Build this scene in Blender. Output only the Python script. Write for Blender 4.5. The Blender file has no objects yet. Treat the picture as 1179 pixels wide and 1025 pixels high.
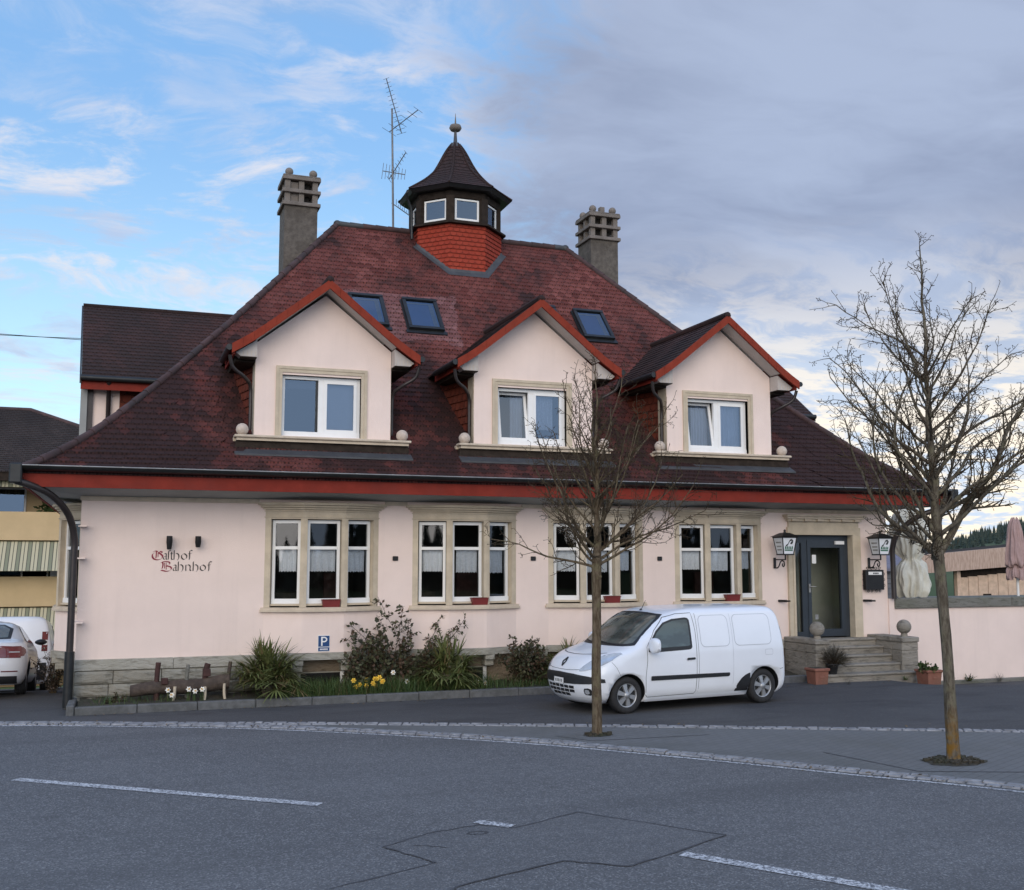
import bpy, bmesh, math, random
from mathutils import Vector, Matrix, noise as mnoise
R = math.radians
PI = math.pi
scene = bpy.context.scene
COL = scene.collection

# ------------------------------------------------------------------ camera
cam_d = bpy.data.cameras.new("camera")
cam = bpy.data.objects.new("camera", cam_d)
COL.objects.link(cam)
cam.location = (0.64, -18.9, 2.35)
cam.rotation_euler = (R(90 + 6.15), 0, R(-20))
cam_d.sensor_width = 36.0
cam_d.lens = 1230.0 / 1179.0 * 36.0
cam_d.clip_start = 0.1
cam_d.clip_end = 6000
scene.camera = cam
scene.view_settings.view_transform = 'Standard'
scene.view_settings.look = 'None'
scene.view_settings.gamma = 1.0
scene.view_settings.use_curve_mapping = False
scene.view_settings.exposure = 0.62

# ------------------------------------------------------------------ node helper
class NT:
    def __init__(s, tree):
        s.t = tree; s.n = tree.nodes; s.l = tree.links
    def new(s, typ, **kw):
        nd = s.n.new(typ)
        for k, v in kw.items(): setattr(nd, k, v)
        return nd
    def put(s, sock, v):
        if hasattr(v, 'is_output') or isinstance(v, bpy.types.NodeSocket): s.l.new(v, sock)
        elif isinstance(v, (tuple, list)) and len(v) == 3 and len(sock.default_value) == 4:
            sock.default_value = (*v, 1)
        else: sock.default_value = v
    def math(s, op, a, b=None, c=None, clamp=False):
        nd = s.new('ShaderNodeMath', operation=op); nd.use_clamp = clamp
        s.put(nd.inputs[0], a)
        if b is not None: s.put(nd.inputs[1], b)
        if c is not None: s.put(nd.inputs[2], c)
        return nd.outputs[0]
    def vmath(s, op, a, b=None, out=0):
        nd = s.new('ShaderNodeVectorMath', operation=op)
        s.put(nd.inputs[0], a)
        if b is not None: s.put(nd.inputs[1], b)
        return nd.outputs[out]
    def mix(s, f, a, b, blend='MIX'):
        nd = s.new('ShaderNodeMix', data_type='RGBA', blend_type=blend)
        s.put(nd.inputs[0], f); s.put(nd.inputs[6], a); s.put(nd.inputs[7], b)
        return nd.outputs[2]
    def noise(s, vec, scale, detail=4, rough=0.55, dist=0.0, out=0):
        nd = s.new('ShaderNodeTexNoise')
        if vec is not None: s.l.new(vec, nd.inputs['Vector'])
        nd.inputs['Scale'].default_value = scale; nd.inputs['Detail'].default_value = detail
        nd.inputs['Roughness'].default_value = rough; nd.inputs['Distortion'].default_value = dist
        return nd.outputs[out]
    def step(s, v, lo, hi, a=0.0, b=1.0, smooth=True):
        nd = s.new('ShaderNodeMapRange', interpolation_type='SMOOTHSTEP' if smooth else 'LINEAR')
        s.put(nd.inputs[0], v)
        for i, x in zip((1, 2, 3, 4), (lo, hi, a, b)): s.put(nd.inputs[i], x)
        return nd.outputs[0]
    def sep(s, v):
        nd = s.new('ShaderNodeSeparateXYZ'); s.l.new(v, nd.inputs[0]); return nd.outputs
    def comb(s, x, y, z):
        nd = s.new('ShaderNodeCombineXYZ')
        for i, v in enumerate((x, y, z)): s.put(nd.inputs[i], v)
        return nd.outputs[0]
    def scale(s, v, sc):
        nd = s.new('ShaderNodeMapping'); s.l.new(v, nd.inputs[0]); nd.inputs['Scale'].default_value = sc
        return nd.outputs[0]

# ------------------------------------------------------------------ world: evening sky with broken cloud
SUN_EL, SUN_AZ = 17.0, 208.0     # the brighter part of the overcast, behind the camera and to its left
world = bpy.data.worlds.new("World"); scene.world = world; world.use_nodes = True
w = NT(world.node_tree); w.n.clear()
sky = w.new('ShaderNodeTexSky', sky_type='NISHITA')
sky.sun_disc = False
sky.sun_elevation = R(SUN_EL); sky.sun_rotation = R(SUN_AZ)
sky.air_density = 1.0; sky.dust_density = 0.6; sky.ozone_density = 1.6
D = w.new('ShaderNodeTexCoord').outputs['Generated']
D = w.vmath('NORMALIZE', D)
dx, dy, dz = w.sep(D)
zz = w.math('MAXIMUM', dz, 0.0)
den = w.math('ADD', zz, 0.16)
P = w.comb(w.math('DIVIDE', dx, den), w.math('DIVIDE', dy, den), 0.0)
# warp the cloud field so that the puffs are ragged
wob = w.vmath('SCALE', w.noise(P, 1.3, 3, out=1)); wob.node.inputs['Scale'].default_value = 0.55
PW = w.vmath('ADD', P, wob)
PS = w.scale(PW, (1.0, 1.9, 1.0))
n_big = w.noise(PS, 0.62, 5, 0.55)
n_wisp = w.noise(w.scale(PW, (2.6, 3.6, 1)), 2.1, 9, 0.64)
n_fine = w.noise(w.scale(PW, (1.0, 3.2, 1)), 0.9, 8, 0.62)
front = w.step(dy, -0.25, 0.25)
right = w.step(w.math('ADD', dx, w.math('MULTIPLY', n_big, 0.34)), 0.26, 0.66)    # the grey deck lies to the east
# deck colour: lavender grey, paler and bluer in streaks, cream towards the low bright gap
n_soft = w.noise(w.scale(PW, (1.1, 2.0, 1)), 1.1, 6, 0.56)
deck_a = w.mix(w.step(n_soft, 0.36, 0.66), (2.3, 2.8, 4.05), (3.25, 3.9, 5.35))
low = w.step(w.math('ADD', dz, w.math('MULTIPLY', n_fine, 0.12)), 0.34, 0.14)
deck_b = w.mix(low, deck_a, (5.2, 6.1, 7.4))
glow = w.math('MULTIPLY', w.step(dz, 0.32, 0.03), w.step(dx, 0.32, 0.48))
glow = w.math('MULTIPLY', glow, w.step(n_wisp, 0.40, 0.56))
deck = w.mix(glow, deck_b, (9.4, 8.2, 6.5))
# blue part: clear Nishita colour pulled to the saturated evening blue, with small warm-white puffs
blue_hi = w.mix(w.step(dz, 0.02, 0.42), (5.4, 8.2, 9.4), (1.95, 4.0, 7.2))
blue = w.mix(0.75, w.mix(1.0, sky.outputs[0], (1.5, 1.5, 1.5), 'MULTIPLY'), blue_hi)
puff = w.math('MULTIPLY', w.step(n_wisp, 0.43, 0.66), w.step(n_big, 0.33, 0.50))
puffc = w.mix(w.step(n_fine, 0.42, 0.62), (3.9, 4.7, 6.4), (6.4, 6.3, 6.7))
topg = w.math('MULTIPLY', w.step(w.math('ADD', dz, w.math('MULTIPLY', n_wisp, 0.18)), 0.50, 0.62), w.step(n_soft, 0.34, 0.56))
left = w.mix(w.math('MULTIPLY', puff, 0.85), blue, puffc)
left = w.mix(w.math('MULTIPLY', topg, 0.8), left, w.mix(w.step(n_wisp, 0.4, 0.62), (2.7, 3.5, 5.2), (4.6, 5.2, 6.6)))
edge = w.step(w.math('ADD', right, w.math('MULTIPLY', w.math('SUBTRACT', n_wisp, 0.5), 0.9)), 0.25, 0.75)
fr = w.mix(edge, left, deck)
# behind the camera: a bright, broken, mostly overcast evening sky
back = w.mix(w.step(n_big, 0.38, 0.62), (4.0, 5.4, 7.8), (8.8, 8.9, 9.3))
back = w.mix(w.step(dz, 0.60, 0.88), back, (1.9, 4.2, 9.2))
back = w.mix(w.step(dz, 0.46, 0.16), back, (7.4, 9.2, 12.0))
allc = w.mix(front, back, fr)
bg = w.new('ShaderNodeBackground'); w.l.new(allc, bg.inputs[0]); bg.inputs[1].default_value = 0.085
wo = w.new('ShaderNodeOutputWorld'); w.l.new(bg.outputs[0], wo.inputs[0])

# ------------------------------------------------------------------ sun (seen through the overcast)
sd = bpy.data.lights.new("sun", 'SUN'); sun = bpy.data.objects.new("sun", sd); COL.objects.link(sun)
sd.energy = 1.15; sd.angle = R(50); sd.color = (1.0, 0.85, 0.68)
az = R(SUN_AZ); el = R(SUN_EL)
tosun = Vector((math.sin(az) * math.cos(el), math.cos(az) * math.cos(el), math.sin(el)))
sun.rotation_euler = tosun.to_track_quat('Z', 'Y').to_euler()

# ------------------------------------------------------------------ materials
MATS = {}
def base_mat(name):
    m = bpy.data.materials.new(name); m.use_nodes = True
    t = NT(m.node_tree); b = t.n['Principled BSDF']; MATS[name] = m
    return m, t, b
def plain(name, col, rough=0.6, var=0.12, vs=3.0, bump=0.0, bs=40.0, metal=0.0, spec=0.5, dark=None, ds=0.8, damt=0.0, coat=0.0, streak=0.0):
    """colour with soft blotches (vs), a second dirt colour (dark) in patches of scale ds, and a bump"""
    m, t, b = base_mat(name)
    oc = t.new('ShaderNodeTexCoord').outputs['Object']
    n = t.noise(oc, vs, 6, 0.6)
    c2 = tuple(min(1, x * (1 - var)) for x in col); c3 = tuple(min(1, x * (1 + var)) for x in col)
    c = t.mix(t.step(n, 0.3, 0.7), c2, c3)
    if dark is not None:
        n2 = t.noise(oc, ds, 7, 0.65)
        c = t.mix(t.math('MULTIPLY', t.step(n2, 0.45, 0.68), damt), c, dark)
    if streak:
        ns = t.noise(t.scale(oc, (2.2, 2.2, 0.16)), 2.4, 6, 0.6)
        c = t.mix(t.math('MULTIPLY', t.step(ns, 0.50, 0.74), streak), c, tuple(x * 0.72 for x in col))
        nm = t.noise(oc, 5.5, 7, 0.7)
        c = t.mix(t.math('MULTIPLY', t.step(nm, 0.58, 0.74), streak * .6), c, tuple(x * 0.78 for x in col))
    t.l.new(c, b.inputs['Base Color'])
    b.inputs['Roughness'].default_value = rough; b.inputs['Metallic'].default_value = metal
    b.inputs['Specular IOR Level'].default_value = spec
    b.inputs['Coat Weight'].default_value = coat
    if bump:
        bp = t.new('ShaderNodeBump'); bp.inputs['Strength'].default_value = bump; bp.inputs['Distance'].default_value = 0.02
        t.l.new(t.noise(oc, bs, 5, 0.6), bp.inputs['Height']); t.l.new(bp.outputs[0], b.inputs['Normal'])
    return m
M_pink = plain('pink_render', (0.815, 0.672, 0.60), 0.92, 0.035, 1.1, 0.25, 60, spec=0.2, dark=(0.74, 0.605, 0.54), ds=0.5, damt=0.45, streak=0.15)
M_sand = plain('sandstone_trim', (0.54, 0.46, 0.345), 0.85, 0.10, 4, 0.25, 50, spec=0.25, dark=(0.42, 0.355, 0.265), ds=2.2, damt=0.4)
M_cream = plain('cream_ledge', (0.56, 0.47, 0.36), 0.8, 0.08, 5, 0.15, 50, dark=(0.34, 0.28, 0.21), ds=3, damt=0.4)
M_red = plain('red_paint', (0.20, 0.028, 0.018), 0.7, 0.12, 3, 0.1, 30, spec=0.15, dark=(0.15, 0.032, 0.026), ds=1.2, damt=0.5)
M_soffit = plain('grey_soffit', (0.30, 0.31, 0.30), 0.8, 0.06, 3)
M_white = plain('white_frame', (0.80, 0.80, 0.78), 0.45, 0.02, 6)
M_gutter = plain('dark_metal', (0.022, 0.024, 0.025), 0.42, 0.2, 6, metal=0.3)
M_lead = plain('grey_lead', (0.055, 0.057, 0.06), 0.6, 0.2, 5, dark=(0.05, 0.05, 0.055), ds=3, damt=0.6)
M_pipe = plain('brown_pipe', (0.035, 0.028, 0.027), 0.4, 0.2, 4, metal=0.2)
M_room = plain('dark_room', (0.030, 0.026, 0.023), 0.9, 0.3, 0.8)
M_chim = plain('chimney_render', (0.115, 0.10, 0.085), 0.95, 0.25, 9, 0.9, 40, dark=(0.07, 0.06, 0.05), ds=1.6, damt=0.7)
M_chimtop = plain('chimney_stone', (0.185, 0.16, 0.14), 0.9, 0.2, 8, 0.4, 50, dark=(0.11, 0.095, 0.08), ds=4, damt=0.7)
M_wood = plain('dark_timber', (0.030, 0.022, 0.017), 0.8, 0.3, 8, 0.3, 40, spec=0.15)
M_ball = plain('stone_ball', (0.55, 0.46, 0.38), 0.9, 0.12, 14, 0.4, 60)
M_zinc = plain('zinc', (0.30, 0.30, 0.29), 0.5, 0.15, 6, metal=0.4)
M_steel = plain('galvanised_steel', (0.15, 0.15, 0.155), 0.5, 0.2, 10, metal=0.5)
M_black = plain('black_iron', (0.014, 0.013, 0.013), 0.45, 0.2, 10, metal=0.2)
M_plate = plain('white_print', (0.78, 0.78, 0.76), 0.5, 0.02, 5)
M_green = plain('green_print', (0.02, 0.13, 0.07), 0.5, 0.05, 5)
M_door = plain('anthracite_frame', (0.028, 0.036, 0.046), 0.4, 0.08, 4)
M_curtain, _t, _b = base_mat('white_curtain')
_oc = _t.new('ShaderNodeTexCoord').outputs['Object']
_b.inputs['Base Color'].default_value = (0.88, 0.89, 0.92, 1); _b.inputs['Roughness'].default_value = 0.9
_b.inputs['Transmission Weight'].default_value = 0.0
_tr = _t.new('ShaderNodeBsdfTransparent'); _mx = _t.new('ShaderNodeMixShader')
_lace = _t.step(_t.noise(_oc, 55, 2), 0.38, 0.62, 0.0, 0.16)
_t.l.new(_lace, _mx.inputs[0]); _t.l.new(_b.outputs[0], _mx.inputs[1]); _t.l.new(_tr.outputs[0], _mx.inputs[2])
_t.l.new(_mx.outputs[0], _t.n['Material Output'].inputs[0])

def glass_mat(name, tint, ior, body=(0, 0, 0), bodyamt=0.0):
    m, t, b = base_mat(name)
    fr = t.new('ShaderNodeFresnel'); fr.inputs['IOR'].default_value = ior
    oc = t.new('ShaderNodeTexCoord').outputs['Object']
    bp = t.new('ShaderNodeBump'); bp.inputs['Strength'].default_value = 0.05; bp.inputs['Distance'].default_value = 0.02
    t.l.new(t.noise(oc, 1.6, 1), bp.inputs['Height'])
    gl = t.new('ShaderNodeBsdfGlossy'); gl.inputs['Roughness'].default_value = 0.02
    gl.inputs[0].default_value = (0.70, 0.84, 1, 1) if ior > 2 else (0.95, 0.97, 1, 1)
    t.l.new(bp.outputs[0], gl.inputs['Normal'])
    tr = t.new('ShaderNodeBsdfTransparent'); tr.inputs[0].default_value = (*tint, 1)
    inner = tr.outputs[0]
    if bodyamt:
        df = t.new('ShaderNodeBsdfDiffuse'); df.inputs[0].default_value = (*body, 1)
        mm = t.new('ShaderNodeMixShader'); mm.inputs[0].default_value = bodyamt
        t.l.new(tr.outputs[0], mm.inputs[1]); t.l.new(df.outputs[0], mm.inputs[2]); inner = mm.outputs[0]
    mx = t.new('ShaderNodeMixShader')
    t.l.new(fr.outputs[0], mx.inputs[0]); t.l.new(inner, mx.inputs[1]); t.l.new(gl.outputs[0], mx.inputs[2])
    t.l.new(mx.outputs[0], t.n['Material Output'].inputs[0])
    return m
M_glass = glass_mat('window_glass', (0.80, 0.83, 0.84), 1.55)
M_glassr = glass_mat('coated_glass', (0.6, 0.66, 0.75), 2.3)
M_carglass = glass_mat('car_glass', (0.42, 0.50, 0.50), 1.75)

def tile_mat(name, ca, cb, cm, moss=0.5, mossbias=0.0, newer=False):
    """beaver-tail tiles from UVs in tile units: ca/cb tile colours, cm growth colour"""
    m, t, b = base_mat(name)
    uv = t.new('ShaderNodeUVMap').outputs[0]
    oc = t.new('ShaderNodeTexCoord').outputs['Object']
    u, v, _ = t.sep(uv)
    row = t.math('FLOOR', v); fv = t.math('SUBTRACT', v, row)
    uo = t.math('ADD', u, t.math('MULTIPLY', t.math('MODULO', t.math('ABSOLUTE', row), 2.0), 0.5))
    fu = t.math('FRACT', uo)
    q = t.math('SUBTRACT', t.math('MULTIPLY', fu, 2.0), 1.0)
    h = t.math('MULTIPLY', t.math('MULTIPLY', q, q), 0.42)
    d = t.math('SUBTRACT', fv, h)
    below = t.math('LESS_THAN', d, 0.0)
    row2 = t.math('SUBTRACT', row, below)
    uo2 = t.math('ADD', u, t.math('MULTIPLY', t.math('MODULO', t.math('ABSOLUTE', row2), 2.0), 0.5))
    idv = t.comb(t.math('FLOOR', uo2), row2, 0.0)
    wn = t.new('ShaderNodeTexWhiteNoise', noise_dimensions='2D'); t.l.new(idv, wn.inputs['Vector'])
    rnd = wn.outputs['Value']
    c = t.mix(rnd, ca, cb)
    # growth: irregular dark patches, more of it low on the roof, broken tile by tile
    ox, oy, oz = t.sep(oc)
    n1 = t.noise(t.scale(oc, (1.0, 0.45, 0.45)), 0.75, 7, 0.62)
    bias = t.math('MULTIPLY', t.math('ADD', t.step(oz, 6.6, 4.2, 0.0, 1.0), t.math('ADD', t.step(ox, 3.2, 1.2, 0.0, 1.1), t.step(ox, 13.0, 14.6, 0.0, 1.1))), mossbias)
    f = t.math('ADD', t.math('ADD', n1, bias), t.math('MULTIPLY', t.math('SUBTRACT', rnd, 0.5), 0.22))
    f = t.math('MULTIPLY', t.step(f, 0.40, 0.70), moss)
    c = t.mix(f, c, cm)
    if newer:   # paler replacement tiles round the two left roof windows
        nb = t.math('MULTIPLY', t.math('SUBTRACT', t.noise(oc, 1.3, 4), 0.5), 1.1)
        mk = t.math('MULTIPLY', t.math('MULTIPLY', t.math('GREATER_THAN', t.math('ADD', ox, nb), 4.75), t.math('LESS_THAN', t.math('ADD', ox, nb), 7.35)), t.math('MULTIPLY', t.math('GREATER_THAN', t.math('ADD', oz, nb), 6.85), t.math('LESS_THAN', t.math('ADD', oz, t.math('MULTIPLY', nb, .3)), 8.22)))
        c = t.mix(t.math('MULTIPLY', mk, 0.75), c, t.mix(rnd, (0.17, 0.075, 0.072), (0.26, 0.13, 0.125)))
    n3 = t.noise(oc, 14, 4, 0.6)
    c = t.mix(t.math('MULTIPLY', t.step(n3, 0.4, 0.7), 0.35), c, cm)
    joint_shade = t.math('MAXIMUM', t.math('MULTIPLY', t.math('LESS_THAN', t.math('ABSOLUTE', t.math('ADD', d, 0.05)), 0.05), 1.0),
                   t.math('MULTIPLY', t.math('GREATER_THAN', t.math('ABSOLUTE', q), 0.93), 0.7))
    c = t.mix(t.math('MULTIPLY', joint_shade, 0.75), c, tuple(x * 0.25 for x in cm))  # side joints, plus shade painted below each tile's lower edge
    t.l.new(c, b.inputs['Base Color']); b.inputs['Roughness'].default_value = 0.75
    b.inputs['Specular IOR Level'].default_value = 0.14
    hgt = t.math('ADD', t.math('SUBTRACT', 1.0, t.math('FRACT', t.math('ADD', d, 1.0))), t.math('MULTIPLY', rnd, 0.3))
    bp = t.new('ShaderNodeBump'); bp.inputs['Strength'].default_value = 0.6; bp.inputs['Distance'].default_value = 0.02
    t.l.new(hgt, bp.inputs['Height']); t.l.new(bp.outputs[0], b.inputs['Normal'])
    return m
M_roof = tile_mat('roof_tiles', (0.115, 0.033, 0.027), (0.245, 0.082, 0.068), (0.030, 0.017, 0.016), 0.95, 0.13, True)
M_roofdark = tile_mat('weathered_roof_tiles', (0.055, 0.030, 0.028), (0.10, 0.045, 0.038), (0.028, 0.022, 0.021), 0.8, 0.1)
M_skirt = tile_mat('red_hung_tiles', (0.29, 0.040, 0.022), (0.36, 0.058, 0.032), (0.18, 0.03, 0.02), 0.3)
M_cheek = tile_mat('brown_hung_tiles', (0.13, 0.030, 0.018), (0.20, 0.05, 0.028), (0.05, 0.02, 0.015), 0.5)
M_ridge = plain('ridge_tiles', (0.062, 0.033, 0.031), 0.8, 0.35, 3, 0.3, 30, dark=(0.035, 0.028, 0.028), ds=2, damt=0.8)
M_verge = plain('verge_tiles', (0.23, 0.036, 0.019), 0.75, 0.15, 5, 0.15, 30, spec=0.15, dark=(0.15, 0.035, 0.022), ds=2.5, damt=0.5)

def stone_mat(name, ca, cb, dark):
    m, t, b = base_mat(name)
    oc = t.new('ShaderNodeTexCoord').outputs['Object']
    big = t.noise(t.scale(oc, (0.9, 0.9, 2.2)), 1.1, 3)
    c = t.mix(t.step(big, 0.35, 0.65), ca, cb)
    n2 = t.noise(t.scale(oc, (1, 1, 3.5)), 5, 8, 0.65)
    c = t.mix(t.math('MULTIPLY', t.step(n2, 0.48, 0.70), 0.75), c, dark)
    t.l.new(c, b.inputs['Base Color']); b.inputs['Roughness'].default_value = 0.92
    b.inputs['Specular IOR Level'].default_value = 0.2
    bp = t.new('ShaderNodeBump'); bp.inputs['Strength'].default_value = 0.9; bp.inputs['Distance'].default_value = 0.04
    t.l.new(t.noise(t.scale(oc, (1, 1, 2.5)), 9, 8, 0.65), bp.inputs['Height']); t.l.new(bp.outputs[0], b.inputs['Normal'])
    return m
M_stone = stone_mat('plinth_stone', (0.33, 0.32, 0.275), (0.27, 0.25, 0.205), (0.13, 0.125, 0.105))
M_stoneb = stone_mat('brown_plinth_stone', (0.30, 0.235, 0.165), (0.22, 0.18, 0.13), (0.085, 0.07, 0.05))
M_slab = stone_mat('smooth_stone_band', (0.40, 0.385, 0.335), (0.35, 0.335, 0.28), (0.21, 0.20, 0.165))
M_step = stone_mat('stair_stone', (0.30, 0.275, 0.235), (0.24, 0.22, 0.185), (0.10, 0.092, 0.078))
M_concrete = stone_mat('mossy_concrete', (0.20, 0.195, 0.175), (0.16, 0.16, 0.13), (0.075, 0.08, 0.06))

def asphalt(name, ca, cb, speck, sc=170.0):
    m, t, b = base_mat(name)
    oc = t.new('ShaderNodeTexCoord').outputs['Object']
    big = t.noise(oc, 0.35, 6, 0.6)
    c = t.mix(t.step(big, 0.35, 0.68), ca, cb)
    vo = t.new('ShaderNodeTexVoronoi'); t.l.new(oc, vo.inputs['Vector']); vo.inputs['Scale'].default_value = sc * 0.45
    wn = t.new('ShaderNodeTexWhiteNoise', noise_dimensions='3D'); t.l.new(vo.outputs['Color'], wn.inputs['Vector'])
    c = t.mix(t.math('MULTIPLY', t.step(wn.outputs[0], 0.70, 1.0), 0.7), c, speck)
    c = t.mix(t.math('MULTIPLY', t.step(wn.outputs[0], 0.28, 0.0), 0.6), c, tuple(x * 0.5 for x in ca))
    # wheel lanes and stains drawn out along the road
    rm = t.new('ShaderNodeMapping'); t.l.new(oc, rm.inputs[0]); rm.inputs['Rotation'].default_value = (0, 0, R(38)); rm.inputs['Scale'].default_value = (0.10, 0.9, 1)
    lane = t.noise(rm.outputs[0], 1.1, 5, 0.6)
    c = t.mix(t.math('MULTIPLY', t.step(lane, 0.46, 0.66), 0.35), c, tuple(x * 0.72 for x in ca))
    spots = t.noise(oc, 1.7, 3, 0.5)
    c = t.mix(t.math('MULTIPLY', t.step(spots, 0.66, 0.76), 0.45), c, tuple(x * 0.5 for x in ca))
    mid = t.noise(oc, 6, 4)
    c = t.mix(t.math('MULTIPLY', t.step(mid, 0.4, 0.7), 0.22), c, tuple(x * 0.7 for x in ca))
    t.l.new(c, b.inputs['Base Color']); b.inputs['Roughness'].default_value = 0.88
    b.inputs['Specular IOR Level'].default_value = 0.3
    bp = t.new('ShaderNodeBump'); bp.inputs['Strength'].default_value = 0.55; bp.inputs['Distance'].default_value = 0.008
    t.l.new(vo.outputs['Distance'], bp.inputs['Height']); t.l.new(bp.outputs[0], b.inputs['Normal'])
    return m
M_road = asphalt('road_asphalt', (0.116, 0.118, 0.122), (0.138, 0.140, 0.144), (0.30, 0.30, 0.30))
M_lot = asphalt('forecourt_asphalt', (0.058, 0.058, 0.061), (0.072, 0.071, 0.073), (0.12, 0.12, 0.12))
M_patch = asphalt('patch_asphalt', (0.120, 0.122, 0.126), (0.136, 0.138, 0.142), (0.27, 0.27, 0.27), 200)
M_seal = plain('bitumen_seal', (0.058, 0.060, 0.066), 0.7, 0.25, 8)
M_paint, _t, _b = base_mat('worn_road_paint')
_oc = _t.new('ShaderNodeTexCoord').outputs['Object']
_c = _t.mix(_t.step(_t.noise(_oc, 42, 5, 0.7), 0.40, 0.60), (0.10, 0.105, 0.12), (0.62, 0.63, 0.64))
_t.l.new(_c, _b.inputs['Base Color']); _b.inputs['Roughness'].default_value = 0.8
M_cobble = plain('granite_setts', (0.26, 0.265, 0.28), 0.85, 0.3, 7, 0.5, 50, dark=(0.13, 0.13, 0.14), ds=5, damt=0.6)
M_kerb = plain('granite_kerb', (0.115, 0.118, 0.118), 0.9, 0.2, 9, 0.4, 60, dark=(0.06, 0.064, 0.056), ds=2, damt=0.6)
M_soil = plain('soil', (0.045, 0.038, 0.026), 0.95, 0.4, 14, 0.9, 25, dark=(0.03, 0.04, 0.018), ds=3, damt=0.7)
# paving blocks
M_pave, _t, _b = base_mat('grey_paving_blocks')
_oc = _t.new('ShaderNodeTexCoord').outputs['Object']
_br = _t.new('ShaderNodeTexBrick'); _mp = _t.new('ShaderNodeMapping'); _t.l.new(_oc, _mp.inputs[0])
_mp.inputs['Rotation'].default_value = (0, 0, R(-25)); _t.l.new(_mp.outputs[0], _br.inputs['Vector'])
_br.inputs['Scale'].default_value = 1.0; _br.inputs['Brick Width'].default_value = 0.22; _br.inputs['Row Height'].default_value = 0.11
_br.inputs['Mortar Size'].default_value = 0.006
_br.inputs['Color1'].default_value = (0.132, 0.136, 0.138, 1); _br.inputs['Color2'].default_value = (0.146, 0.149, 0.150, 1)
_br.inputs['Mortar'].default_value = (0.10, 0.102, 0.10, 1)
_c = _t.mix(_t.math('MULTIPLY', _t.step(_t.noise(_oc, 0.9, 6, 0.65), 0.42, 0.7), 0.55), _br.outputs[0], (0.095, 0.098, 0.09))
_t.l.new(_c, _b.inputs['Base Color']); _b.inputs['Roughness'].default_value = 0.9
_bp = _t.new('ShaderNodeBump'); _bp.inputs['Strength'].default_value = 0.5; _bp.inputs['Distance'].default_value = 0.01; _bp.invert = True
_t.l.new(_br.outputs['Fac'], _bp.inputs['Height']); _t.l.new(_bp.outputs[0], _b.inputs['Normal'])

def bark_mat(name, ca, cb, lichen, lz=None):
    m, t, b = base_mat(name)
    oc = t.new('ShaderNodeTexCoord').outputs['Object']
    n = t.noise(t.scale(oc, (6, 6, 1.6)), 5, 7, 0.65)
    c = t.mix(t.step(n, 0.35, 0.65), ca, cb)
    n2 = t.noise(oc, 7, 5, 0.6)
    f = t.math('MULTIPLY', t.step(n2, 0.50, 0.66), 0.6)
    if lz is not None:
        f2 = t.math('MULTIPLY', t.step(t.sep(oc)[2], lz, 0.05), t.step(t.noise(oc, 11, 5), 0.36, 0.58))
        c = t.mix(f2, c, (0.20, 0.105, 0.02))
    c = t.mix(f, c, lichen)
    t.l.new(c, b.inputs['Base Color']); b.inputs['Roughness'].default_value = 0.95
    b.inputs['Specular IOR Level'].default_value = 0.15
    bp = t.new('ShaderNodeBump'); bp.inputs['Strength'].default_value = 0.9; bp.inputs['Distance'].default_value = 0.015
    t.l.new(n, bp.inputs['Height']); t.l.new(bp.outputs[0], b.inputs['Normal'])
    return m
M_bark = bark_mat('tree_bark', (0.070, 0.050, 0.032), (0.150, 0.118, 0.080), (0.15, 0.135, 0.075))
M_bark2 = bark_mat('lichened_bark', (0.066, 0.054, 0.040), (0.155, 0.135, 0.103), (0.16, 0.15, 0.095), .8)
M_twig = plain('twigs', (0.066, 0.048, 0.032), 0.9, 0.4, 6, spec=0.15, dark=(0.085, 0.075, 0.035), ds=3, damt=0.6)

def leaf_mat(name, a, b_, dry=None, dryamt=0.3):
    m, t, b = base_mat(name)
    gi = t.new('ShaderNodeNewGeometry')
    c = t.mix(gi.outputs['Random Per Island'], a, b_)
    if dry is not None:
        c = t.mix(t.math('MULTIPLY', t.math('GREATER_THAN', t.math('FRACT', t.math('MULTIPLY', gi.outputs['Random Per Island'], 7.31)), 1 - dryamt), 1.0), c, dry)
    t.l.new(c, b.inputs['Base Color']); b.inputs['Roughness'].default_value = 0.6
    b.inputs['Specular IOR Level'].default_value = 0.3
    return m
M_palm = leaf_mat('palm_leaf', (0.075, 0.10, 0.028), (0.19, 0.21, 0.075), (0.17, 0.13, 0.06), 0.14)
M_leafdark = leaf_mat('rose_leaf', (0.034, 0.036, 0.022), (0.085, 0.088, 0.042), (0.09, 0.055, 0.034), 0.22)
M_leafgreen = leaf_mat('garden_leaf', (0.028, 0.050, 0.016), (0.06, 0.095, 0.03), (0.12, 0.11, 0.04), 0.12)
M_grass = leaf_mat('bed_grass', (0.035, 0.072, 0.02), (0.085, 0.13, 0.04), (0.13, 0.11, 0.05), 0.12)
M_grey_leaf = leaf_mat('lavender_leaf', (0.05, 0.05, 0.042), (0.095, 0.09, 0.075), (0.13, 0.11, 0.085), 0.2)
M_yellow = plain('yellow_petal', (0.80, 0.52, 0.05), 0.6, 0.12, 20)
M_petal = plain('white_petal', (0.82, 0.81, 0.74), 0.6, 0.05, 20)
M_terra = plain('terracotta', (0.24, 0.10, 0.068), 0.85, 0.15, 6, 0.2, 40, dark=(0.14, 0.075, 0.05), ds=2.5, damt=0.7)
M_planter = plain('red_planter', (0.17, 0.018, 0.015), 0.5, 0.1, 6)
M_oldwood = plain('old_wood', (0.075, 0.055, 0.042), 0.9, 0.35, 9, 0.7, 35, dark=(0.035, 0.025, 0.022), ds=3, damt=0.7)
M_redwood = plain('red_painted_wood', (0.055, 0.022, 0.018), 0.8, 0.3, 9, 0.4, 30)

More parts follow.
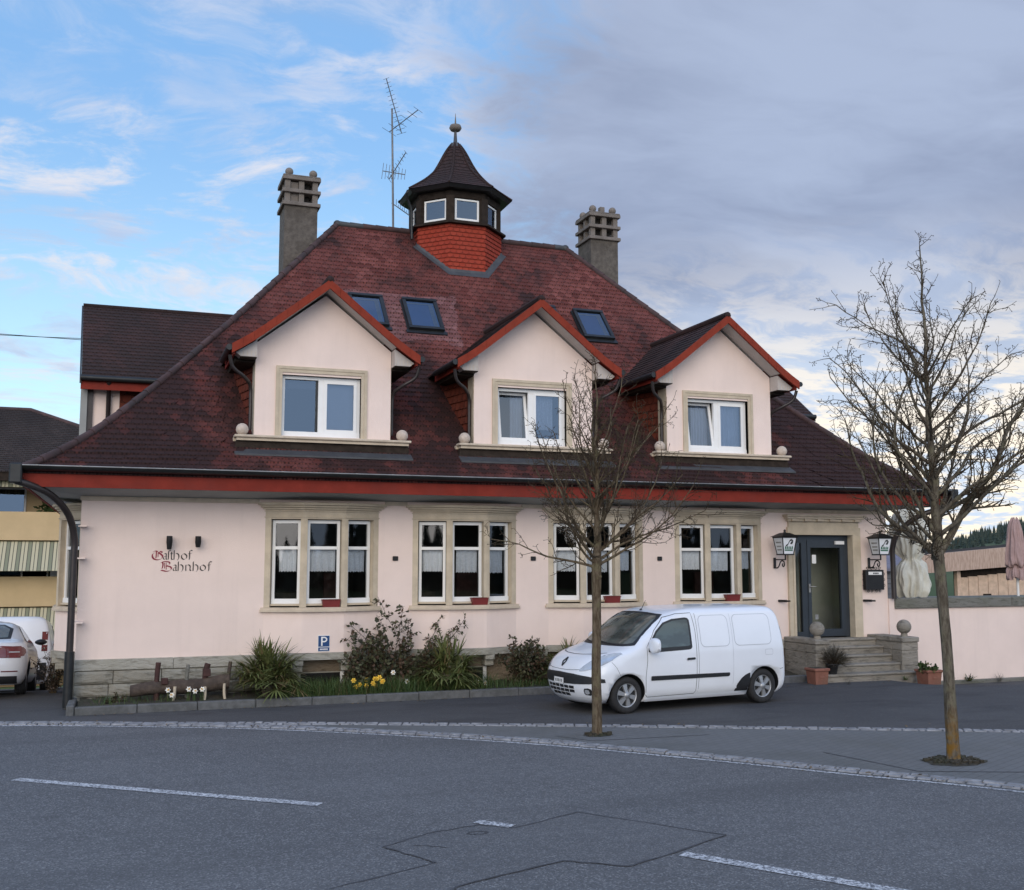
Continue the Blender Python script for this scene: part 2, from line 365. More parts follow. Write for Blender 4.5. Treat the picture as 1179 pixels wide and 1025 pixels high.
# ------------------------------------------------------------------ mesh builder
class MB:
    def __init__(s, *mats):
        s.v = []; s.f = []; s.m = []; s.uv = []; s.sm = []; s.mats = list(mats)
    def mi(s, mat):
        if mat is None: return 0
        if mat not in s.mats: s.mats.append(mat)
        return s.mats.index(mat)
    def face(s, pts, mat=None, uv=None, smooth=False):
        i = len(s.v); s.v += [tuple(p) for p in pts]
        s.f.append(tuple(range(i, i + len(pts)))); s.m.append(s.mi(mat)); s.uv.append(uv); s.sm.append(smooth)
    def grid(s, rows, mat=None, close_u=False, close_v=False, smooth=True, uvf=None, flip=False):
        """rows: list of equal-length point lists"""
        base = len(s.v); nr = len(rows); nc = len(rows[0]); k = s.mi(mat)
        for r in rows: s.v += [tuple(p) for p in r]
        for i in range(nr if close_v else nr - 1):
            for j in range(nc if close_u else nc - 1):
                i2 = (i + 1) % nr; j2 = (j + 1) % nc
                q = (base + i * nc + j, base + i * nc + j2, base + i2 * nc + j2, base + i2 * nc + j)
                if flip: q = q[::-1]
                s.f.append(q); s.m.append(k); s.sm.append(smooth); s.uv.append(None)
    def box(s, x0, x1, y0, y1, z0, z1, mat=None, bev=0.0):
        if bev:
            b = min(bev, (x1 - x0) / 2.1, (y1 - y0) / 2.1, (z1 - z0) / 2.1)
            bm = bmesh.new(); bmesh.ops.create_cube(bm, size=1)
            for v in bm.verts:
                v.co = Vector(((x0 + x1) / 2 + v.co.x * (x1 - x0), (y0 + y1) / 2 + v.co.y * (y1 - y0), (z0 + z1) / 2 + v.co.z * (z1 - z0)))
            bmesh.ops.bevel(bm, geom=list(bm.edges), offset=b, segments=1, affect='EDGES')
            s.addbm(bm, mat); return
        p = [(x0, y0, z0), (x1, y0, z0), (x1, y1, z0), (x0, y1, z0), (x0, y0, z1), (x1, y0, z1), (x1, y1, z1), (x0, y1, z1)]
        s.hexa(p, mat)
    def hexa(s, p, mat=None):
        i = len(s.v); s.v += [tuple(q) for q in p]; k = s.mi(mat)
        for q in ((3, 2, 1, 0), (4, 5, 6, 7), (0, 1, 5, 4), (1, 2, 6, 5), (2, 3, 7, 6), (3, 0, 4, 7)):
            s.f.append(tuple(i + a for a in q)); s.m.append(k); s.uv.append(None); s.sm.append(False)
    def addbm(s, bm, mat=None, smooth=False, M=None):
        i = len(s.v); k = s.mi(mat); bm.verts.index_update()
        for v in bm.verts:
            c = M @ v.co if M is not None else v.co
            s.v.append(tuple(c))
        for f in bm.faces:
            s.f.append(tuple(i + v.index for v in f.verts)); s.m.append(k); s.uv.append(None); s.sm.append(smooth)
        bm.free()
    def prism(s, poly, axis, a, b, mat=None):
        """closed polygon extruded along axis 'x','y' or 'z' from a to b; poly holds the other two coordinates in order"""
        def P(q, t):
            return {'x': (t, q[0], q[1]), 'y': (q[0], t, q[1]), 'z': (q[0], q[1], t)}[axis]
        n = len(poly); i = len(s.v); k = s.mi(mat)
        s.v += [P(q, a) for q in poly] + [P(q, b) for q in poly]
        s.f.append(tuple(i + j for j in range(n))); s.f.append(tuple(i + n + j for j in reversed(range(n))))
        for j in range(n): s.f.append((i + j, i + n + j, i + n + (j + 1) % n, i + (j + 1) % n))
        for _ in range(n + 2): s.m.append(k); s.uv.append(None); s.sm.append(False)
    def tube(s, pts, rad, n=8, mat=None, cap=True, smooth=True):
        pts = [Vector(p) for p in pts]; rows = []
        rads = rad if isinstance(rad, (list, tuple)) else [rad] * len(pts)
        up = Vector((0.13, 0.21, 0.97))
        for i, p in enumerate(pts):
            d = (pts[min(i + 1, len(pts) - 1)] - pts[max(i - 1, 0)])
            if d.length < 1e-9: d = Vector((0, 0, 1))
            d.normalize()
            a = d.cross(up)
            if a.length < 0.05: a = d.cross(Vector((1, 0, 0)))
            a.normalize(); b = d.cross(a)
            up = -a.cross(d) if False else up
            rows.append([p + (a * math.cos(2 * PI * j / n) + b * math.sin(2 * PI * j / n)) * rads[i] for j in range(n)])
        s.grid(rows, mat, close_u=True, smooth=smooth)
        if cap:
            for r, rev in ((rows[0], True), (rows[-1], False)):
                s.face(r[::-1] if rev else r, mat)
    def lathe(s, prof, c=(0, 0, 0), n=24, mat=None, axis='z', smooth=True):
        rows = []
        for r, h in prof:
            row = []
            for j in range(n):
                a = 2 * PI * j / n; x, y = r * math.cos(a), r * math.sin(a)
                row.append({'z': (c[0] + x, c[1] + y, c[2] + h), 'y': (c[0] + x, c[1] + h, c[2] + y), 'x': (c[0] + h, c[1] + x, c[2] + y)}[axis])
            rows.append(row)
        s.grid(rows, mat, close_u=True, smooth=smooth)
    def ball(s, c, r, mat=None, n=16, sz=1.0):
        prof = [(max(1e-4, r * math.sin(PI * i / (n // 2))), -r * sz * math.cos(PI * i / (n // 2))) for i in range(n // 2 + 1)]
        s.lathe(prof, c, n, mat)
    def build(s, name, parent=None, loc=None, rot=None):
        me = bpy.data.meshes.new(name); me.from_pydata(s.v, [], s.f)
        for m in s.mats: me.materials.append(m)
        me.polygons.foreach_set('material_index', s.m)
        me.polygons.foreach_set('use_smooth', s.sm)
        if any(u is not None for u in s.uv):
            lay = me.uv_layers.new(name='UVMap')
            for p in me.polygons:
                u = s.uv[p.index]
                if u is not None:
                    for li, c in zip(p.loop_indices, u): lay.data[li].uv = c
        me.update()
        o = bpy.data.objects.new(name, me); COL.objects.link(o)
        if parent is not None: o.parent = parent
        if loc is not None: o.location = loc
        if rot is not None: o.rotation_euler = rot
        return o
def tag(o, label=None, cat=None, group=None, kind=None):
    if label: o['label'] = label
    if cat: o['category'] = cat
    if group: o['group'] = group
    if kind: o['kind'] = kind
    return o
def thing(name, label, cat, loc=(0, 0, 0), rz=0.0, group=None):
    o = bpy.data.objects.new(name, None); COL.objects.link(o)
    o.location = loc; o.rotation_euler = (0, 0, rz); o.empty_display_size = 0.2
    return tag(o, label, cat, group)
def lerp(a, b, t): return a + (b - a) * t
def interp(tab, x):
    if x <= tab[0][0]: return tab[0][1]
    for (a, u), (b, v) in zip(tab, tab[1:]):
        if x <= b: return lerp(u, v, (x - a) / (b - a))
    return tab[-1][1]
def smooth01(t):
    t = max(0.0, min(1.0, t)); return t * t * (3 - 2 * t)
def ground_z(x, y):
    """the forecourt is level; the yard beside and behind the house falls away"""
    z = 0.0
    if y > 2.2: z -= 0.10 * min(y - 2.2, 22.0)
    z -= 0.32 * smooth01((x - 14.8) / 2.0) * smooth01((y + 3.0) / 2.6)
    return z
#==SETTING==
# ------------------------------------------------------------------ ground, road, pavement
M_ground, _t, _b = base_mat('forecourt_and_meadow')
_oc = _t.new('ShaderNodeTexCoord').outputs['Object']
_x, _y, _z = _t.sep(_oc)
_in = _t.math('MULTIPLY', _t.math('MULTIPLY', _t.math('GREATER_THAN', _x, -34.0), _t.math('LESS_THAN', _x, 34.0)),
              _t.math('MULTIPLY', _t.math('GREATER_THAN', _y, -44.0), _t.math('LESS_THAN', _y, 14.0)))
_big = _t.noise(_oc, 0.30, 6, 0.6)
_a = _t.mix(_t.step(_big, 0.35, 0.68), (0.062, 0.061, 0.063), (0.082, 0.081, 0.082))
_vo = _t.new('ShaderNodeTexVoronoi'); _t.l.new(_oc, _vo.inputs['Vector']); _vo.inputs['Scale'].default_value = 80
_wn = _t.new('ShaderNodeTexWhiteNoise', noise_dimensions='3D'); _t.l.new(_vo.outputs['Color'], _wn.inputs['Vector'])
_a = _t.mix(_t.math('MULTIPLY', _t.step(_wn.outputs[0], 0.74, 1.0), 0.55), _a, (0.13, 0.13, 0.13))
_a = _t.mix(_t.math('MULTIPLY', _t.step(_t.noise(_t.scale(_oc, (0.5, 1.5, 1)), 1.2, 6, 0.65), 0.46, 0.70), 0.5), _a, (0.035, 0.035, 0.038))
_a = _t.mix(_t.math('MULTIPLY', _t.step(_t.noise(_oc, 2.6, 7, 0.7), 0.56, 0.72), 0.4), _a, (0.11, 0.11, 0.108))
_gr = _t.mix(_t.noise(_oc, 0.05, 5), (0.045, 0.085, 0.022), (0.09, 0.13, 0.04))
_t.l.new(_t.mix(_in, _gr, _a), _b.inputs['Base Color']); _b.inputs['Roughness'].default_value = 0.9
_b.inputs['Specular IOR Level'].default_value = 0.3
_bp = _t.new('ShaderNodeBump'); _bp.inputs['Strength'].default_value = 0.5; _bp.inputs['Distance'].default_value = 0.008
_t.l.new(_vo.outputs['Distance'], _bp.inputs['Height']); _t.l.new(_bp.outputs[0], _b.inputs['Normal'])

def ticks(lo, hi, step, far):
    a = [lo + i * step for i in range(int((hi - lo) / step) + 1)]
    return [-f for f in far[::-1]] + a + list(far)
xs = ticks(-40, 46, 1.0, (60, 90, 150, 300, 700, 1600, 3000))
ys = ticks(-44, 24, 0.5, (60, 90, 150, 300, 700, 1600, 3000))
g = MB(M_ground)
g.grid([[(x, y, ground_z(x, y)) for x in xs] for y in ys], smooth=True)
tag(g.build('ground'), kind='structure')

def curve(pts, n=8):
    out = []
    for i in range(len(pts) - 1):
        p0 = pts[max(i - 1, 0)]; p1 = pts[i]; p2 = pts[i + 1]; p3 = pts[min(i + 2, len(pts) - 1)]
        for k in range(n):
            t = k / n
            out.append(tuple(0.5 * (2 * p1[j] + (p2[j] - p0[j]) * t + (2 * p0[j] - 5 * p1[j] + 4 * p2[j] - p3[j]) * t * t + (3 * p1[j] - p0[j] - 3 * p2[j] + p3[j]) * t ** 3) for j in range(len(p1))))
    out.append(tuple(pts[-1])); return out
def offset2(c, d):
    o = []
    for i, p in enumerate(c):
        a = Vector(c[max(i - 1, 0)][:2]); b = Vector(c[min(i + 1, len(c) - 1)][:2]); t = (b - a).normalized()
        o.append((p[0] + t.y * d, p[1] - t.x * d))
    return o
LOW = curve([(-34, 0.9), (-20, 0.75), (-10, 0.35), (-4, -0.75), (-0.9, -1.72), (0.85, -2.42), (2.9, -3.5), (5.42, -5.44), (7.05, -7.2), (8.36, -8.82), (9.47, -10.2), (12, -14), (16, -21), (22, -33)], 8)
UPP = curve([(0.2, -2.0), (2.63, -2.85), (6.1, -4.29), (9.44, -5.79), (12.45, -7.2), (18, -9.9), (26, -14)], 8)
g = MB(M_road)
rows = [offset2(LOW, d) for d in (0.02, 1.5, 3, 4.5, 6, 8.6)]
g.grid([[(p[0], p[1], 0.004) for p in r] for r in rows], flip=True)
tag(g.build('road'), kind='structure')
g = MB(M_paint)   # thin pale edge line along the gutter
a = offset2(LOW, 0.05); b = offset2(LOW, 0.13)
g.grid([[(p[0], p[1], 0.009) for p in a[24:]], [(p[0], p[1], 0.009) for p in b[24:]]], flip=True)
def dash(x0, y0, x1, y1, wd=0.14):
    d = Vector((x1 - x0, y1 - y0)).normalized(); n = Vector((-d.y, d.x)) * wd / 2
    g.face([(x0 - n.x, y0 - n.y, 0.0095), (x1 - n.x, y1 - n.y, 0.0095), (x1 + n.x, y1 + n.y, 0.0095), (x0 + n.x, y0 + n.y, 0.0095)])
dash(-0.34, -5.98, 2.53, -8.30)
dash(3.74, -9.45, 3.98, -9.73, .13); dash(4.96, -11.03, 6.02, -12.55); dash(-7.2, -1.6, -3.2, -4.0)
tag(g.build('road_markings'), kind='structure')
# patched trench in the road and its dark seal joint
patch = [(2.75, -10.0), (3.2, -9.72), (3.72, -9.57), (3.97, -9.79), (4.74, -9.43), (5.6, -10.64), (4.41, -11.2), (3.98, -10.89), (3.01, -11.24), (2.3, -11.9), (1.5, -11.5), (2.13, -10.99), (3.03, -10.6)]
g = MB(M_patch); g.face([(x, y, 0.0075) for x, y in patch[::-1]])
tag(g.build('road_patch'), kind='structure')
g = MB(M_seal); rr = random.Random(4)
def seal(p, q, wd=0.026):
    n = 7; d = Vector((q[0] - p[0], q[1] - p[1])); nn = Vector((-d.y, d.x)).normalized()
    a = []; b = []
    for i in range(n + 1):
        c = Vector(p) + d * i / n + nn * (rr.uniform(-.015, .015) if 0 < i < n else 0); ww = wd * rr.uniform(.5, 1.1) / 2
        a.append((c.x - nn.x * ww, c.y - nn.y * ww, 0.0105)); b.append((c.x + nn.x * ww, c.y + nn.y * ww, 0.0105))
    g.grid([a, b])
for i in range(len(patch)):
    if i not in (8, 9, 10): seal(patch[i], patch[(i + 1) % len(patch)])
seal((3.01, -11.24), (2.6, -11.6)); seal((3.0, -10.05), (3.25, -10.2), 0.02)
for k in range(9):   # small irregular ring of sealed cracks
    a0 = 2 * PI * k / 9; a1 = 2 * PI * (k + 1) / 9
    seal((3.62 + .09 * math.cos(a0), -9.84 + .05 * math.sin(a0)), (3.62 + .09 * math.cos(a1), -9.84 + .05 * math.sin(a1)), 0.022)
tag(g.build('road_seal'), kind='structure')
# pavement wedge between the two rows of setts
g = MB(M_pave)
lo = [p for p in LOW if p[0] > 0.2]; lo = curve(lo, 1)
n = 40
def resample(c, n):
    L = [0]
    for a, b in zip(c, c[1:]): L.append(L[-1] + math.dist(a[:2], b[:2]))
    out = []
    for i in range(n + 1):
        t = L[-1] * i / n; k = 0
        while k < len(L) - 2 and L[k + 1] < t: k += 1
        f = (t - L[k]) / (L[k + 1] - L[k] or 1); out.append((lerp(c[k][0], c[k + 1][0], f), lerp(c[k][1], c[k + 1][1], f)))
    return out
A = resample(lo, n); B = resample(UPP, n)
g.grid([[(p[0], p[1], 0.006) for p in A], [(lerp(p[0], q[0], .5), lerp(p[1], q[1], .5), 0.006) for p, q in zip(A, B)], [(p[0], p[1], 0.006) for p in B]])
tag(g.build('pavement'), kind='structure')
g = MB(M_cobble); rr = random.Random(7)
def setts(c, offs, z, wd, lmin, lmax):
    for off in offs:
        cc = offset2(c, off); pts = resample(cc, 900); i = 0
        L = math.dist(pts[0], pts[1])
        while i < len(pts) - 2:
            k = max(1, int(rr.uniform(lmin, lmax) / L)); j = min(i + k, len(pts) - 1)
            p = Vector(pts[i]); q = Vector(pts[j]); d = (q - p)
            if d.length < 0.05: break
            u = d.normalized(); nrm = Vector((-u.y, u.x)); h = z + rr.uniform(-.004, .006); gp = .006
            ww = wd * rr.uniform(.82, .96) / 2
            base = [p + u * gp - nrm * ww, q - u * gp - nrm * ww, q - u * gp + nrm * ww, p + u * gp + nrm * ww]
            top = [p + u * gp * 2.5 - nrm * (ww - .014), q - u * gp * 2.5 - nrm * (ww - .014), q - u * gp * 2.5 + nrm * (ww - .014), p + u * gp * 2.5 + nrm * (ww - .014)]
            g.hexa([(*b, -0.02) for b in base] + [(*b, h) for b in top])
            i = j
setts([p for p in LOW if -14 < p[0] < 14], (-0.20, -0.07), 0.022, 0.135, 0.14, 0.30)
setts(UPP, (-0.05, 0.06), 0.018, 0.11, 0.12, 0.24)
tag(g.build('sett_gutter'), kind='structure')
# joints in the paving round the big tree, and the open soil of the tree pits
g = MB(M_seal)
def line(p, q, wd, z):
    d = Vector((q[0] - p[0], q[1] - p[1])); nn = Vector((-d.y, d.x)).normalized() * wd / 2
    g.face([(p[0] - nn.x, p[1] - nn.y, z), (q[0] - nn.x, q[1] - nn.y, z), (q[0] + nn.x, q[1] + nn.y, z), (p[0] + nn.x, p[1] + nn.y, z)])
line((8.82, -7.59), (9.09, -8.95), .03, .0095); line((9.09, -8.95), (11.4, -9.9), .03, .0095)
line((6.2, -5.35), (6.5, -5.85), .02, .0095); line((6.5, -5.85), (8.2, -5.95), .02, .0095)
tag(g.build('paving_joints'), kind='structure')
g = MB(M_soil); rr = random.Random(3)
for cx, cy, rx, ry in ((9.9, -8.6, .40, .30), (6.77, -5.45, .20, .15)):
    ring = []
    for k in range(18):
        a = 2 * PI * k / 18; q = rr.uniform(.85, 1.1); ring.append((cx + rx * q * math.cos(a), cy + ry * q * math.sin(a), 0.010))
    for k in range(18): g.face([(cx, cy, 0.035), ring[k], ring[(k + 1) % 18]])
for k in range(150):
    cx, cy, rx, ry = ((9.9, -8.6, .36, .26), (6.77, -5.45, .18, .12))[k % 2 if k < 60 else 0]
    a = rr.uniform(0, 2 * PI); q = rr.uniform(.25, 1); x = cx + rx * q * math.cos(a); y = cy + ry * q * math.sin(a); s = rr.uniform(.012, .03); t = rr.uniform(0, PI)
    g.box(x - s, x + s, y - s * .6, y + s * .6, 0.008, 0.03 + s * .5)
tag(g.build('tree_pit_soil'), kind='structure')
# flower bed and its kerb
g = MB(M_soil); rr = random.Random(2)
bx = [0.1 + i * .2 for i in range(67)]
g.grid([[(x, y, 0.07 + .05 * rr.random() + .05 * (y + .95)) for x in bx] for y in (-.93, -.7, -.47, -.24, 0.02)], smooth=True)
tag(g.build('flower_bed_soil'), kind='structure')
g = MB(M_kerb); x = 0.06
while x < 13.2:
    L = min(0.9, 13.25 - x); g.box(x + .004, x + L - .004, -1.07 + rr.uniform(-.006, .006), -.94, -0.05, 0.125 + rr.uniform(-.006, .006), bev=.012); x += L
g.box(-.06, .055, -1.06, 0.0, -.05, .15, bev=.015)
tag(g.build('bed_kerb'), kind='structure')
g = MB(M_concrete)
g.box(-.12, -.005, -.25, -.10, -.05, .28, bev=.02)
tag(g.build('corner_stone'), 'short grey stone post at the left foot of the house corner', 'stone post')

# ------------------------------------------------------------------ HOUSE
house = thing('inn', 'pink rendered inn with steep red tiled hipped roof and three gabled dormers', 'house')
XC = 8.05
PROF = [(0, 3.74), (.045, 3.91), (.087, 4.09), (.13, 4.29), (.17, 4.50), (.21, 4.73), (.25, 4.97), (.31, 5.35), (.37, 5.74), (.42, 6.08), (.46, 6.36), (.565, 7.08), (.65, 7.68), (.75, 8.40), (.86, 9.19), (.93, 9.70), (1, 10.20)]
def ring(s, dz=0.0, out=0.0):
    hx = 8.90 - 5.99 * s + out; y0 = -0.90 + 6.4 * s - out; y1 = 11.9 - 6.4 * s + out; z = interp(PROF, s) + dz
    return [(XC - hx, y0, z), (XC + hx, y0, z), (XC + hx, y1, z), (XC - hx, y1, z)]
def roof_y(z):   # depth at which the front slope reaches height z
    lo, hi = 0.0, 1.0
    for _ in range(40):
        m = (lo + hi) / 2
        if interp(PROF, m) < z: lo = m
        else: hi = m
    return -0.9 + 6.4 * lo
# walls: front piers between the bays, lintel strips, side and back walls
g = MB(M_pink)
WH = 3.40
for a, b in ((0, 2.97), (4.97, 5.60), (7.60, 8.25), (10.25, 10.95), (12.95, 13.56), (15.36, 16.06)):
    g.box(a, b, 0, .3, .70, WH)
for a, b, z in ((2.97, 4.97, 3.345), (5.60, 7.60, 3.345), (8.25, 10.25, 3.345), (10.95, 12.95, 3.345), (13.56, 15.36, 3.02)): g.box(a, b, 0.001, .3, z, WH)
g.box(13.56, 15.36, 0.001, .3, -.6, .70)
g.box(0, 13.45, 0.06, .3, -.6, .68, M_stoneb); g.box(15.36, 16.06, 0, .3, -.6, .70)
g.box(0, .3, .3, 1.25, -1.5, WH); g.box(0, .3, 3.25, 11, -2.5, WH); g.box(0.002, .3, 1.25, 3.25, 3.345, WH); g.box(0.05, .3, 1.25, 3.25, -1.5, .68)
g.box(15.76, 16.06, .3, 11, -2.5, WH); g.box(.3, 15.76, 10.7, 11, -2.5, WH)
g.build('wall', house)
# plinth: courses of rough blocks under a smooth band
rr = random.Random(11)
def blocks(x0, x1, mat, z0=-.15, front=-0.035):
    g = MB(mat)
    zc = [z0, .14, .345, .56]
    for a, b in zip(zc, zc[1:]):
        x = x0
        while x < x1 - .02:
            L = min(rr.uniform(.42, .95), x1 - x)
            if x1 - x - L < .2: L = x1 - x
            bm = bmesh.new(); bmesh.ops.create_cube(bm, size=1); bmesh.ops.subdivide_edges(bm, edges=bm.edges[:], cuts=4, use_grid_fill=True)
            d = rr.uniform(.0, .02)
            for v in bm.verts:
                fx = v.co.x + .5; fz = v.co.z + .5
                e = min(fx, 1 - fx) * L; ez = min(fz, 1 - fz) * (b - a)
                px = x + .006 + fx * (L - .012); pz = a + .006 + fz * (b - a - .012)
                if v.co.y < 0:
                    py = front - d + (.022 if min(e, ez) < .01 else 0) - (rr.uniform(0, .022) if min(e, ez) > .01 else 0)
                else: py = 0.05
                v.co = Vector((px, py, pz))
            g.addbm(bm, mat); x += L
    g.build('plinth', house)
blocks(0, 2.95, M_stone); blocks(4.99, 5.58, M_stoneb); blocks(7.62, 8.23, M_stoneb); blocks(10.27, 10.93, M_stoneb); blocks(12.97, 13.42, M_stoneb)
for a, b in ((-.045, 1.52), (1.525, 2.94), (4.99, 5.57), (7.63, 8.22), (10.28, 10.92), (12.98, 13.42)):
    g = MB(M_slab); g.box(a, b, -.042, .02, .565, .745, M_slab, bev=.008); g.build('plinth_band', house)
g = MB(M_slab); g.box(-.042, -.001, .02, 1.2, -.4, .745, M_slab); g.build('plinth', house)
# wall head moulding
for a, b in ((-.02, 2.86), (5.08, 5.49), (7.71, 8.14), (10.36, 10.84), (13.06, 16.08)):
    g = MB(M_cream); g.box(a, b, -.03, -.001, 3.325, 3.398); g.build('wall_moulding', house)
# eaves: soffit, fascia, gutters
g = MB(M_soffit)
r1 = [(0.0, 0.0), (16.06, 0.0), (16.06, 11.0), (0.0, 11.0)]
r2 = [(XC - 8.84, -.84), (XC + 8.84, -.84), (XC + 8.84, 11.84), (XC - 8.84, 11.84)]
for i in range(4):
    j = (i + 1) % 4
    g.hexa([(*r1[i], 3.40), (*r1[j], 3.40), (*r2[j], 3.50), (*r2[i], 3.50), (*r1[i], 3.43), (*r1[j], 3.43), (*r2[j], 3.53), (*r2[i], 3.53)])
g.build('soffit', house)
g = MB(M_red)
def frame_ring(g, hx, y0, y1, th, z0, z1, mat=None):
    g.box(XC - hx, XC + hx, y0, y0 + th, z0, z1, mat); g.box(XC - hx, XC + hx, y1 - th, y1, z0, z1, mat)
    g.box(XC - hx, XC - hx + th, y0 + th, y1 - th, z0, z1, mat); g.box(XC + hx - th, XC + hx, y0 + th, y1 - th, z0, z1, mat)
frame_ring(g, 8.88, -.88, 11.88, .04, 3.48, 3.71)
g.build('fascia', house)
g = MB(M_gutter)
def half_gutter(g, path, r=.075, closed=False, n=9):
    """open half-round channel with a bead on its outer lip; path corners are mitred by the caller"""
    rows = []
    for x, y, z, ox, oy in path:
        rows.append([(x + ox * r * math.cos(t), y + oy * r * math.cos(t), z - r * math.sin(t)) for t in [PI * k / (n - 1) for k in range(n)]])
    g.grid(rows, close_v=closed, flip=True)
    g.grid([[(p[0], p[1], p[2] - .006) for p in r_[::-1]] for r_ in rows], close_v=closed)
gx, gy0, gy1 = 8.97, -.97, 11.97
gp = [(XC - gx, gy0, 3.80, -1, -1), (XC + gx, gy0, 3.80, 1, -1), (XC + gx, gy1, 3.80, 1, 1), (XC - gx, gy1, 3.80, -1, 1)]
half_gutter(g, gp, closed=True)
lip = [(XC - gx - .075, gy0 - .075, 3.80), (XC + gx + .075, gy0 - .075, 3.80), (XC + gx + .075, gy1 + .075, 3.80)]
g.tube(lip, .011, 6, M_zinc)
x = XC - gx + .3
while x < XC + gx: g.box(x - .015, x + .015, gy0 - .09, gy0 + .08, 3.797, 3.812, M_zinc); x += .62
for sx in (-1, 1): g.box(XC + sx * gx - .09, XC + sx * gx + .09, gy0 - .10, gy0 + .10, 3.52, 3.83, bev=.02)
g.build('gutter', house)
g = MB(M_pipe)
def swan(pts, r, n=10):
    return curve([tuple(p) for p in pts], 6)
g.tube(swan([(-.92, -.97, 3.56), (-.72, -.93, 3.50), (-.42, -.72, 3.36), (-.18, -.42, 3.08), (-.08, -.27, 2.72), (-.075, -.24, 2.35), (-.075, -.24, 1.2), (-.075, -.24, .05)], .05), .055, 10)
g.tube([(-.075, -.24, .9), (-.075, -.24, .02)], .075, 10, M_gutter)
for z in (2.38, 2.9, 1.35): g.box(-.03, .10, -.25, -.0, z - .012, z + .012, M_pink)
g.build('downpipe', house)
g = MB(M_pipe)
g.tube(swan([(16.95, -.95, 3.52), (16.75, -.85, 3.42), (16.42, -.6, 3.26), (16.2, -.3, 2.98), (16.13, -.14, 2.65), (16.13, -.12, 2.2), (16.13, -.12, 1.53)], .05), .055, 10)
g.build('downpipe', house)
# ---- tiled roof: every course is a strip standing proud of the one below it
ROW, TW = 0.150, 0.18
DORM = (3.95, 7.98, 12.05)
ss = [0.0]; s = 0.0
while s < 1.0:
    ds = 0.001; z0 = interp(PROF, s); L = 0
    while L < ROW and s < 1.0:
        s2 = min(1.0, s + ds); z1 = interp(PROF, s2); L += math.hypot(6.4 * (s2 - s), z1 - z0); s = s2; z0 = z1
        if s >= 1.0: break
    ss.append(s)
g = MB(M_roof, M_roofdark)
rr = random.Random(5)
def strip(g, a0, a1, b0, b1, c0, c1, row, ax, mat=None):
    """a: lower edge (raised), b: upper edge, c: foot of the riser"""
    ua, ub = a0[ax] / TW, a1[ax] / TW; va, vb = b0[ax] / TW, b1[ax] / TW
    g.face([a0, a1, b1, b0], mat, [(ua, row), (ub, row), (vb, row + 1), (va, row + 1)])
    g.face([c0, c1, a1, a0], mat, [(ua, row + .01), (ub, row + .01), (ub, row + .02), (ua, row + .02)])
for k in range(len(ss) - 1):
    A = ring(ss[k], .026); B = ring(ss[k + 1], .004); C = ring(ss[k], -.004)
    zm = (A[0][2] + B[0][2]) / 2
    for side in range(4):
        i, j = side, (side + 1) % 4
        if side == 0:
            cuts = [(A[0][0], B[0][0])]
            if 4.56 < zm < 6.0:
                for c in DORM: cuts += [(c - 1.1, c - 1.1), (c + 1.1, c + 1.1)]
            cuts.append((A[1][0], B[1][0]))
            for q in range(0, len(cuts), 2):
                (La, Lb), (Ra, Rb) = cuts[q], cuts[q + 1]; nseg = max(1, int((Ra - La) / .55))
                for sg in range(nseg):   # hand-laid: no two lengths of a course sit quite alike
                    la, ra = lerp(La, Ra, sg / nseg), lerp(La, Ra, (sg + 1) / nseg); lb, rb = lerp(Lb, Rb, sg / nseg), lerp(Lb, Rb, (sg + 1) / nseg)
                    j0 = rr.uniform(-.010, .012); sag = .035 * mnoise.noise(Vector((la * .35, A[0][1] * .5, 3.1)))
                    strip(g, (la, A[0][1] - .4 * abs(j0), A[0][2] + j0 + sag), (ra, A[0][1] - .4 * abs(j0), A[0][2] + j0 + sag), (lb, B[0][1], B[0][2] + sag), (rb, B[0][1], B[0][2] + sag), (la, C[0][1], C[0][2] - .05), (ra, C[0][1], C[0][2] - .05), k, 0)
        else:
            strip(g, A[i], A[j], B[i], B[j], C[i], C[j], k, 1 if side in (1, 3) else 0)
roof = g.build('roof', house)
g = MB(M_ridge, M_lead)
for ci in range(4):
    path = [Vector(ring(t, .015)[ci]) for t in ss[::2]] + [Vector(ring(1.0, .015)[ci])]
    # overlapping hip tiles: short tapering half cylinders
    L = 0; segs = []
    for a, b in zip(path, path[1:]): g.tube([a, a.lerp(b, 1.06)], [.078, .064], 8)
a = Vector(ring(1.0, .02)[0]); b = Vector(ring(1.0, .02)[1])
n = 19
for k in range(n): g.tube([a.lerp(b, k / n), a.lerp(b, (k + 1.08) / n)], [.085, .072], 9, M_lead if k in (0, 1, n - 1) else None)
for e in (a, b): g.ball(e, .095, M_lead, 12)
g.build('ridge_tiles', roof)
# ---- cross wing seen beyond both hips
wing = MB(M_roofdark)
WX0, WX1 = -.32, 16.40
def wz(y): return 5.80 + (min(y, 11.0 - y) - 2.68) * (7.80 - 5.80) / (5.5 - 2.68)
def wx(y): return .13 * (5.5 - min(y, 11 - y)) / 2.8
nr = 22
for side in (0, 1):
    for k in range(nr):
        ya, yb = lerp(2.68, 5.5, k / nr), lerp(2.68, 5.5, (k + 1) / nr)
        za, zb = wz(ya), wz(yb)
        if side: ya, yb = 11 - ya, 11 - yb
        P_ = lambda x, y, z: (x, y, z)
        lo = (P_(WX0 + wx(ya), ya, za + .026), P_(WX1 - wx(ya), ya, za + .026)) if not side else (P_(WX1 - wx(ya), ya, za + .026), P_(WX0 + wx(ya), ya, za + .026))
        hi = (P_(WX0 + wx(yb), yb, zb + .004), P_(WX1 - wx(yb), yb, zb + .004)) if not side else (P_(WX1 - wx(yb), yb, zb + .004), P_(WX0 + wx(yb), yb, zb + .004))
        ft = [(p[0], p[1], za - .004) for p in lo]
        strip(wing, lo[0], lo[1], hi[0], hi[1], ft[0], ft[1], k, 0)
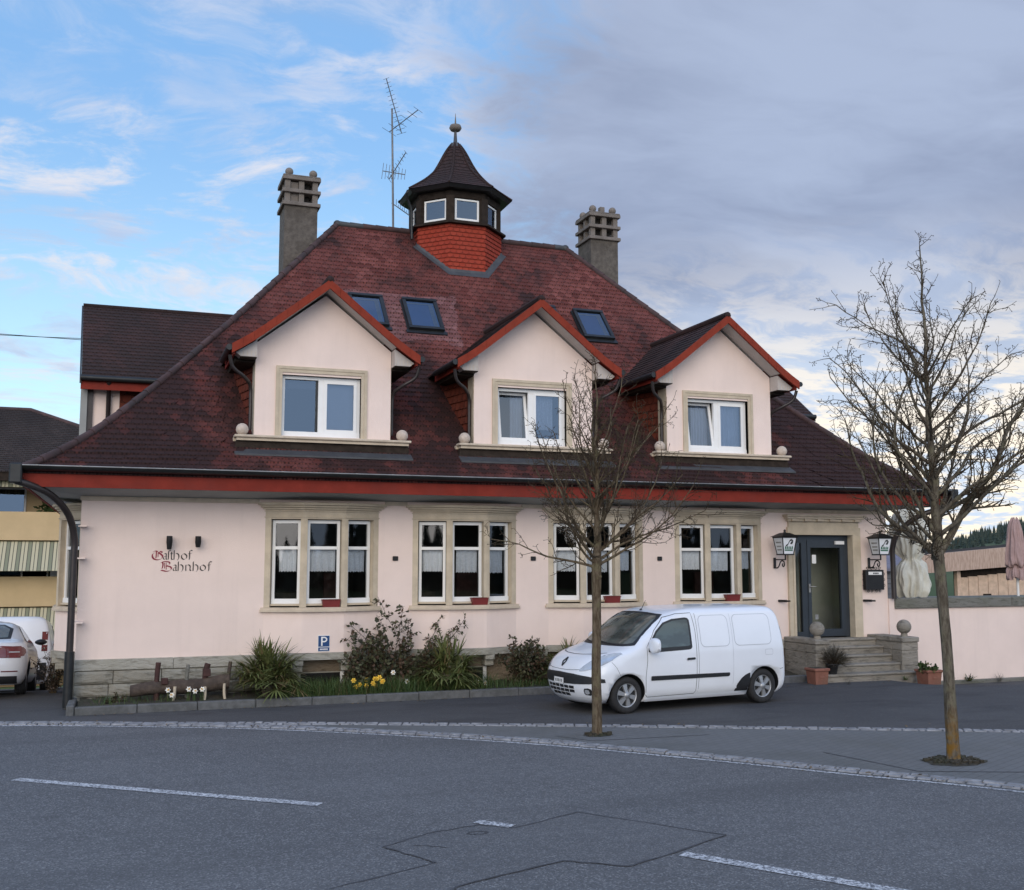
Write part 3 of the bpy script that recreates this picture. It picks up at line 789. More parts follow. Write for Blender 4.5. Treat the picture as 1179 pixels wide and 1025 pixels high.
wing.tube([(WX0, 5.5, 7.81), (WX1, 5.5, 7.81)], .055, 9, M_roofdark)
for s_, xw in ((1, WX0), (-1, WX1)):
    a0, a1 = xw + s_ * .13, xw
    wing.hexa([(a0 - s_ * .03, 2.66, 5.68), (a0, 2.66, 5.68), (a1, 5.5, 7.58), (a1 - s_ * .03, 5.5, 7.58), (a0 - s_ * .03, 2.66, 5.80), (a0, 2.66, 5.80), (a1, 5.5, 7.81), (a1 - s_ * .03, 5.5, 7.81)], M_gutter)
wroof = wing.build('wing_roof', house)
for x0, x1, (a0, a1), (b0, b1), fx0, fx1 in ((.02, .30, (.3, .50), (.50, 2.4), -.20, 2.6), (15.76, 16.04, (15.56, 15.76), (13.7, 15.56), 13.5, 16.28)):
    g = MB(M_pink, M_cheek)
    g.prism([(3.05, 3.4), (3.05, 5.90), (5.5, 7.55), (7.95, 5.90), (7.95, 3.4)], 'x', x0, x1, M_pink)
    g.box(a0, a1, 3.05, 3.2, 4.2, 5.9, M_pink)
    wwall = g.build('wing_wall', house)
    g = MB(M_cheek)
    for k in range(12):
        z0 = 4.2 + k * .15
        g.face([(b0, 3.06 - .02, z0), (b1, 3.06 - .02, z0), (b1, 3.06, z0 + .15), (b0, 3.06, z0 + .15)], M_cheek, [(b0 / TW, k), (b1 / TW, k), (b1 / TW, k + 1), (b0 / TW, k + 1)])
    g.build('hung_tiles', wwall)
    g = MB(M_red); g.box(fx0, fx1, 2.70, 2.73, 5.58, 5.76, M_red); g.build('wing_fascia', house)
    g = MB(M_soffit); g.box(fx0 + .01, fx1 - .01, 2.73, 3.06, 5.63, 5.66, M_soffit); g.build('wing_soffit', house)
    g = MB(M_gutter); g.tube([(fx0, 2.64, 5.79), (fx1, 2.64, 5.79)], .06, 8, M_gutter); g.build('wing_gutter', house)
g = MB(M_pipe); g.tube([(.30, 2.68, 5.74), (.30, 2.98, 5.5), (.30, 2.98, 4.3)], .045, 8, M_pipe); g.build('wing_downpipe', house)
g = MB(M_soffit); g.box(-.20, -.08, 2.95, 3.03, 4.3, 5.62, M_soffit); g.box(-.08, .019, 3.0, 3.1, 4.0, 5.62, M_pipe); g.build('verge_board', house)

# ---- dormers
M_eavebox = plain('eaves_boarding', (0.47, 0.43, 0.40), 0.7, 0.05, 5, dark=(0.42, 0.38, 0.35), ds=4, damt=.4)
def dormer(xc, wspec):
    d = MB(M_pink, M_sand, M_cheek)
    hw = 1.215
    F = 0.02
    ap = 7.10; sl = .785
    ed = ap - hw * sl
    wl, wr, wb, wt = -.745, .665, 4.53, 5.62      # window opening
    # gable wall built round the opening
    d.prism([(-hw, 4.44), (wl, 4.44), (wl, wt), (wr, wt), (wr, 4.44), (hw, 4.44), (hw, ed), (0, ap), (-hw, ed)], 'y', F, F + .34)
    d.box(wl, wr, F + .002, F + .3, 4.44, wb)
    d.box(-hw - .006, -hw - .001, F + .01, F + .36, 4.46, ed, M_sand); d.box(hw + .001, hw + .006, F + .01, F + .36, 4.46, ed, M_sand)
    # tile hung cheeks
    for sx in (-1, 1):
        xf_ = lambda y: sx * (1.19 + .21 * (y - .36))
        for k in range(13):
            z0 = 4.05 + k * .15
            y0, y1 = .36, 2.5
            a = [(xf_(y0) + sx * .022, y0, z0), (xf_(y1) + sx * .022, y1, z0), (xf_(y1), y1, z0 + .15), (xf_(y0), y0, z0 + .15)]
            d.face(a if sx > 0 else a[::-1], M_cheek, ([(y0 / TW, k), (y1 / TW, k), (y1 / TW, k + 1), (y0 / TW, k + 1)] if sx > 0 else [(y0 / TW, k), (y0 / TW, k), (y1 / TW, k), (y1 / TW, k)][::-1]) if sx > 0 else [(y0 / TW, k + 1), (y1 / TW, k + 1), (y1 / TW, k), (y0 / TW, k)])
    # dark attic room behind the window
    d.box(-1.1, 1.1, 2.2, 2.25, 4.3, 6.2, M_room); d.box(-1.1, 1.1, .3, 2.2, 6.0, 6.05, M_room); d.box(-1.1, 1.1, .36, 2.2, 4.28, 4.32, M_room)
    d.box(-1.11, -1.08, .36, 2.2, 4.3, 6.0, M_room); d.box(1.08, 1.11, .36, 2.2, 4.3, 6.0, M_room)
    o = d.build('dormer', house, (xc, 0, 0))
    # roof: two tiled planes with a slight kick at the eaves
    r = MB(M_roofdark, M_gutter, M_red, M_white)
    YF = -.36
    def rz(x): x = abs(x); return 7.27 - .80 * x + .10 * max(0, x - 1.1) ** 2 * 2
    nr = 14
    for sx in (-1, 1):
        for k in range(nr):
            xa = 1.66 * (1 - k / nr); xb = 1.66 * (1 - (k + 1) / nr)
            za, zb = rz(xa), rz(xb)
            yb_ = roof_y(za) + .25
            y1 = max(yb_, .6)
            q = [(sx * xa, YF, za + .024), (sx * xa, y1, za + .024), (sx * xb, y1 + .1, zb + .004), (sx * xb, YF, zb + .004)]
            uvq = [(0, k), (y1 / TW, k), (y1 / TW, k + 1), (0, k + 1)]
            if sx < 0: q = q[::-1]; uvq = uvq[::-1]
            r.face(q, M_roofdark, uvq)
            q = [(sx * xa, YF, za - .01), (sx * xa, y1, za - .01), (sx * xa, y1, za + .024), (sx * xa, YF, za + .024)]
            r.face(q if sx > 0 else q[::-1], M_roofdark, [(0, .01), (1, .01), (1, .02), (0, .02)])
        # underside
        q = [(sx * .02, YF + .02, rz(0) - .10), (sx * 1.1, YF + .02, rz(1.1) - .10), (sx * 1.64, YF + .02, rz(1.64) - .10), ]
        for a, b in ((0, 1.1), (1.1, 1.64)):
            f = [(sx * a, YF + .03, rz(a) - .09), (sx * b, YF + .03, rz(b) - .09), (sx * b, 1.2, rz(b) - .09), (sx * a, 1.2, rz(a) - .09)]
            r.face(f if sx < 0 else f[::-1], M_white if b < 1.2 else M_red)
        r.box(min(sx * 1.60, sx * 1.63), max(sx * 1.60, sx * 1.63), YF + .02, 1.25, rz(1.64) - .16, rz(1.64) - .0, M_red)
        # gutter along the dormer eaves
        r.tube([(sx * 1.70, YF - .02, rz(1.66) - .03), (sx * 1.70, 1.0, rz(1.66) - .03)], .055, 8, M_gutter)
    r.tube([(0, YF - .02, 7.30), (0, roof_y(7.3) + .3, 7.30)], .075, 8, M_roofdark)
    r.ball((0, YF - .01, 7.31), .06, M_roofdark, 10)
    ro = r.build('dormer_roof', o)
    # red verge tiles, each a separate piece following the slope
    v = MB(M_verge)
    for sx in (-1, 1):
        n = 9
        for k in range(n):
            x0 = 1.66 * k / n + (.0015 if k else 0); x1 = 1.66 * (k + 1) / n - .0015
            o1 = rr.uniform(-.002, .002)
            pts = [(sx * x0, rz(x0) + .03), (sx * x1, rz(x1) + .03), (sx * x1, rz(x1) - .135), (sx * x0, rz(x0) - .135)]
            v.prism(pts, 'y', YF - .045 + o1, YF + .0)
    v.build('verge_tiles', o)
    # white soffit trim and the boxed eaves returns
    for sx in (-1, 1):
        b = MB(M_eavebox, M_cream, M_wood)
        pts = [(sx * .005, 7.175), (sx * 1.23, 7.175 - 1.23 * .795), (sx * 1.23, 7.15 - 1.23 * .795), (sx * .005, 7.15)]
        b.prism(pts, 'y', YF + .01, F - .002)
        pts = [(sx * (hw + .008), 5.85), (sx * 1.50, 5.85), (sx * 1.58, 5.91), (sx * (hw + .008), 6.15)]
        b.prism(pts, 'y', YF + .10, .02)
        b.prism([(sx * (hw + .008), 5.80), (sx * 1.56, 5.80), (sx * 1.60, 5.90), (sx * (hw + .008), 6.10)], 'y', .021, 1.3, M_wood)
        b.box(min(sx * (hw + .008), sx * 1.5), max(sx * (hw + .008), sx * 1.5), YF + .115, .019, 5.835, 5.849, M_wood)
        for k in range(5): b.box(sx * (hw + .03) + sx * k * .07 - .003, sx * (hw + .03) + sx * k * .07 + .003, YF + .096, YF + .10, 5.86, 5.95, M_cream)
        b.build('eaves_box', o)
    for sx in (-1, 1):
        dp = MB(M_pipe)
        dp.tube(swan([(sx * 1.68, YF + .1, 5.86), (sx * 1.62, YF + .16, 5.66), (sx * 1.42, -.10, 5.52), (sx * 1.29, .10, 5.40), (sx * 1.27, .14, 5.15), (sx * 1.27, .14, 4.62)], .03), .032, 8)
        dp.build('dormer_downpipe', o)
    # ledge with stone balls and the lead apron under it
    l = MB(M_cream, M_lead)
    l.box(-1.56, 1.56, -.20, F - .001, 4.455, 4.50, bev=.01); l.box(-1.52, 1.52, -.16, F - .001, 4.405, 4.455)
    l.box(-1.56, -1.22, F, .34, 4.40, 4.47); l.box(1.22, 1.56, F, .34, 4.40, 4.47)
    l.hexa([(-1.55, -.13, 4.22), (1.55, -.13, 4.22), (1.55, .2, 4.30), (-1.55, .2, 4.30), (-1.52, -.10, 4.404), (1.52, -.10, 4.404), (1.52, .2, 4.404), (-1.52, .2, 4.404)], M_wood)
    l.hexa([(-1.56, -.33, 4.125), (1.56, -.33, 4.125), (1.56, -.1, 4.24), (-1.56, -.1, 4.24), (-1.56, -.33, 4.155), (1.56, -.33, 4.155), (1.56, -.1, 4.27), (-1.56, -.1, 4.27)], M_lead)
    l.build('window_ledge', o)
    for sx in (-1, 1):
        s_ = MB(M_ball); s_.ball((sx * 1.42, -.05, 4.60), .108, n=20); s_.lathe([(.05, 0), (.05, .02)], (sx * 1.42, -.05, 4.49), 10)
        s_.build('stone_ball', o)
    # surround
    sr = MB(M_sand)
    yo = F - .022
    for a, b_, y in ((0, .05, yo - .012), (.05, .11, yo)):
        xl, xr, zt = wl - .11 + a, wr + .11 - a, wt + .15 - a
        sr.box(xl, wl - .11 + b_, y, F + .12, 4.505, zt); sr.box(wr + .11 - b_, xr, y, F + .12, 4.505, zt)
        sr.box(wl - .11 + b_, wr + .11 - b_, y, F + .12, wt + .15 - b_, zt)
    sr.box(wl, wr, F + .02, F + .12, wt, wt + .04)
    sr.build('window_surround', o)
    # window: two casements
    wd = MB(M_white, M_glass, M_glassr)
    fy0, fy1 = F + .09, F + .16
    bt = .06
    wd.box(wl, wr, fy0, fy1, wt - bt, wt - .001); wd.box(wl, wr, fy0 - .02, fy1, wb + .001, wb + bt + .03)
    wd.box(wl, wl + bt, fy0, fy1, wb + bt + .03, wt - bt); wd.box(wr - bt, wr, fy0, fy1, wb + bt + .03, wt - bt)
    mx = (wl + wr) / 2
    wd.box(mx - .05, mx + .05, fy0, fy1, wb + bt + .03, wt - bt)
    lx0, lx1, rx0, rx1, z0, z1 = wl + bt, mx - .05, mx + .05, wr - bt, wb + bt + .03, wt - bt
    def casement(x0, x1, fr, tiltx, tilt, gm):
        """frame of width fr, leaning: tilt moves the top inwards"""
        P4 = []
        ya = lambda z: fy0 - .012 + tilt * (z - z0) / (z1 - z0)
        for (xa, xb, za, zb) in ((x0, x1, z0, z0 + fr), (x0, x1, z1 - fr, z1), (x0, x0 + fr, z0 + fr, z1 - fr), (x1 - fr, x1, z0 + fr, z1 - fr)):
            sh = lambda z: tiltx * (z - z0) / (z1 - z0)
            wd.hexa([(xa + sh(za), ya(za), za), (xb + sh(za), ya(za), za), (xb + sh(za), ya(za) + .05, za), (xa + sh(za), ya(za) + .05, za),
                     (xa + sh(zb), ya(zb), zb), (xb + sh(zb), ya(zb), zb), (xb + sh(zb), ya(zb) + .05, zb), (xa + sh(zb), ya(zb) + .05, zb)])
        wd.face([(x0 + fr, ya(z0) + .025, z0 + fr), (x1 - fr, ya(z0) + .025, z0 + fr), (x1 - fr + tiltx, ya(z1) + .025, z1 - fr), (x0 + fr + tiltx, ya(z1) + .025, z1 - fr)], gm)
    if wspec == 'slid':
        wd.box(lx0 + .06, lx1 - .03, fy1 + .0, fy1 + .03, z1 - .16, z1 - .06, M_gutter)
        wd.face([(lx0, fy1 - .01, z0), (lx1, fy1 - .01, z0), (lx1, fy1 - .01, z1), (lx0, fy1 - .01, z1)], M_glassr)
        wd.box(lx1 - .04, lx1, fy1 - .03, fy1, z0, z1, M_gutter)
        casement(rx0, rx1, .055, 0, 0, M_glassr)
    else:
        casement(lx0, lx1, .05, 0.0, .16, M_glassr); casement(rx0, rx1, .055, 0, 0, M_glassr)
    wd.build('window', o)
    return o, (lx0, lx1, rx0, rx1, z0, z1, fy1)
def drape(name, x0, x1, z0, z1, y, amp, waves, label, group, M4=None, scal=0.0, cat='curtain', mat=None):
    g = MB(mat or M_curtain); n = max(12, int(waves * 8)); rows = []
    ph = (x0 * 3.7) % 6.28
    for k in range(7):
        t = k / 6; row = []
        for i in range(n + 1):
            u = i / n; x = lerp(x0, x1, u)
            zb = z0 + (scal * abs(math.sin(u * (x1 - x0) / .05 * PI)) if scal else 0)
            row.append((x, y + amp * (.35 + .65 * t) * math.sin(u * waves * 2 * PI + ph + .8 * math.sin(u * 5 + t)), lerp(z1, zb, t)))
        rows.append(row)
    if M4 is not None: rows = [[tuple(M4 @ Vector(p)) for p in r] for r in rows]
    g.grid(rows)
    return tag(g.build(name), label, cat, group)
M_blind = plain('pale_blind', (0.62, 0.64, 0.68), 0.8, 0.03, 3)
M_drape = plain('white_drape', (0.72, 0.74, 0.78), 0.9, 0.04, 5)
def in_dormer(d, xc, a, b, z0, z1, y, amp, waves, label, mat): drape('curtain', xc + a, xc + b, z0, z1, y, amp, waves, label, 'curtains in the dormer windows', mat=mat)
dm, q = dormer(DORM[0], 'slid')
in_dormer(dm, DORM[0], q[2], q[3], q[4], q[5], q[6] + .08, .004, 1, 'pale closed blind behind the right pane of the left dormer', M_blind)
dm, q = dormer(DORM[1], 'tilt')
in_dormer(dm, DORM[1], q[1] - .28, q[1] - .02, q[4], q[5], q[6] + .2, .02, 5, 'white curtain edge at the tilted left pane of the middle dormer', M_drape)
in_dormer(dm, DORM[1], q[2], q[3] - .12, q[4] + .25, q[5], q[6] + .12, .02, 6, 'white curtain behind the right pane of the middle dormer', M_curtain)
dm, q = dormer(DORM[2], 'tilt')
in_dormer(dm, DORM[2], q[0] + .22, q[1], q[4], q[5], q[6] + .22, .025, 6, 'white drape behind the tilted left pane of the right dormer', M_drape)
in_dormer(dm, DORM[2], q[2], q[3], q[4], q[5], q[6] + .1, .022, 7, 'white pleated drape filling the right pane of the right dormer', M_drape)

# ---- skylights lying in the front slope
def skylight(x0, x1, z0, z1):
    y0, y1 = roof_y(z0), roof_y(z1); L = math.hypot(y1 - y0, z1 - z0); th = math.atan2(z1 - z0, y1 - y0); W_ = x1 - x0
    f = MB(M_gutter, M_lead)
    t = .075
    f.box(0, W_, -.0, t, -.05, .105); f.box(0, W_, L - t, L, -.05, .12); f.box(0, t, t, L - t, -.05, .11); f.box(W_ - t, W_, t, L - t, -.05, .11)
    f.box(-.06, W_ + .06, -.10, -.001, -.0, .04, M_gutter); f.box(-.03, -.001, 0, L, 0, .04, M_gutter); f.box(W_ + .001, W_ + .03, 0, L, 0, .04, M_gutter)
    o = f.build('skylight', house, (x0, y0, z0), (th, 0, 0))
    p = MB(M_white, M_glassr, M_room)
    p.face([(t, t, .085), (W_ - t, t, .085), (W_ - t, L - t, .085), (t, L - t, .085)], M_glassr)
    p.box(t, W_ - t, t, L - t, -.02, .045, M_skyrefl_panel); p.box(W_ - t - .12, W_ - t - .03, t, L - t - .04, .0455, .05, M_zinc); p.box(t, W_ - t, L - t - .09, L - t - .05, .0455, .051, M_zinc)
    p.build('pane', o)
M_skyrefl_panel = plain('sky_reflection_panel_blue', (0.06, 0.15, 0.38), 0.7, 0.1, 2)  # sky reflection painted as blue skylight lining; plain colour on the blue panel
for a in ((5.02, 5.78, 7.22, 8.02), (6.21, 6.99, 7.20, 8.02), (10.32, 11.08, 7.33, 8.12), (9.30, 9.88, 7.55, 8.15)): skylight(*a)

# ---- chimneys
def chimney(x, pot):
    c = MB(M_chim, M_chimtop, M_room, M_lead)
    hx, y0, y1 = .375, 5.10, 5.90
    c.box(-hx, hx, y0, y1, 8.0, 10.42)
    zt = [10.42, 10.72, 11.02]
    for z in zt: c.box(-hx - .06, hx + .06, y0 - .06, y1 + .06, z, z + .085, M_chimtop, bev=.01)
    c.box(-hx - .05, hx + .05, y0 - .05, y1 + .05, 11.105, 11.14, M_chimtop, bev=.01)
    for z in zt[:2]:
        for px in (-hx, -.06, hx - .12):
            for py in (y0, y1 - .12): c.box(px, px + .12, py, py + .12, z + .085, z + .30, M_chimtop)
        for px in (-hx, hx - .12): c.box(px, px + .12, (y0 + y1) / 2 - .06, (y0 + y1) / 2 + .06, z + .085, z + .30, M_chimtop)
    c.box(-hx + .16, hx - .16, y0 + .2, y1 - .2, 10.4, 11.03, M_room)
    if not pot: c.box(-hx + .13, -.07, y0 + .05, y0 + .1, 10.5, 10.99, M_chimtop)
    for px in (-hx + .1, hx - .1):
        for py in (y0 + .1, y1 - .1): c.ball((px, py, 11.24), .095, M_chimtop, 14)
    if pot: c.box(-.06, .06, y0 + .1, y0 + .24, 11.14, 11.32, M_chimtop)
    return c.build('chimney', roof, (x, 0, 0))
chimney(4.23, False); chimney(11.87, True)

# ---- octagonal roof lantern
cup = thing('cupola', None, None); cup.parent = house; cup.location = (8.03, 5.5, 0)
def octa(r, z, rot=22.5): return [(r * math.cos(R(45 * k + rot)), r * math.sin(R(45 * k + rot)), z) for k in range(8)]
g = MB(M_skirt, M_lead)
n = 16; zb, zt = 8.55, 10.22
for k in range(n):
    a = octa(1.148, lerp(zb, zt, k / n)); b = octa(1.13, lerp(zb, zt, (k + 1) / n))
    for j in range(8):
        j2 = (j + 1) % 8; sL = 2 * 1.19 * math.sin(PI / 8) / .16
        g.face([a[j], a[j2], b[j2], b[j]], M_skirt, [(j * sL, k), ((j + 1) * sL, k), ((j + 1) * sL, k + 1), (j * sL, k + 1)])
# lead flashing where the skirt meets the slope
def zroof(y): return interp(PROF, max(0, min(1, (y + .9) / 6.4)))
for j in range(8):
    a, b = octa(1.0, 0)[j], octa(1.0, 0)[(j + 1) % 8]
    if max(a[1], b[1]) > .6: continue
    P = []
    for q in (a, b):
        for rr_, dz in ((1.14, .10), (1.165, .05), (1.26, .045)):
            P.append((q[0] * rr_, q[1] * rr_, zroof(5.5 + q[1] * rr_) + dz))
    g.face([P[1], P[4], P[3], P[0]], M_lead); g.face([P[2], P[5], P[4], P[1]], M_lead)
g.build('tiled_skirt', cup)
g = MB(M_wood, M_gutter)
def oct_prism(g, r0, z0, r1, z1, mat=None):
    a, b = octa(r0, z0), octa(r1, z1)
    for j in range(8): g.face([a[j], a[(j + 1) % 8], b[(j + 1) % 8], b[j]], mat)
    g.face(a[::-1], mat); g.face(b, mat)
oct_prism(g, 1.25, 10.20, 1.25, 10.245); oct_prism(g, 1.16, 10.245, 1.10, 10.30); oct_prism(g, 1.09, 10.86, 1.12, 11.02)
for k in range(8):
    p = octa(1.06, 0)[k]; q = Vector((p[0], p[1], 0)).normalized()
    t = Vector((-q.y, q.x, 0))
    c = [Vector((p[0], p[1], 10.28)) + q * s * .06 + t * u * .10 for s, u in ((-1, -1), (1, -1), (1, 1), (-1, 1))]
    g.hexa([tuple(v) for v in c] + [(v.x, v.y, 10.88) for v in c])
oct_prism(g, .6, 10.24, .6, 10.25, M_room)
oct_prism(g, 1.32, 11.02, 1.39, 11.10, M_gutter)
g.build('timber_frame', cup)
for k in range(8):
    a, b = Vector(octa(1.04, 0)[k]), Vector(octa(1.04, 0)[(k + 1) % 8])
    m = (a + b) / 2; L = (b - a).length; an = math.atan2(b.y - a.y, b.x - a.x)
    wdw = MB(M_white, M_glassr)
    hl = L / 2 - .10
    for x0, x1, z0, z1 in ((-hl, hl, 10.325, 10.37), (-hl, hl, 10.80, 10.84), (-hl, -hl + .045, 10.37, 10.80), (hl - .045, hl, 10.37, 10.80)): wdw.box(x0, x1, -.02, .03, z0, z1)
    wdw.face([(-hl + .045, 0, 10.37), (hl - .045, 0, 10.37), (hl - .045, 0, 10.80), (-hl + .045, 0, 10.80)], M_glassr)
    wdw.build('window', cup, (m.x, m.y, 0), (0, 0, an))
g = MB(M_roofdark, M_gutter)
prof = [(1.40, 11.10), (1.15, 11.27), (.93, 11.43), (.74, 11.60), (.56, 11.80), (.42, 12.02), (.30, 12.25), (.20, 12.42), (.10, 12.55)]
fine = curve(prof, 2)
for k in range(len(fine) - 1):
    a, b = octa(fine[k][0] + .012, fine[k][1]), octa(fine[k + 1][0], fine[k + 1][1])
    for j in range(8):
        j2 = (j + 1) % 8; sL = 4
        g.face([a[j], a[j2], b[j2], b[j]], M_roofdark, [(j * 9, k), (j * 9 + fine[k][0] * 4.5, k), (j * 9 + fine[k + 1][0] * 4.5, k + 1), (j * 9, k + 1)])
for j in range(8): g.tube([octa(f[0], f[1] + .012)[j] for f in fine], .03, 6, M_roofdark)
g.tube([(-1.32, -.52, 11.05), (-1.38, -.54, 10.95), (-1.3, -.5, 10.8), (-1.22, -.46, 10.65), (-1.2, -.46, 9.9)], .035, 8, M_gutter)
g.build('bell_roof', cup)
g = MB(M_zinc, M_chimtop)
g.lathe([(.16, 12.46), (.14, 12.55), (.05, 12.62), (.03, 12.9), (.03, 12.92)], n=12, mat=M_lead)
g.lathe([(.02, 12.90), (.12, 12.92), (.155, 12.98), (.13, 13.05), (.03, 13.08), (.022, 13.1), (.004, 13.36)], n=16, mat=M_chimtop)
g.build('finial', cup)

# ---- shallow three-sided bay windows
PB = 0.20
BV = [(-1.0, 0.0), (-.36, -PB), (.36, -PB), (1.0, 0.0)]
def bay(loc, rz=0.0, PB=PB):
    BV = [(-1.0, 0.0), (-.36, -PB), (.36, -PB), (1.0, 0.0)]
    def bay_poly(off, back=0.0):
        return [(-1.0 - off, back), (-1.0 - off, -off * .6), (-.36 - off * .3, -PB - off), (.36 + off * .3, -PB - off), (1.0 + off, -off * .6), (1.0 + off, back)]
    b = MB(M_sand, M_pink)
    opens = []
    for i in range(3):
        a, c = Vector(BV[i]), Vector(BV[i + 1]); u = (c - a).normalized(); nin = Vector((-u.y, u.x)); L = (c - a).length
        def H(a0, a1, d0, d1, z0, z1, mat=None):
            P = []
            for z in (z0, z1):
                for s, d in ((a0, d0), (a1, d0), (a1, d1), (a0, d1)):
                    q = a + u * s + nin * d; P.append((q.x, q.y, z))
            b.hexa(P, mat)
        e0 = .10 if i == 0 else .06; e1 = .10 if i == 2 else .06
        H(0, L, 0.0, .18, .765, 1.46, M_pink)
        H(0, e0, 0.001 * i, .17, 1.54, 3.06); H(L - e1, L, 0.001 * i, .17, 1.54, 3.06)
        H(0, L, 0.001 * i, .17, 3.06, 3.225)
        opens.append((a, u, nin, e0, L - e1))
    b.prism(bay_poly(-.005, .2), 'z', 3.225, 3.25); 
    o = b.build('bay_window', house, loc, (0, 0, rz))
    s = MB(M_cream); s.prism(bay_poly(.065, .16), 'z', 1.462, 1.50); s.prism(bay_poly(.05, .16), 'z', 1.50, 1.538); s.build('sill', o)
    s = MB(M_sand)
    for of, z0, z1 in ((.018, 3.085, 3.10), (.02, 3.19, 3.205), (.045, 3.226, 3.248), (.025, 3.248, 3.262), (.085, 3.262, 3.29), (.07, 3.29, 3.30), (.13, 3.30, 3.328), (.115, 3.328, 3.343)): s.prism(bay_poly(of, .1), 'z', z0, z1)
    s.build('cornice', o)
    s = MB(M_slab); s.prism(bay_poly(.05, .05), 'z', .645, .763); s.build('base_slab', o)
    for x in (-.42, .42):
        s = MB(M_slab)
        s.box(x - .09, x + .09, -PB - .02, .05, .55, .644, bev=.01); s.box(x - .085, x + .085, -PB + .04, .05, .44, .548, bev=.01)
        s.build('corbel', o)
    s = MB(M_white, M_glass, M_room, M_slab)
    s.box(-.36, .36, -.01, .055, .08, .40, M_room); s.box(-.40, -.345, -.03, .05, .05, .42, M_slab); s.box(.345, .41, -.03, .05, .05, .42, M_white); s.box(-.345, .345, -.03, .05, .405, .42, M_slab)
    s.face([(-.335, -.02, .06), (.335, -.02, .06), (.335, -.02, .40), (-.335, -.02, .40)], M_glass)
    s.build('basement_window', o)
    frames = []
    for a, u, nin, s0, s1 in opens:
        an = math.atan2(u.y, u.x); org = a + nin * .105
        wv = MB(M_white, M_glass, M_sand)
        z0, z1, zt = 1.60, 3.045, 2.565
        s0 += .012; s1 -= .012
        wv.box(s0, s1, 0, .06, z1 - .055, z1); wv.box(s0, s1, -.02, .06, z0, z0 + .085); wv.box(s0 - .01, s1 + .01, -.06, .02, z0 - .035, z0 - .001, M_sand)
        wv.box(s0, s0 + .05, 0, .06, z0 + .085, z1 - .055); wv.box(s1 - .05, s1, 0, .06, z0 + .085, z1 - .055)
        wv.box(s0 + .05, s1 - .05, -.008, .06, zt - .03, zt + .025)
        wv.face([(s0 + .05, .03, z0 + .085), (s1 - .05, .03, z0 + .085), (s1 - .05, .03, zt - .03), (s0 + .05, .03, zt - .03)], M_glass)
        wv.face([(s0 + .05, .03, zt + .025), (s1 - .05, .03, zt + .025), (s1 - .05, .03, z1 - .055), (s0 + .05, .03, z1 - .055)], M_glass)
        wo_ = wv.build('window', o, (org.x, org.y, 0), (0, 0, an))
        frames.append((Matrix.Translation(loc) @ Matrix.Rotation(rz, 4, 'Z') @ Matrix.Translation((org.x, org.y, 0)) @ Matrix.Rotation(an, 4, 'Z'), s0 + .05, s1 - .05))
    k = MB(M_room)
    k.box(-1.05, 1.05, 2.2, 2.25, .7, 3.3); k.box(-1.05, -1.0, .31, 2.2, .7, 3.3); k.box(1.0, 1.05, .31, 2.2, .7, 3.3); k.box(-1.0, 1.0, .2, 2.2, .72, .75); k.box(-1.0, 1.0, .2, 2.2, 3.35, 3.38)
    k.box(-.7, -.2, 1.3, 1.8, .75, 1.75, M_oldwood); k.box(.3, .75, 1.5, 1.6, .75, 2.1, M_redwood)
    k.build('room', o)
    return frames
ords = ['leftmost', 'second', 'third', 'rightmost']
for i, c in enumerate((3.97, 6.60, 9.25, 11.95)):
    fr = bay((c, 0, 0))
    for (M4, s0, s1), nm in zip(fr, ('left', 'middle', 'right')):
        which = {0: 'bay window beside the lettering', 1: 'bay window above the shrub', 2: 'bay window behind the tree', 3: 'bay window beside the entrance'}[i]
        lr = random.Random(i * 7 + len(nm) * 3); w_ = s1 - s0
        drape('lace_curtain', s0 + .01 + w_ * lr.choice((0, 0, .04, .12)), s1 - .01 - w_ * lr.choice((0, 0, .05, .22)), 2.13 + lr.uniform(-.03, .03), 2.53, .10, .014, 4, 'white lace half curtain in the %s pane of the %s' % (nm, which), 'lace half curtains in the bay windows', M4, scal=.022)
bay((0, 2.25, 0), R(-90), .42)
# small black vents and iron bracket stubs on the wall
for x, z in ((5.28, 2.38), (7.94, 2.38), (10.61, 2.38)):
    g = MB(M_black); g.box(x - .05, x + .05, -.03, -.001, z - .04, z + .04, bev=.008); g.build('wall_vent', house)
for x, z in ((13.40, 1.52), (15.5, 1.50)):
    g = MB(M_black); g.tube([(x - .07, -.001, z), (x + .02, -.16, z + .0)], .026, 8); g.tube([(x + .02, -.16, z), (x + .08, -.2, z)], .018, 8); g.build('iron_bracket', house)

# ---- entrance
g = MB(M_sand, M_cream)
g.box(13.56, 13.71, -.06, .22, .745, 2.87); g.box(15.15, 15.36, -.06, .22, .745, 2.87)
g.box(13.56, 15.36, -.06, .22, 2.872, 3.03); g.box(13.59, 15.33, -.045, .02, 3.03, 3.15)
g.box(13.66, 13.71, -.075, -.061, .75, 2.9); g.box(15.15, 15.20, -.075, -.061, .75, 2.9); g.box(13.712, 15.148, -.075, -.061, 2.873, 2.91)
g.box(13.50, 15.42, -.15, .0, 3.20, 3.245, M_cream, bev=.008); g.box(13.47, 15.45, -.18, .0, 3.245, 3.29, M_cream, bev=.008); g.box(13.55, 15.37, -.10, .0, 3.151, 3.199)
for k in range(6): g.box(13.62 + k * .31, 13.77 + k * .31, -.145, -.10, 3.152, 3.198, M_cream)
ent = g.build('entrance_surround', house)
g = MB(M_door, M_glass, M_plate)
Y0, Y1 = .10, .17
z0, z1 = .75, 2.87
for x0, x1 in ((13.712, 13.80), (13.98, 14.12), (15.04, 15.148)): g.box(x0, x1, Y0, Y1, z0, z1)
g.box(13.80, 13.98, Y0, Y1, z1 - .16, z1); g.box(13.80, 13.98, Y0, Y1, z0, z0 + .12)
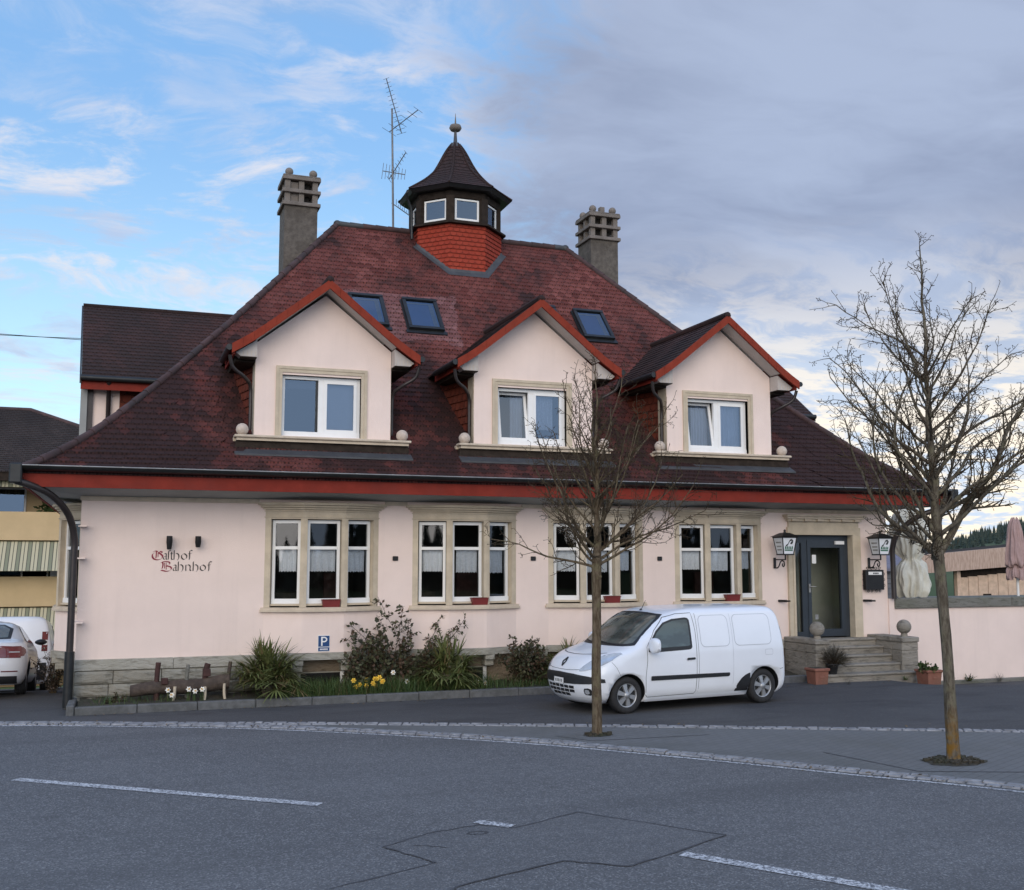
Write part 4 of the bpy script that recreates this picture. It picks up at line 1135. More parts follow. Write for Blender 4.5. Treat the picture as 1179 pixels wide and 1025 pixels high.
g.box(14.12, 15.04, Y0, Y1, z1 - .10, z1)
g.box(14.12, 14.20, Y0 - .015, Y1, z0 + .02, z1 - .101); g.box(14.94, 15.039, Y0 - .015, Y1, z0 + .02, z1 - .101)
g.box(14.20, 14.94, Y0 - .015, Y1, z1 - .26, z1 - .101); g.box(14.20, 14.94, Y0 - .015, Y1, z0 + .02, z0 + .17)
g.face([(14.20, Y0 + .03, z0 + .17), (14.94, Y0 + .03, z0 + .17), (14.94, Y0 + .03, z1 - .26), (14.20, Y0 + .03, z1 - .26)], M_glass)
g.face([(13.80, Y0 + .03, z0 + .12), (13.98, Y0 + .03, z0 + .12), (13.98, Y0 + .03, z1 - .16), (13.80, Y0 + .03, z1 - .16)], M_glass)
g.box(14.80, 15.02, Y0 - .06, Y0 - .016, z1 - .19, z1 - .12, M_plate)
dr = g.build('door', house)
g = MB(M_zinc); g.box(14.13, 14.17, Y0 - .03, Y0 - .016, 1.68, 1.86); g.tube([(14.15, Y0 - .03, 1.80), (14.15, Y0 - .07, 1.80), (14.28, Y0 - .07, 1.80)], .012, 8); g.build('handle', dr)
g = MB(M_plate); g.box(14.26, 14.36, Y0 + .024, Y0 + .028, 2.28, 2.46); g.box(14.30, 14.38, Y0 + .024, Y0 + .028, 1.12, 1.22, M_zinc); g.build('notice', dr)
M_hall = plain('hall_wall', (0.55, 0.56, 0.46), 0.9, 0.15, 1.5)
g = MB(M_hall, M_room)
g.box(13.5, 15.5, 1.15, 1.2, .7, 3.2); g.box(13.45, 13.5, .31, 2.4, .7, 3.2); g.box(15.5, 15.55, .31, 2.4, .7, 3.2); g.box(13.5, 15.5, .25, 2.4, .69, .72, M_room); g.box(13.5, 15.5, .31, 2.4, 3.1, 3.2, M_room)
g.box(14.5, 14.56, .9, .95, .72, 2.9, M_sand); g.box(13.82, 13.88, 1.2, 1.25, .72, 2.6, M_sand)
g.build('entrance_hall', house)
# ------------------------------------------------------------------ vehicles (horizontal-slice bodies)
M_carwhite = plain('white_car_paint', (0.80, 0.83, 0.87), 0.28, 0.015, 2, spec=0.5, coat=0.6)
M_carsilver = plain('pale_car_paint', (0.70, 0.71, 0.73), 0.3, 0.02, 2, spec=0.5, coat=0.5)
M_cartrim = plain('black_car_plastic', (0.018, 0.019, 0.021), 0.5, 0.15, 12)
M_tyre = plain('tyre_rubber', (0.022, 0.022, 0.023), 0.85, 0.2, 12, 0.2, 60)
M_rim = plain('wheel_cover', (0.38, 0.39, 0.40), 0.35, 0.08, 6, metal=0.5)
M_seam = plain('panel_gap', (0.09, 0.095, 0.10), 0.7, 0.05, 6)
M_lampglass = plain('lamp_glass', (0.50, 0.53, 0.56), 0.12, 0.1, 9, metal=0.3, coat=1.0)
M_taillamp = plain('tail_lamp', (0.13, 0.008, 0.010), 0.2, 0.15, 9, coat=1.0)
M_interior = plain('car_interior', (0.06, 0.06, 0.065), 0.9, 0.2, 4)
M_seat = plain('seat_fabric', (0.16, 0.165, 0.18), 0.9, 0.2, 5)

class Car:
    def __init__(s, **k): s.__dict__.update(k)
    def W(s, z): return interp(s.w, z)
    def Xf(s, z): return interp(s.xf, z)
    def Xr(s, z): return interp(s.xr, z)
    def side(s, x, z):
        W = s.W(z); f = s.Xf(z); r = s.Xr(z); lf = interp(s.lf, z); lr = interp(s.lr, z); nf, nr = s.nf, s.nr
        if x > f - lf: q = max(0, 1 - min(1, (x - (f - lf)) / lf) ** nf) ** (1 / nf)
        elif x < r + lr: q = max(0, 1 - min(1, ((r + lr) - x) / lr) ** nr) ** (1 / nr)
        else: q = 1
        return W * q
    def front(s, y, z):
        W = s.W(z); lf = interp(s.lf, z); f = s.Xf(z)
        return f - lf + lf * max(0, 1 - min(1, abs(y) / W) ** s.nf) ** (1 / s.nf)
    def rear(s, y, z):
        W = s.W(z); lr = interp(s.lr, z); r = s.Xr(z)
        return r + lr - lr * max(0, 1 - min(1, abs(y) / W) ** s.nr) ** (1 / s.nr)
    def ring(s, z, nq=11, ns=14):
        W = s.W(z); f = s.Xf(z); r = s.Xr(z); lf = interp(s.lf, z); lr = interp(s.lr, z)
        pts = []
        for i in range(nq):
            t = PI / 2 * i / nq
            pts.append((f - lf + lf * math.cos(t) ** (2 / s.nf), W * math.sin(t) ** (2 / s.nf)))
        for i in range(ns): pts.append((lerp(f - lf, r + lr, i / ns), W))
        for i in range(nq + 1):
            t = PI / 2 * (1 - i / nq)
            pts.append((r + lr - lr * math.cos(t) ** (2 / s.nr), W * math.sin(t) ** (2 / s.nr)))
        full = pts + [(x, -y) for x, y in pts[-2:0:-1]]
        return [(x, y, z) for x, y in full]
    def body(s, name, parent, mat, extra=()):
        g = MB(mat, M_cartrim)
        zs = sorted(s.levels)
        rows = [s.ring(z) for z in zs]
        g.grid(rows, mat, close_u=True, smooth=True)
        g.face(rows[0][::-1], M_cartrim); g.face(rows[-1], mat, smooth=True)
        o = g.build(name, parent)
        # wheel openings
        cut = MB(M_cartrim)
        for ax in s.axles:
            for sy in (-1, 1):
                bm = bmesh.new()
                bmesh.ops.create_cone(bm, cap_ends=True, segments=40, radius1=s.arch, radius2=s.arch, depth=0.62)
                cut.addbm(bm, M_cartrim, M=Matrix.Translation((ax, sy * .90, s.axz)) @ Matrix.Rotation(PI / 2, 4, 'X'))
        c = cut.build('cutter'); 
        for c_ in (c,):
            bm = bmesh.new(); bm.from_mesh(c_.data); bmesh.ops.recalc_face_normals(bm, faces=bm.faces[:]); bm.to_mesh(c_.data); bm.free()
        bm = bmesh.new(); bm.from_mesh(o.data); bmesh.ops.remove_doubles(bm, verts=bm.verts[:], dist=1e-5); bmesh.ops.recalc_face_normals(bm, faces=bm.faces[:]); bm.to_mesh(o.data); bm.free()
        md = o.modifiers.new('arch', 'BOOLEAN'); md.operation = 'DIFFERENCE'; md.object = c; md.solver = 'EXACT'
        o.parent = None
        dg = bpy.context.evaluated_depsgraph_get(); dg.update()
        me = bpy.data.meshes.new_from_object(o.evaluated_get(dg))
        o.modifiers.clear(); o.data = me; bpy.data.objects.remove(c)
        o.parent = parent
        mats = [m.name for m in me.materials]
        if M_cartrim.name not in mats: me.materials.append(M_cartrim)
        ti = [m.name for m in me.materials].index(M_cartrim.name)
        for p in me.polygons:
            c_ = p.center
            for ax in s.axles:
                if abs(p.normal.y) < .35 and math.hypot(c_.x - ax, c_.z - s.axz) < s.arch + .004 and abs(c_.y) > .55: p.material_index = ti
                if math.hypot(c_.x - ax, c_.z - s.axz) < s.arch - .002 and .55 < abs(c_.y) < .66: p.material_index = ti
        return o
    # ---- patches that follow the skin, standing `off` proud
    def _cols(s, cols, nsub, step=.05):
        out = []
        for a, b in zip(cols, cols[1:]):
            k = max(1, int(abs(b[0] - a[0]) / step))
            for i in range(k): out.append(tuple(lerp(a[j], b[j], i / k) for j in range(3)))
        out.append(cols[-1]); return out
    def sp(s, g, cols, mat, off=.004, sy=1, nz=6):
        rows = []
        for x, z0, z1 in s._cols(cols, 1):
            r = []
            for k in range(nz + 1):
                z = lerp(z0, z1, k / nz); y = s.side(x, z); dyx = (s.side(x + .01, z) - s.side(x - .01, z)) / .02; dyz = (s.side(x, z + .01) - s.side(x, z - .01)) / .02
                n = Vector((-dyx, 1, -dyz)).normalized() * off
                r.append((x + n.x, sy * (y + n.y), z + n.z))
            rows.append(r)
        g.grid(rows, mat, flip=(sy > 0) ^ (cols[0][0] > cols[-1][0]))
    def fp(s, g, cols, mat, off=.004, rear=False, nz=6):
        fn = s.rear if rear else s.front; sg = -1 if rear else 1
        rows = []
        for y, z0, z1 in s._cols(cols, 1):
            r = []
            for k in range(nz + 1):
                z = lerp(z0, z1, k / nz); x = fn(y, z); dxy = (fn(y + .01, z) - fn(y - .01, z)) / .02; dxz = (fn(y, z + .01) - fn(y, z - .01)) / .02
                n = Vector((1, -dxy, -dxz)).normalized() * off if not rear else Vector((-1, dxy, dxz)).normalized() * off
                r.append((x + n.x, y + n.y, z + n.z))
            rows.append(r)
        g.grid(rows, mat, flip=rear)
    def sl(s, g, pts, wd, mat, off=.003, sy=1, closed=False):
        """thin line on the side along (x,z) points"""
        if closed: pts = pts + [pts[0]]
        P = []
        for a, b in zip(pts, pts[1:]):
            k = max(1, int(math.dist(a, b) / .06))
            for i in range(k): P.append((lerp(a[0], b[0], i / k), lerp(a[1], b[1], i / k)))
        P.append(pts[-1]); A = []; B = []
        for i, p in enumerate(P):
            a = Vector(P[max(i - 1, 0)]); b = Vector(P[min(i + 1, len(P) - 1)]); d = (b - a).normalized(); n = Vector((-d.y, d.x)) * wd / 2
            for L, sgn in ((A, 1), (B, -1)):
                x, z = p[0] + n.x * sgn, p[1] + n.y * sgn; L.append((x, sy * (s.side(x, z) + off), z))
        g.grid([A, B], mat)
def rrect(x0, x1, z0, z1, r, n=5):
    pts = []
    for cx, cz, a0 in ((x1 - r, z1 - r, 0), (x0 + r, z1 - r, 90), (x0 + r, z0 + r, 180), (x1 - r, z0 + r, 270)):
        for k in range(n + 1):
            a = R(a0 + 90 * k / n); pts.append((cx + r * math.cos(a), cz + r * math.sin(a)))
    return pts
def rr_cols(x0, x1, z0, z1, r, n=5):
    c = []
    for k in range(n + 1):
        a = PI / 2 * k / n; c.append((x0 + r - r * math.cos(a), z0 + r - r * math.sin(a), z1 - r + r * math.sin(a)))
    return c + [(x0 + x1 - x, a, b) for x, a, b in c[::-1]]
def wheel(parent, x, y, r, wd, spokes=6, rim_r=.215):
    sy = 1 if y > 0 else -1
    g = MB(M_tyre)
    p = [(rim_r - .01, -wd * .42), (rim_r + .02, -wd * .5), (r - .03, -wd * .5), (r, -wd * .34), (r, wd * .34), (r - .03, wd * .5), (rim_r + .02, wd * .5), (rim_r - .01, wd * .42)]
    g.lathe(p, n=36, mat=M_tyre, axis='y')
    for k in (-.2, 0, .2): g.lathe([(r + .0005, wd * k - .006), (r + .0008, wd * k + .006)], n=36, mat=M_cartrim, axis='y')
    o = g.build('wheel', parent, (x, y, r))
    q = MB(M_cartrim, M_rim)
    yo = sy * wd * .36
    q.lathe([(rim_r, yo - sy * .03), (.001, yo - sy * .035)], n=30, mat=M_cartrim, axis='y')
    q.lathe([(rim_r + .008, yo - sy * .01), (rim_r + .004, yo + sy * .012), (rim_r - .022, yo + sy * .008), (rim_r - .026, yo - sy * .02)], n=36, mat=M_rim, axis='y')
    for k in range(spokes):
        a = 2 * PI * k / spokes + .3
        def pt(rad, w_, yy): return (rad * math.cos(a) - w_ * math.sin(a), yo + sy * yy, rad * math.sin(a) + w_ * math.cos(a))
        q.hexa([pt(.04, -.030, -.02), pt(rim_r - .01, -.052, -.02), pt(rim_r - .01, .052, -.02), pt(.04, .030, -.02), pt(.04, -.024, .018), pt(rim_r - .012, -.044, .004), pt(rim_r - .012, .044, .004), pt(.04, .024, .018)], M_rim)
    q.lathe([(.062, yo - sy * .0), (.055, yo + sy * .024), (.001, yo + sy * .028)], n=18, mat=M_rim, axis='y')
    q.build('rim', o)
    return o

VAN = Car(w=[(.18, .77), (.24, .82), (.32, .87), (.45, .895), (.62, .912), (.80, .915), (1.0, .908), (1.12, .895), (1.3, .868), (1.5, .825), (1.62, .79), (1.70, .755), (1.75, .715), (1.78, .66), (1.80, .57), (1.815, .40)],
          xf=[(.18, 2.20), (.24, 2.30), (.34, 2.37), (.48, 2.405), (.66, 2.40), (.76, 2.37), (.86, 2.30), (.95, 2.20), (1.01, 2.07), (1.06, 1.90), (1.10, 1.74), (1.13, 1.62), (1.16, 1.54), (1.25, 1.43), (1.4, 1.23), (1.55, 1.02), (1.65, .86), (1.71, .72), (1.75, .58), (1.78, .38), (1.80, .10), (1.815, -.4)],
          xr=[(.18, -2.08), (.26, -2.16), (.45, -2.185), (.6, -2.17), (1.0, -2.15), (1.3, -2.12), (1.55, -2.085), (1.68, -2.06), (1.75, -2.02), (1.78, -1.97), (1.80, -1.88), (1.815, -1.6)],
          lf=[(.18, .75), (.7, .68), (.95, .72), (1.06, .66), (1.13, .50), (1.3, .42), (1.6, .40), (1.7, .45), (1.815, .4)], lr=[(.18, .20), (1.3, .16), (1.6, .16), (1.815, .25)], nf=2.6, nr=2.9,
          levels=[.18, .21, .26, .32, .4, .48, .56, .64, .72, .8, .86, .92, .97, 1.01, 1.04, 1.07, 1.10, 1.13, 1.16, 1.22, 1.32, 1.42, 1.52, 1.60, 1.66, 1.70, 1.735, 1.76, 1.78, 1.795, 1.807, 1.815], axles=(1.54, -1.54), axz=.32, arch=.37)
def van(loc, rot, label, glazed=True):
    t = thing('delivery_van', label, 'van', loc)
    t.rotation_euler = rot; t.scale = (.877, .88, .88)
    VAN.body('body', t, M_carwhite)
    for sy in (1, -1):
        # door with its window
        d = MB(M_seam, M_cartrim)
        VAN.sl(d, [(1.15, .30), (1.17, .62), (1.13, .90), (1.13, 1.14), (.93, 1.42), (.68, 1.64), (.40, 1.70), (.06, 1.71), (.03, 1.4), (.04, .9), (.05, .32), (.08, .27), (1.10, .26), (1.15, .30)], .009, M_seam, sy=sy)
        d.build('door', t)
        gw = MB(M_cartrim, M_carglass)
        VAN.sp(gw, [(1.10, 1.05, 1.10), (1.04, 1.04, 1.24), (.90, 1.04, 1.41), (.72, 1.045, 1.55), (.52, 1.05, 1.61), (.22, 1.06, 1.63), (.16, 1.07, 1.62), (.13, 1.10, 1.58)], M_cartrim, .004, sy)
        VAN.sp(gw, [(1.03, 1.11, 1.19), (.89, 1.11, 1.375), (.71, 1.115, 1.52), (.51, 1.12, 1.575), (.22, 1.125, 1.595), (.175, 1.14, 1.58)], M_interior_glass, .0075, sy)
        gw.build('door_window', t)
        h = MB(M_cartrim)
        VAN.sp(h, [(.27, .885, .905), (.25, .875, .915), (.10, .88, .92), (.08, .89, .91)], M_cartrim, .018, sy); h.build('door_handle', t)
        tr = MB(M_cartrim)
        VAN.sp(tr, [(1.06, .555, .625), (1.04, .55, .63), (-.68, .545, .615), (-.71, .56, .61)], M_cartrim, .012, sy); tr.build('side_moulding', t)
        # blind side panels
        for x0, x1 in ((-.74, -.08), (-1.74, -.87)):
            p = MB(M_carwhite, M_seam)
            VAN.sp(p, rr_cols(x0, x1, 1.10, 1.65, .10), M_carwhite, -.0 + .0035, sy)
            VAN.sl(p, rrect(x0 - .004, x1 + .004, 1.096, 1.654, .10), .014, M_panelshade, sy=sy, closed=True)
            p.build('side_panel', t)
        s_ = MB(M_seam)
        VAN.sl(s_, [(.0, .30), (-.01, 1.0), (-.02, 1.70)], .007, M_seam, sy=sy)
        VAN.sl(s_, [(-.80, .40), (-.81, 1.0), (-.82, 1.68)], .006, M_panelshade, sy=sy)
        VAN.sl(s_, rrect(-1.76, -1.58, .90, 1.0, .02), .006, M_panelshade, sy=sy, closed=True)
        VAN.sl(s_, [(1.86, .90), (1.78, .80), (1.70, .66)], .006, M_seam, sy=sy)
        VAN.sl(s_, [(-1.92, .62), (-2.14, .68)], .007, M_seam, sy=sy)
        s_.build('panel_seam', t)
        ar = MB(M_cartrim)
        # black plastic stone guard ahead of the rear wheel
        VAN.sp(ar, [(-.86, .26, .29), (-.91, .26, .40), (-.99, .26, .49), (-1.08, .26, .55), (-1.16, .26, .58), (-1.2, .36, .585)], M_cartrim, .006, sy)
        ar.build('stone_guard', t)
        sl_ = MB(M_carwhite)
        VAN.sp(sl_, [(1.14, .19, .235), (-1.14, .19, .235)], M_carwhite, .02, sy); sl_.build('sill', t)
        # mirror
        m = MB(M_carwhite, M_cartrim)
        rows = []
        for k in range(9):
            u = k / 8; sc = math.sin(PI * min(.985, max(.015, u))) ** .30
            rows.append([(1.04 + .08 * math.copysign(abs(math.cos(a)) ** .6, math.cos(a)) * sc, sy * (.88 + .27 * u), 1.165 + .135 * math.copysign(abs(math.sin(a)) ** .6, math.sin(a)) * sc) for a in [2 * PI * i / 20 for i in range(20)]])
        m.grid(rows, M_carwhite, close_u=True); m.face(rows[0], M_cartrim); m.face(rows[-1][::-1], M_carwhite)
        m.box(1.01, 1.07, min(sy * .86, sy * .93), max(sy * .86, sy * .93), 1.06, 1.12, M_cartrim, bev=.01)
        m.build('mirror', t)
        # headlamp, fog lamp
        hl = MB(M_lampglass, M_seam, M_cartrim)
        cols = [(.52, .74, .78), (.57, .745, .85), (.63, .755, .94), (.70, .775, 1.01), (.76, .80, 1.045), (.82, .85, 1.05), (.86, .93, 1.03)]
        VAN.fp(hl, [(sy * y, a, b) for y, a, b in (cols if sy > 0 else cols)][::sy], M_lampglass, .006)
        hl.build('headlight', t)
        f = MB(M_cartrim, M_lampglass)
        VAN.fp(f, [(sy * y, a, b) for y, a, b in ((.60, .36, .41), (.62, .34, .45), (.68, .33, .46), (.72, .35, .44))][::sy], M_cartrim, .004)
        VAN.fp(f, [(sy * y, a, b) for y, a, b in ((.62, .36, .42), (.65, .35, .435), (.685, .37, .425))][::sy], M_lampglass, .008)
        f.build('fog_lamp', t)
        tl = MB(M_taillamp, M_plate)
        VAN.fp(tl, [(sy * .70, .95, 1.42), (sy * .83, .95, 1.42)][::sy], M_taillamp, .006, True); VAN.fp(tl, [(sy * .705, 1.10, 1.22), (sy * .825, 1.10, 1.22)][::sy], M_plate, .010, True)
        tl.build('tail_light', t)
        for ax in (1.54, -1.54): wheel(t, ax, sy * .775, .318, .195)
    b = MB(M_cartrim)
    VAN.fp(b, [(-.87, .56, .62), (-.70, .53, .66), (-.4, .515, .69), (0, .51, .70), (.4, .515, .69), (.70, .53, .66), (.87, .56, .62)], M_cartrim, .012); b.build('bumper_band', t)
    gr = MB(M_cartrim, M_carwhite)
    for j in range(3):
        for k in range(6):
            y0 = -.42 + k * .142; z0 = .30 + j * .066; wv = .122 - .0
            if j == 0 and k in (0, 5): continue
            VAN.fp(gr, [(y0, z0, z0 + .05), (y0 + wv, z0, z0 + .05)], M_cartrim, .004)
    gr.build('grille', t)
    pl = MB(M_plate, M_seam); VAN.fp(pl, [(-.16, .50, .60), (.16, .50, .60)], M_plate, .022)
    for k in range(5): VAN.fp(pl, [(-.11 + k * .05, .525, .575), (-.085 + k * .05, .525, .575)], M_seam, .025)
    pl.build('number_plate', t)
    hd = MB(M_seam)
    for a, b_ in zip([(-.66, 1.04), (-.5, 1.015), (-.25, 1.0), (0, .995), (.25, 1.0), (.5, 1.015)], [(-.5, 1.015), (-.25, 1.0), (0, .995), (.25, 1.0), (.5, 1.015), (.66, 1.04)]):
        VAN.fp(hd, [(a[0], a[1], a[1] + .007), (b_[0], b_[1], b_[1] + .007)], M_seam, .003, nz=1)
    for a, b_ in zip([(-.56, .765), (-.3, .745), (0, .74), (.3, .745)], [(-.3, .745), (0, .74), (.3, .745), (.56, .765)]):
        VAN.fp(hd, [(a[0], a[1], a[1] + .007), (b_[0], b_[1], b_[1] + .007)], M_seam, .003, nz=1)
    hd.build('bonnet_seam', t)
    em = MB(M_cartrim)   # dark upright lozenge badge, open in the middle
    for (ya, za, yb, zb) in ((0, .80, .045, .87), (.045, .87, 0, .94), (0, .94, -.045, .87), (-.045, .87, 0, .80)):
        pa = Vector((VAN.front(ya, za) + .012, ya, za)); pb = Vector((VAN.front(yb, zb) + .012, yb, zb)); em.tube([pa, pb], .013, 6)
    em.build('badge', t)
    ws = MB(M_cartrim, M_carglass)
    VAN.fp(ws, [(-.80, 1.165, 1.19), (-.76, 1.155, 1.40), (-.71, 1.15, 1.62), (-.65, 1.145, 1.69), (-.3, 1.14, 1.715), (0, 1.14, 1.72), (.3, 1.14, 1.715), (.65, 1.145, 1.69), (.71, 1.15, 1.62), (.76, 1.155, 1.40), (.80, 1.165, 1.19)], M_cartrim, .003, nz=10)
    VAN.fp(ws, [(-.75, 1.205, 1.22), (-.72, 1.195, 1.41), (-.67, 1.185, 1.61), (-.62, 1.18, 1.66), (-.3, 1.175, 1.685), (0, 1.17, 1.69), (.3, 1.175, 1.685), (.62, 1.18, 1.66), (.67, 1.185, 1.61), (.72, 1.195, 1.41), (.75, 1.205, 1.22)], M_screen, .007, nz=10)
    ws.build('windscreen', t)
    wp = MB(M_cartrim)
    for y0, y1 in ((.55, -.02), (-.1, -.62)):
        P = [(VAN.front(lerp(y0, y1, k / 5), 1.16 + .04 * k / 5) + .02, lerp(y0, y1, k / 5), 1.16 + .04 * k / 5) for k in range(6)]; wp.tube(P, .009, 5)
    wp.build('wiper', t)
    an = MB(M_cartrim); an.tube([(.62, 0, 1.745), (.52, 0, 1.92)], [.008, .004], 5); an.lathe([(.03, 0), (.012, .03)], (.63, 0, 1.74), 8); an.build('aerial', t)
    rb = MB(M_cartrim)
    VAN.fp(rb, [(-.80, .28, .52), (0, .26, .52), (.80, .28, .52)], M_cartrim, .012, True)
    for sy in (1, -1):
        VAN.sp(rb, [(-2.10, .30, .68), (-2.14, .32, .68)], M_cartrim, .007, sy)
        if glazed: VAN.sl(rb, [(-2.125, .70), (-2.115, 1.0), (-2.085, 1.3), (-2.05, 1.55), (-2.01, 1.70)], .022, M_cartrim, .004, sy)
    VAN.fp(rb, [(-.006, .55, 1.6), (.006, .55, 1.6)], M_seam, .003, True)
    rb.build('rear_bumper', t)
    return t
M_panelshade = plain('pressed_edge', (0.45, 0.47, 0.51), 0.4, 0.02, 3)
def dark_glass(name, col, rough=0.04, ior=1.6):
    m, t, b = base_mat(name)
    oc = t.new('ShaderNodeTexCoord').outputs['Object']
    c = t.mix(t.step(t.noise(t.scale(oc, (1, 1, 2)), 2.2, 3), 0.4, 0.6), col, tuple(x * 1.9 for x in col))
    t.l.new(c, b.inputs['Base Color']); b.inputs['Roughness'].default_value = rough; b.inputs['IOR'].default_value = ior
    b.inputs['Specular IOR Level'].default_value = 0.6
    return m
M_interior_glass = dark_glass('tinted_side_glass', (0.030, 0.045, 0.042))
M_screen = dark_glass('windscreen_glass', (0.055, 0.060, 0.052))
van((9.27, -2.82, 0), (0, 0, R(188)), 'small white delivery van with windowless sides parked before the inn')

# cars nosed up the side yard, seen from behind
SED = Car(w=[(.20, .80), (.28, .86), (.45, .90), (.70, .905), (.88, .89), (.96, .87), (1.02, .83), (1.10, .78), (1.22, .71), (1.34, .63), (1.40, .55), (1.44, .42), (1.46, .24)],
          xf=[(.20, 2.2), (.3, 2.29), (.5, 2.32), (.65, 2.28), (.75, 2.15), (.85, 1.75), (.93, 1.30), (.98, 1.02), (1.04, .86), (1.2, .58), (1.34, .32), (1.42, .05), (1.46, -.3)],
          xr=[(.20, -2.22), (.30, -2.30), (.5, -2.34), (.75, -2.33), (.90, -2.31), (.98, -2.24), (1.02, -2.10), (1.05, -1.92), (1.10, -1.76), (1.2, -1.55), (1.32, -1.28), (1.40, -1.02), (1.44, -.8), (1.46, -.55)],
          lf=[(.2, .8), (.8, .9), (1.0, .5), (1.46, .3)], lr=[(.2, .55), (.9, .5), (1.05, .4), (1.3, .3), (1.46, .25)], nf=2.4, nr=2.6,
          levels=[.20, .24, .30, .4, .5, .6, .7, .78, .85, .9, .94, .98, 1.0, 1.02, 1.035, 1.05, 1.08, 1.13, 1.2, 1.27, 1.34, 1.38, 1.41, 1.435, 1.45, 1.46], axles=(1.36, -1.33), axz=.315, arch=.36)
def sedan(loc, rot, label):
    t = thing('saloon_car', label, 'car', loc); t.rotation_euler = rot; t.scale = (.89, .89, .89)
    SED.body('body', t, M_carsilver)
    for sy in (1, -1):
        gw = MB(M_cartrim, M_interior_glass)
        SED.sp(gw, [(.62, 1.0, 1.03), (.4, 1.0, 1.16), (.1, 1.0, 1.31), (-.3, 1.0, 1.365), (-.7, 1.0, 1.35), (-1.0, 1.0, 1.27), (-1.3, 1.01, 1.10), (-1.42, 1.03, 1.05)], M_cartrim, .004, sy)
        SED.sp(gw, [(.52, 1.02, 1.05), (.35, 1.02, 1.15), (.08, 1.02, 1.28), (-.18, 1.02, 1.33)], M_interior_glass, .008, sy)
        SED.sp(gw, [(-.25, 1.02, 1.335), (-.7, 1.02, 1.32), (-.98, 1.02, 1.24), (-1.2, 1.03, 1.12)], M_interior_glass, .008, sy)
        gw.build('side_window', t)
        s_ = MB(M_seam)
        for x in (.72, -.22, -1.12): SED.sl(s_, [(x, .32), (x - .02, .99)], .008, M_seam, sy=sy)
        SED.sl(s_, [(.7, .74), (-2.1, .80)], .010, M_panelshade, sy=sy)
        s_.build('panel_seam', t)
        for x in (.0, -.95):
            h = MB(M_carsilver); SED.sp(h, [(x + .10, .855, .875), (x - .08, .855, .88)], M_carsilver, .03, sy); h.build('door_handle', t)
        m = MB(M_cartrim); rows = []
        for k in range(7):
            u = k / 6; sc = math.sin(PI * min(.97, max(.03, u))) ** .5
            rows.append([(.66 + .10 * math.cos(a) * sc, sy * (.86 + .24 * u), 1.045 + .065 * math.sin(a) * sc) for a in [2 * PI * i / 12 for i in range(12)]])
        m.grid(rows, M_cartrim, close_u=True); m.face(rows[0]); m.face(rows[-1]); m.build('mirror', t)
        tl = MB(M_taillamp, M_lampglass)
        SED.sp(tl, [(-1.98, .80, .86), (-2.05, .74, .90), (-2.25, .70, .925), (-2.31, .70, .92)], M_taillamp, .006, sy)
        SED.fp(tl, [(sy * .42, .74, .90), (sy * .60, .70, .915), (sy * .80, .70, .92)][::sy], M_taillamp, .007, True)
        SED.fp(tl, [(sy * .60, .80, .82), (sy * .78, .80, .82)][::sy], M_lampglass, .010, True)
        tl.build('tail_light', t)
        for ax in SED.axles: wheel(t, ax, sy * .775, .315, .20, 5)
    rw = MB(M_cartrim, M_interior_glass)
    SED.fp(rw, [(-.58, 1.07, 1.28), (-.4, 1.065, 1.37), (0, 1.06, 1.38), (.4, 1.065, 1.37), (.58, 1.07, 1.28)], M_cartrim, .004, True)
    SED.fp(rw, [(-.52, 1.10, 1.27), (-.38, 1.09, 1.345), (0, 1.085, 1.355), (.38, 1.09, 1.345), (.52, 1.10, 1.27)], M_interior_glass, .008, True)
    rw.build('rear_window', t)
    b = MB(M_cartrim, M_plate, M_taillamp)
    SED.fp(b, [(-.75, .22, .36), (0, .22, .37), (.75, .22, .36)], M_cartrim, .010, True); SED.fp(b, [(-.26, .56, .66), (.26, .56, .66)], M_plate, .012, True)
    SED.fp(b, [(.48, .44, .46), (.76, .44, .46)], M_taillamp, .008, True); SED.fp(b, [(-.76, .44, .46), (-.48, .44, .46)], M_taillamp, .008, True)
    b.build('rear_bumper', t)
    return t
a_ = math.atan(.09)
sedan((-1.63, 3.30, -.105), (0, a_, R(90)), 'white saloon car seen from behind beside the left end of the inn')
van((-1.50, 8.0, ground_z(0, 8.0)), (0, a_, R(90)), 'white panel van parked ahead of the saloon car in the side yard', False)
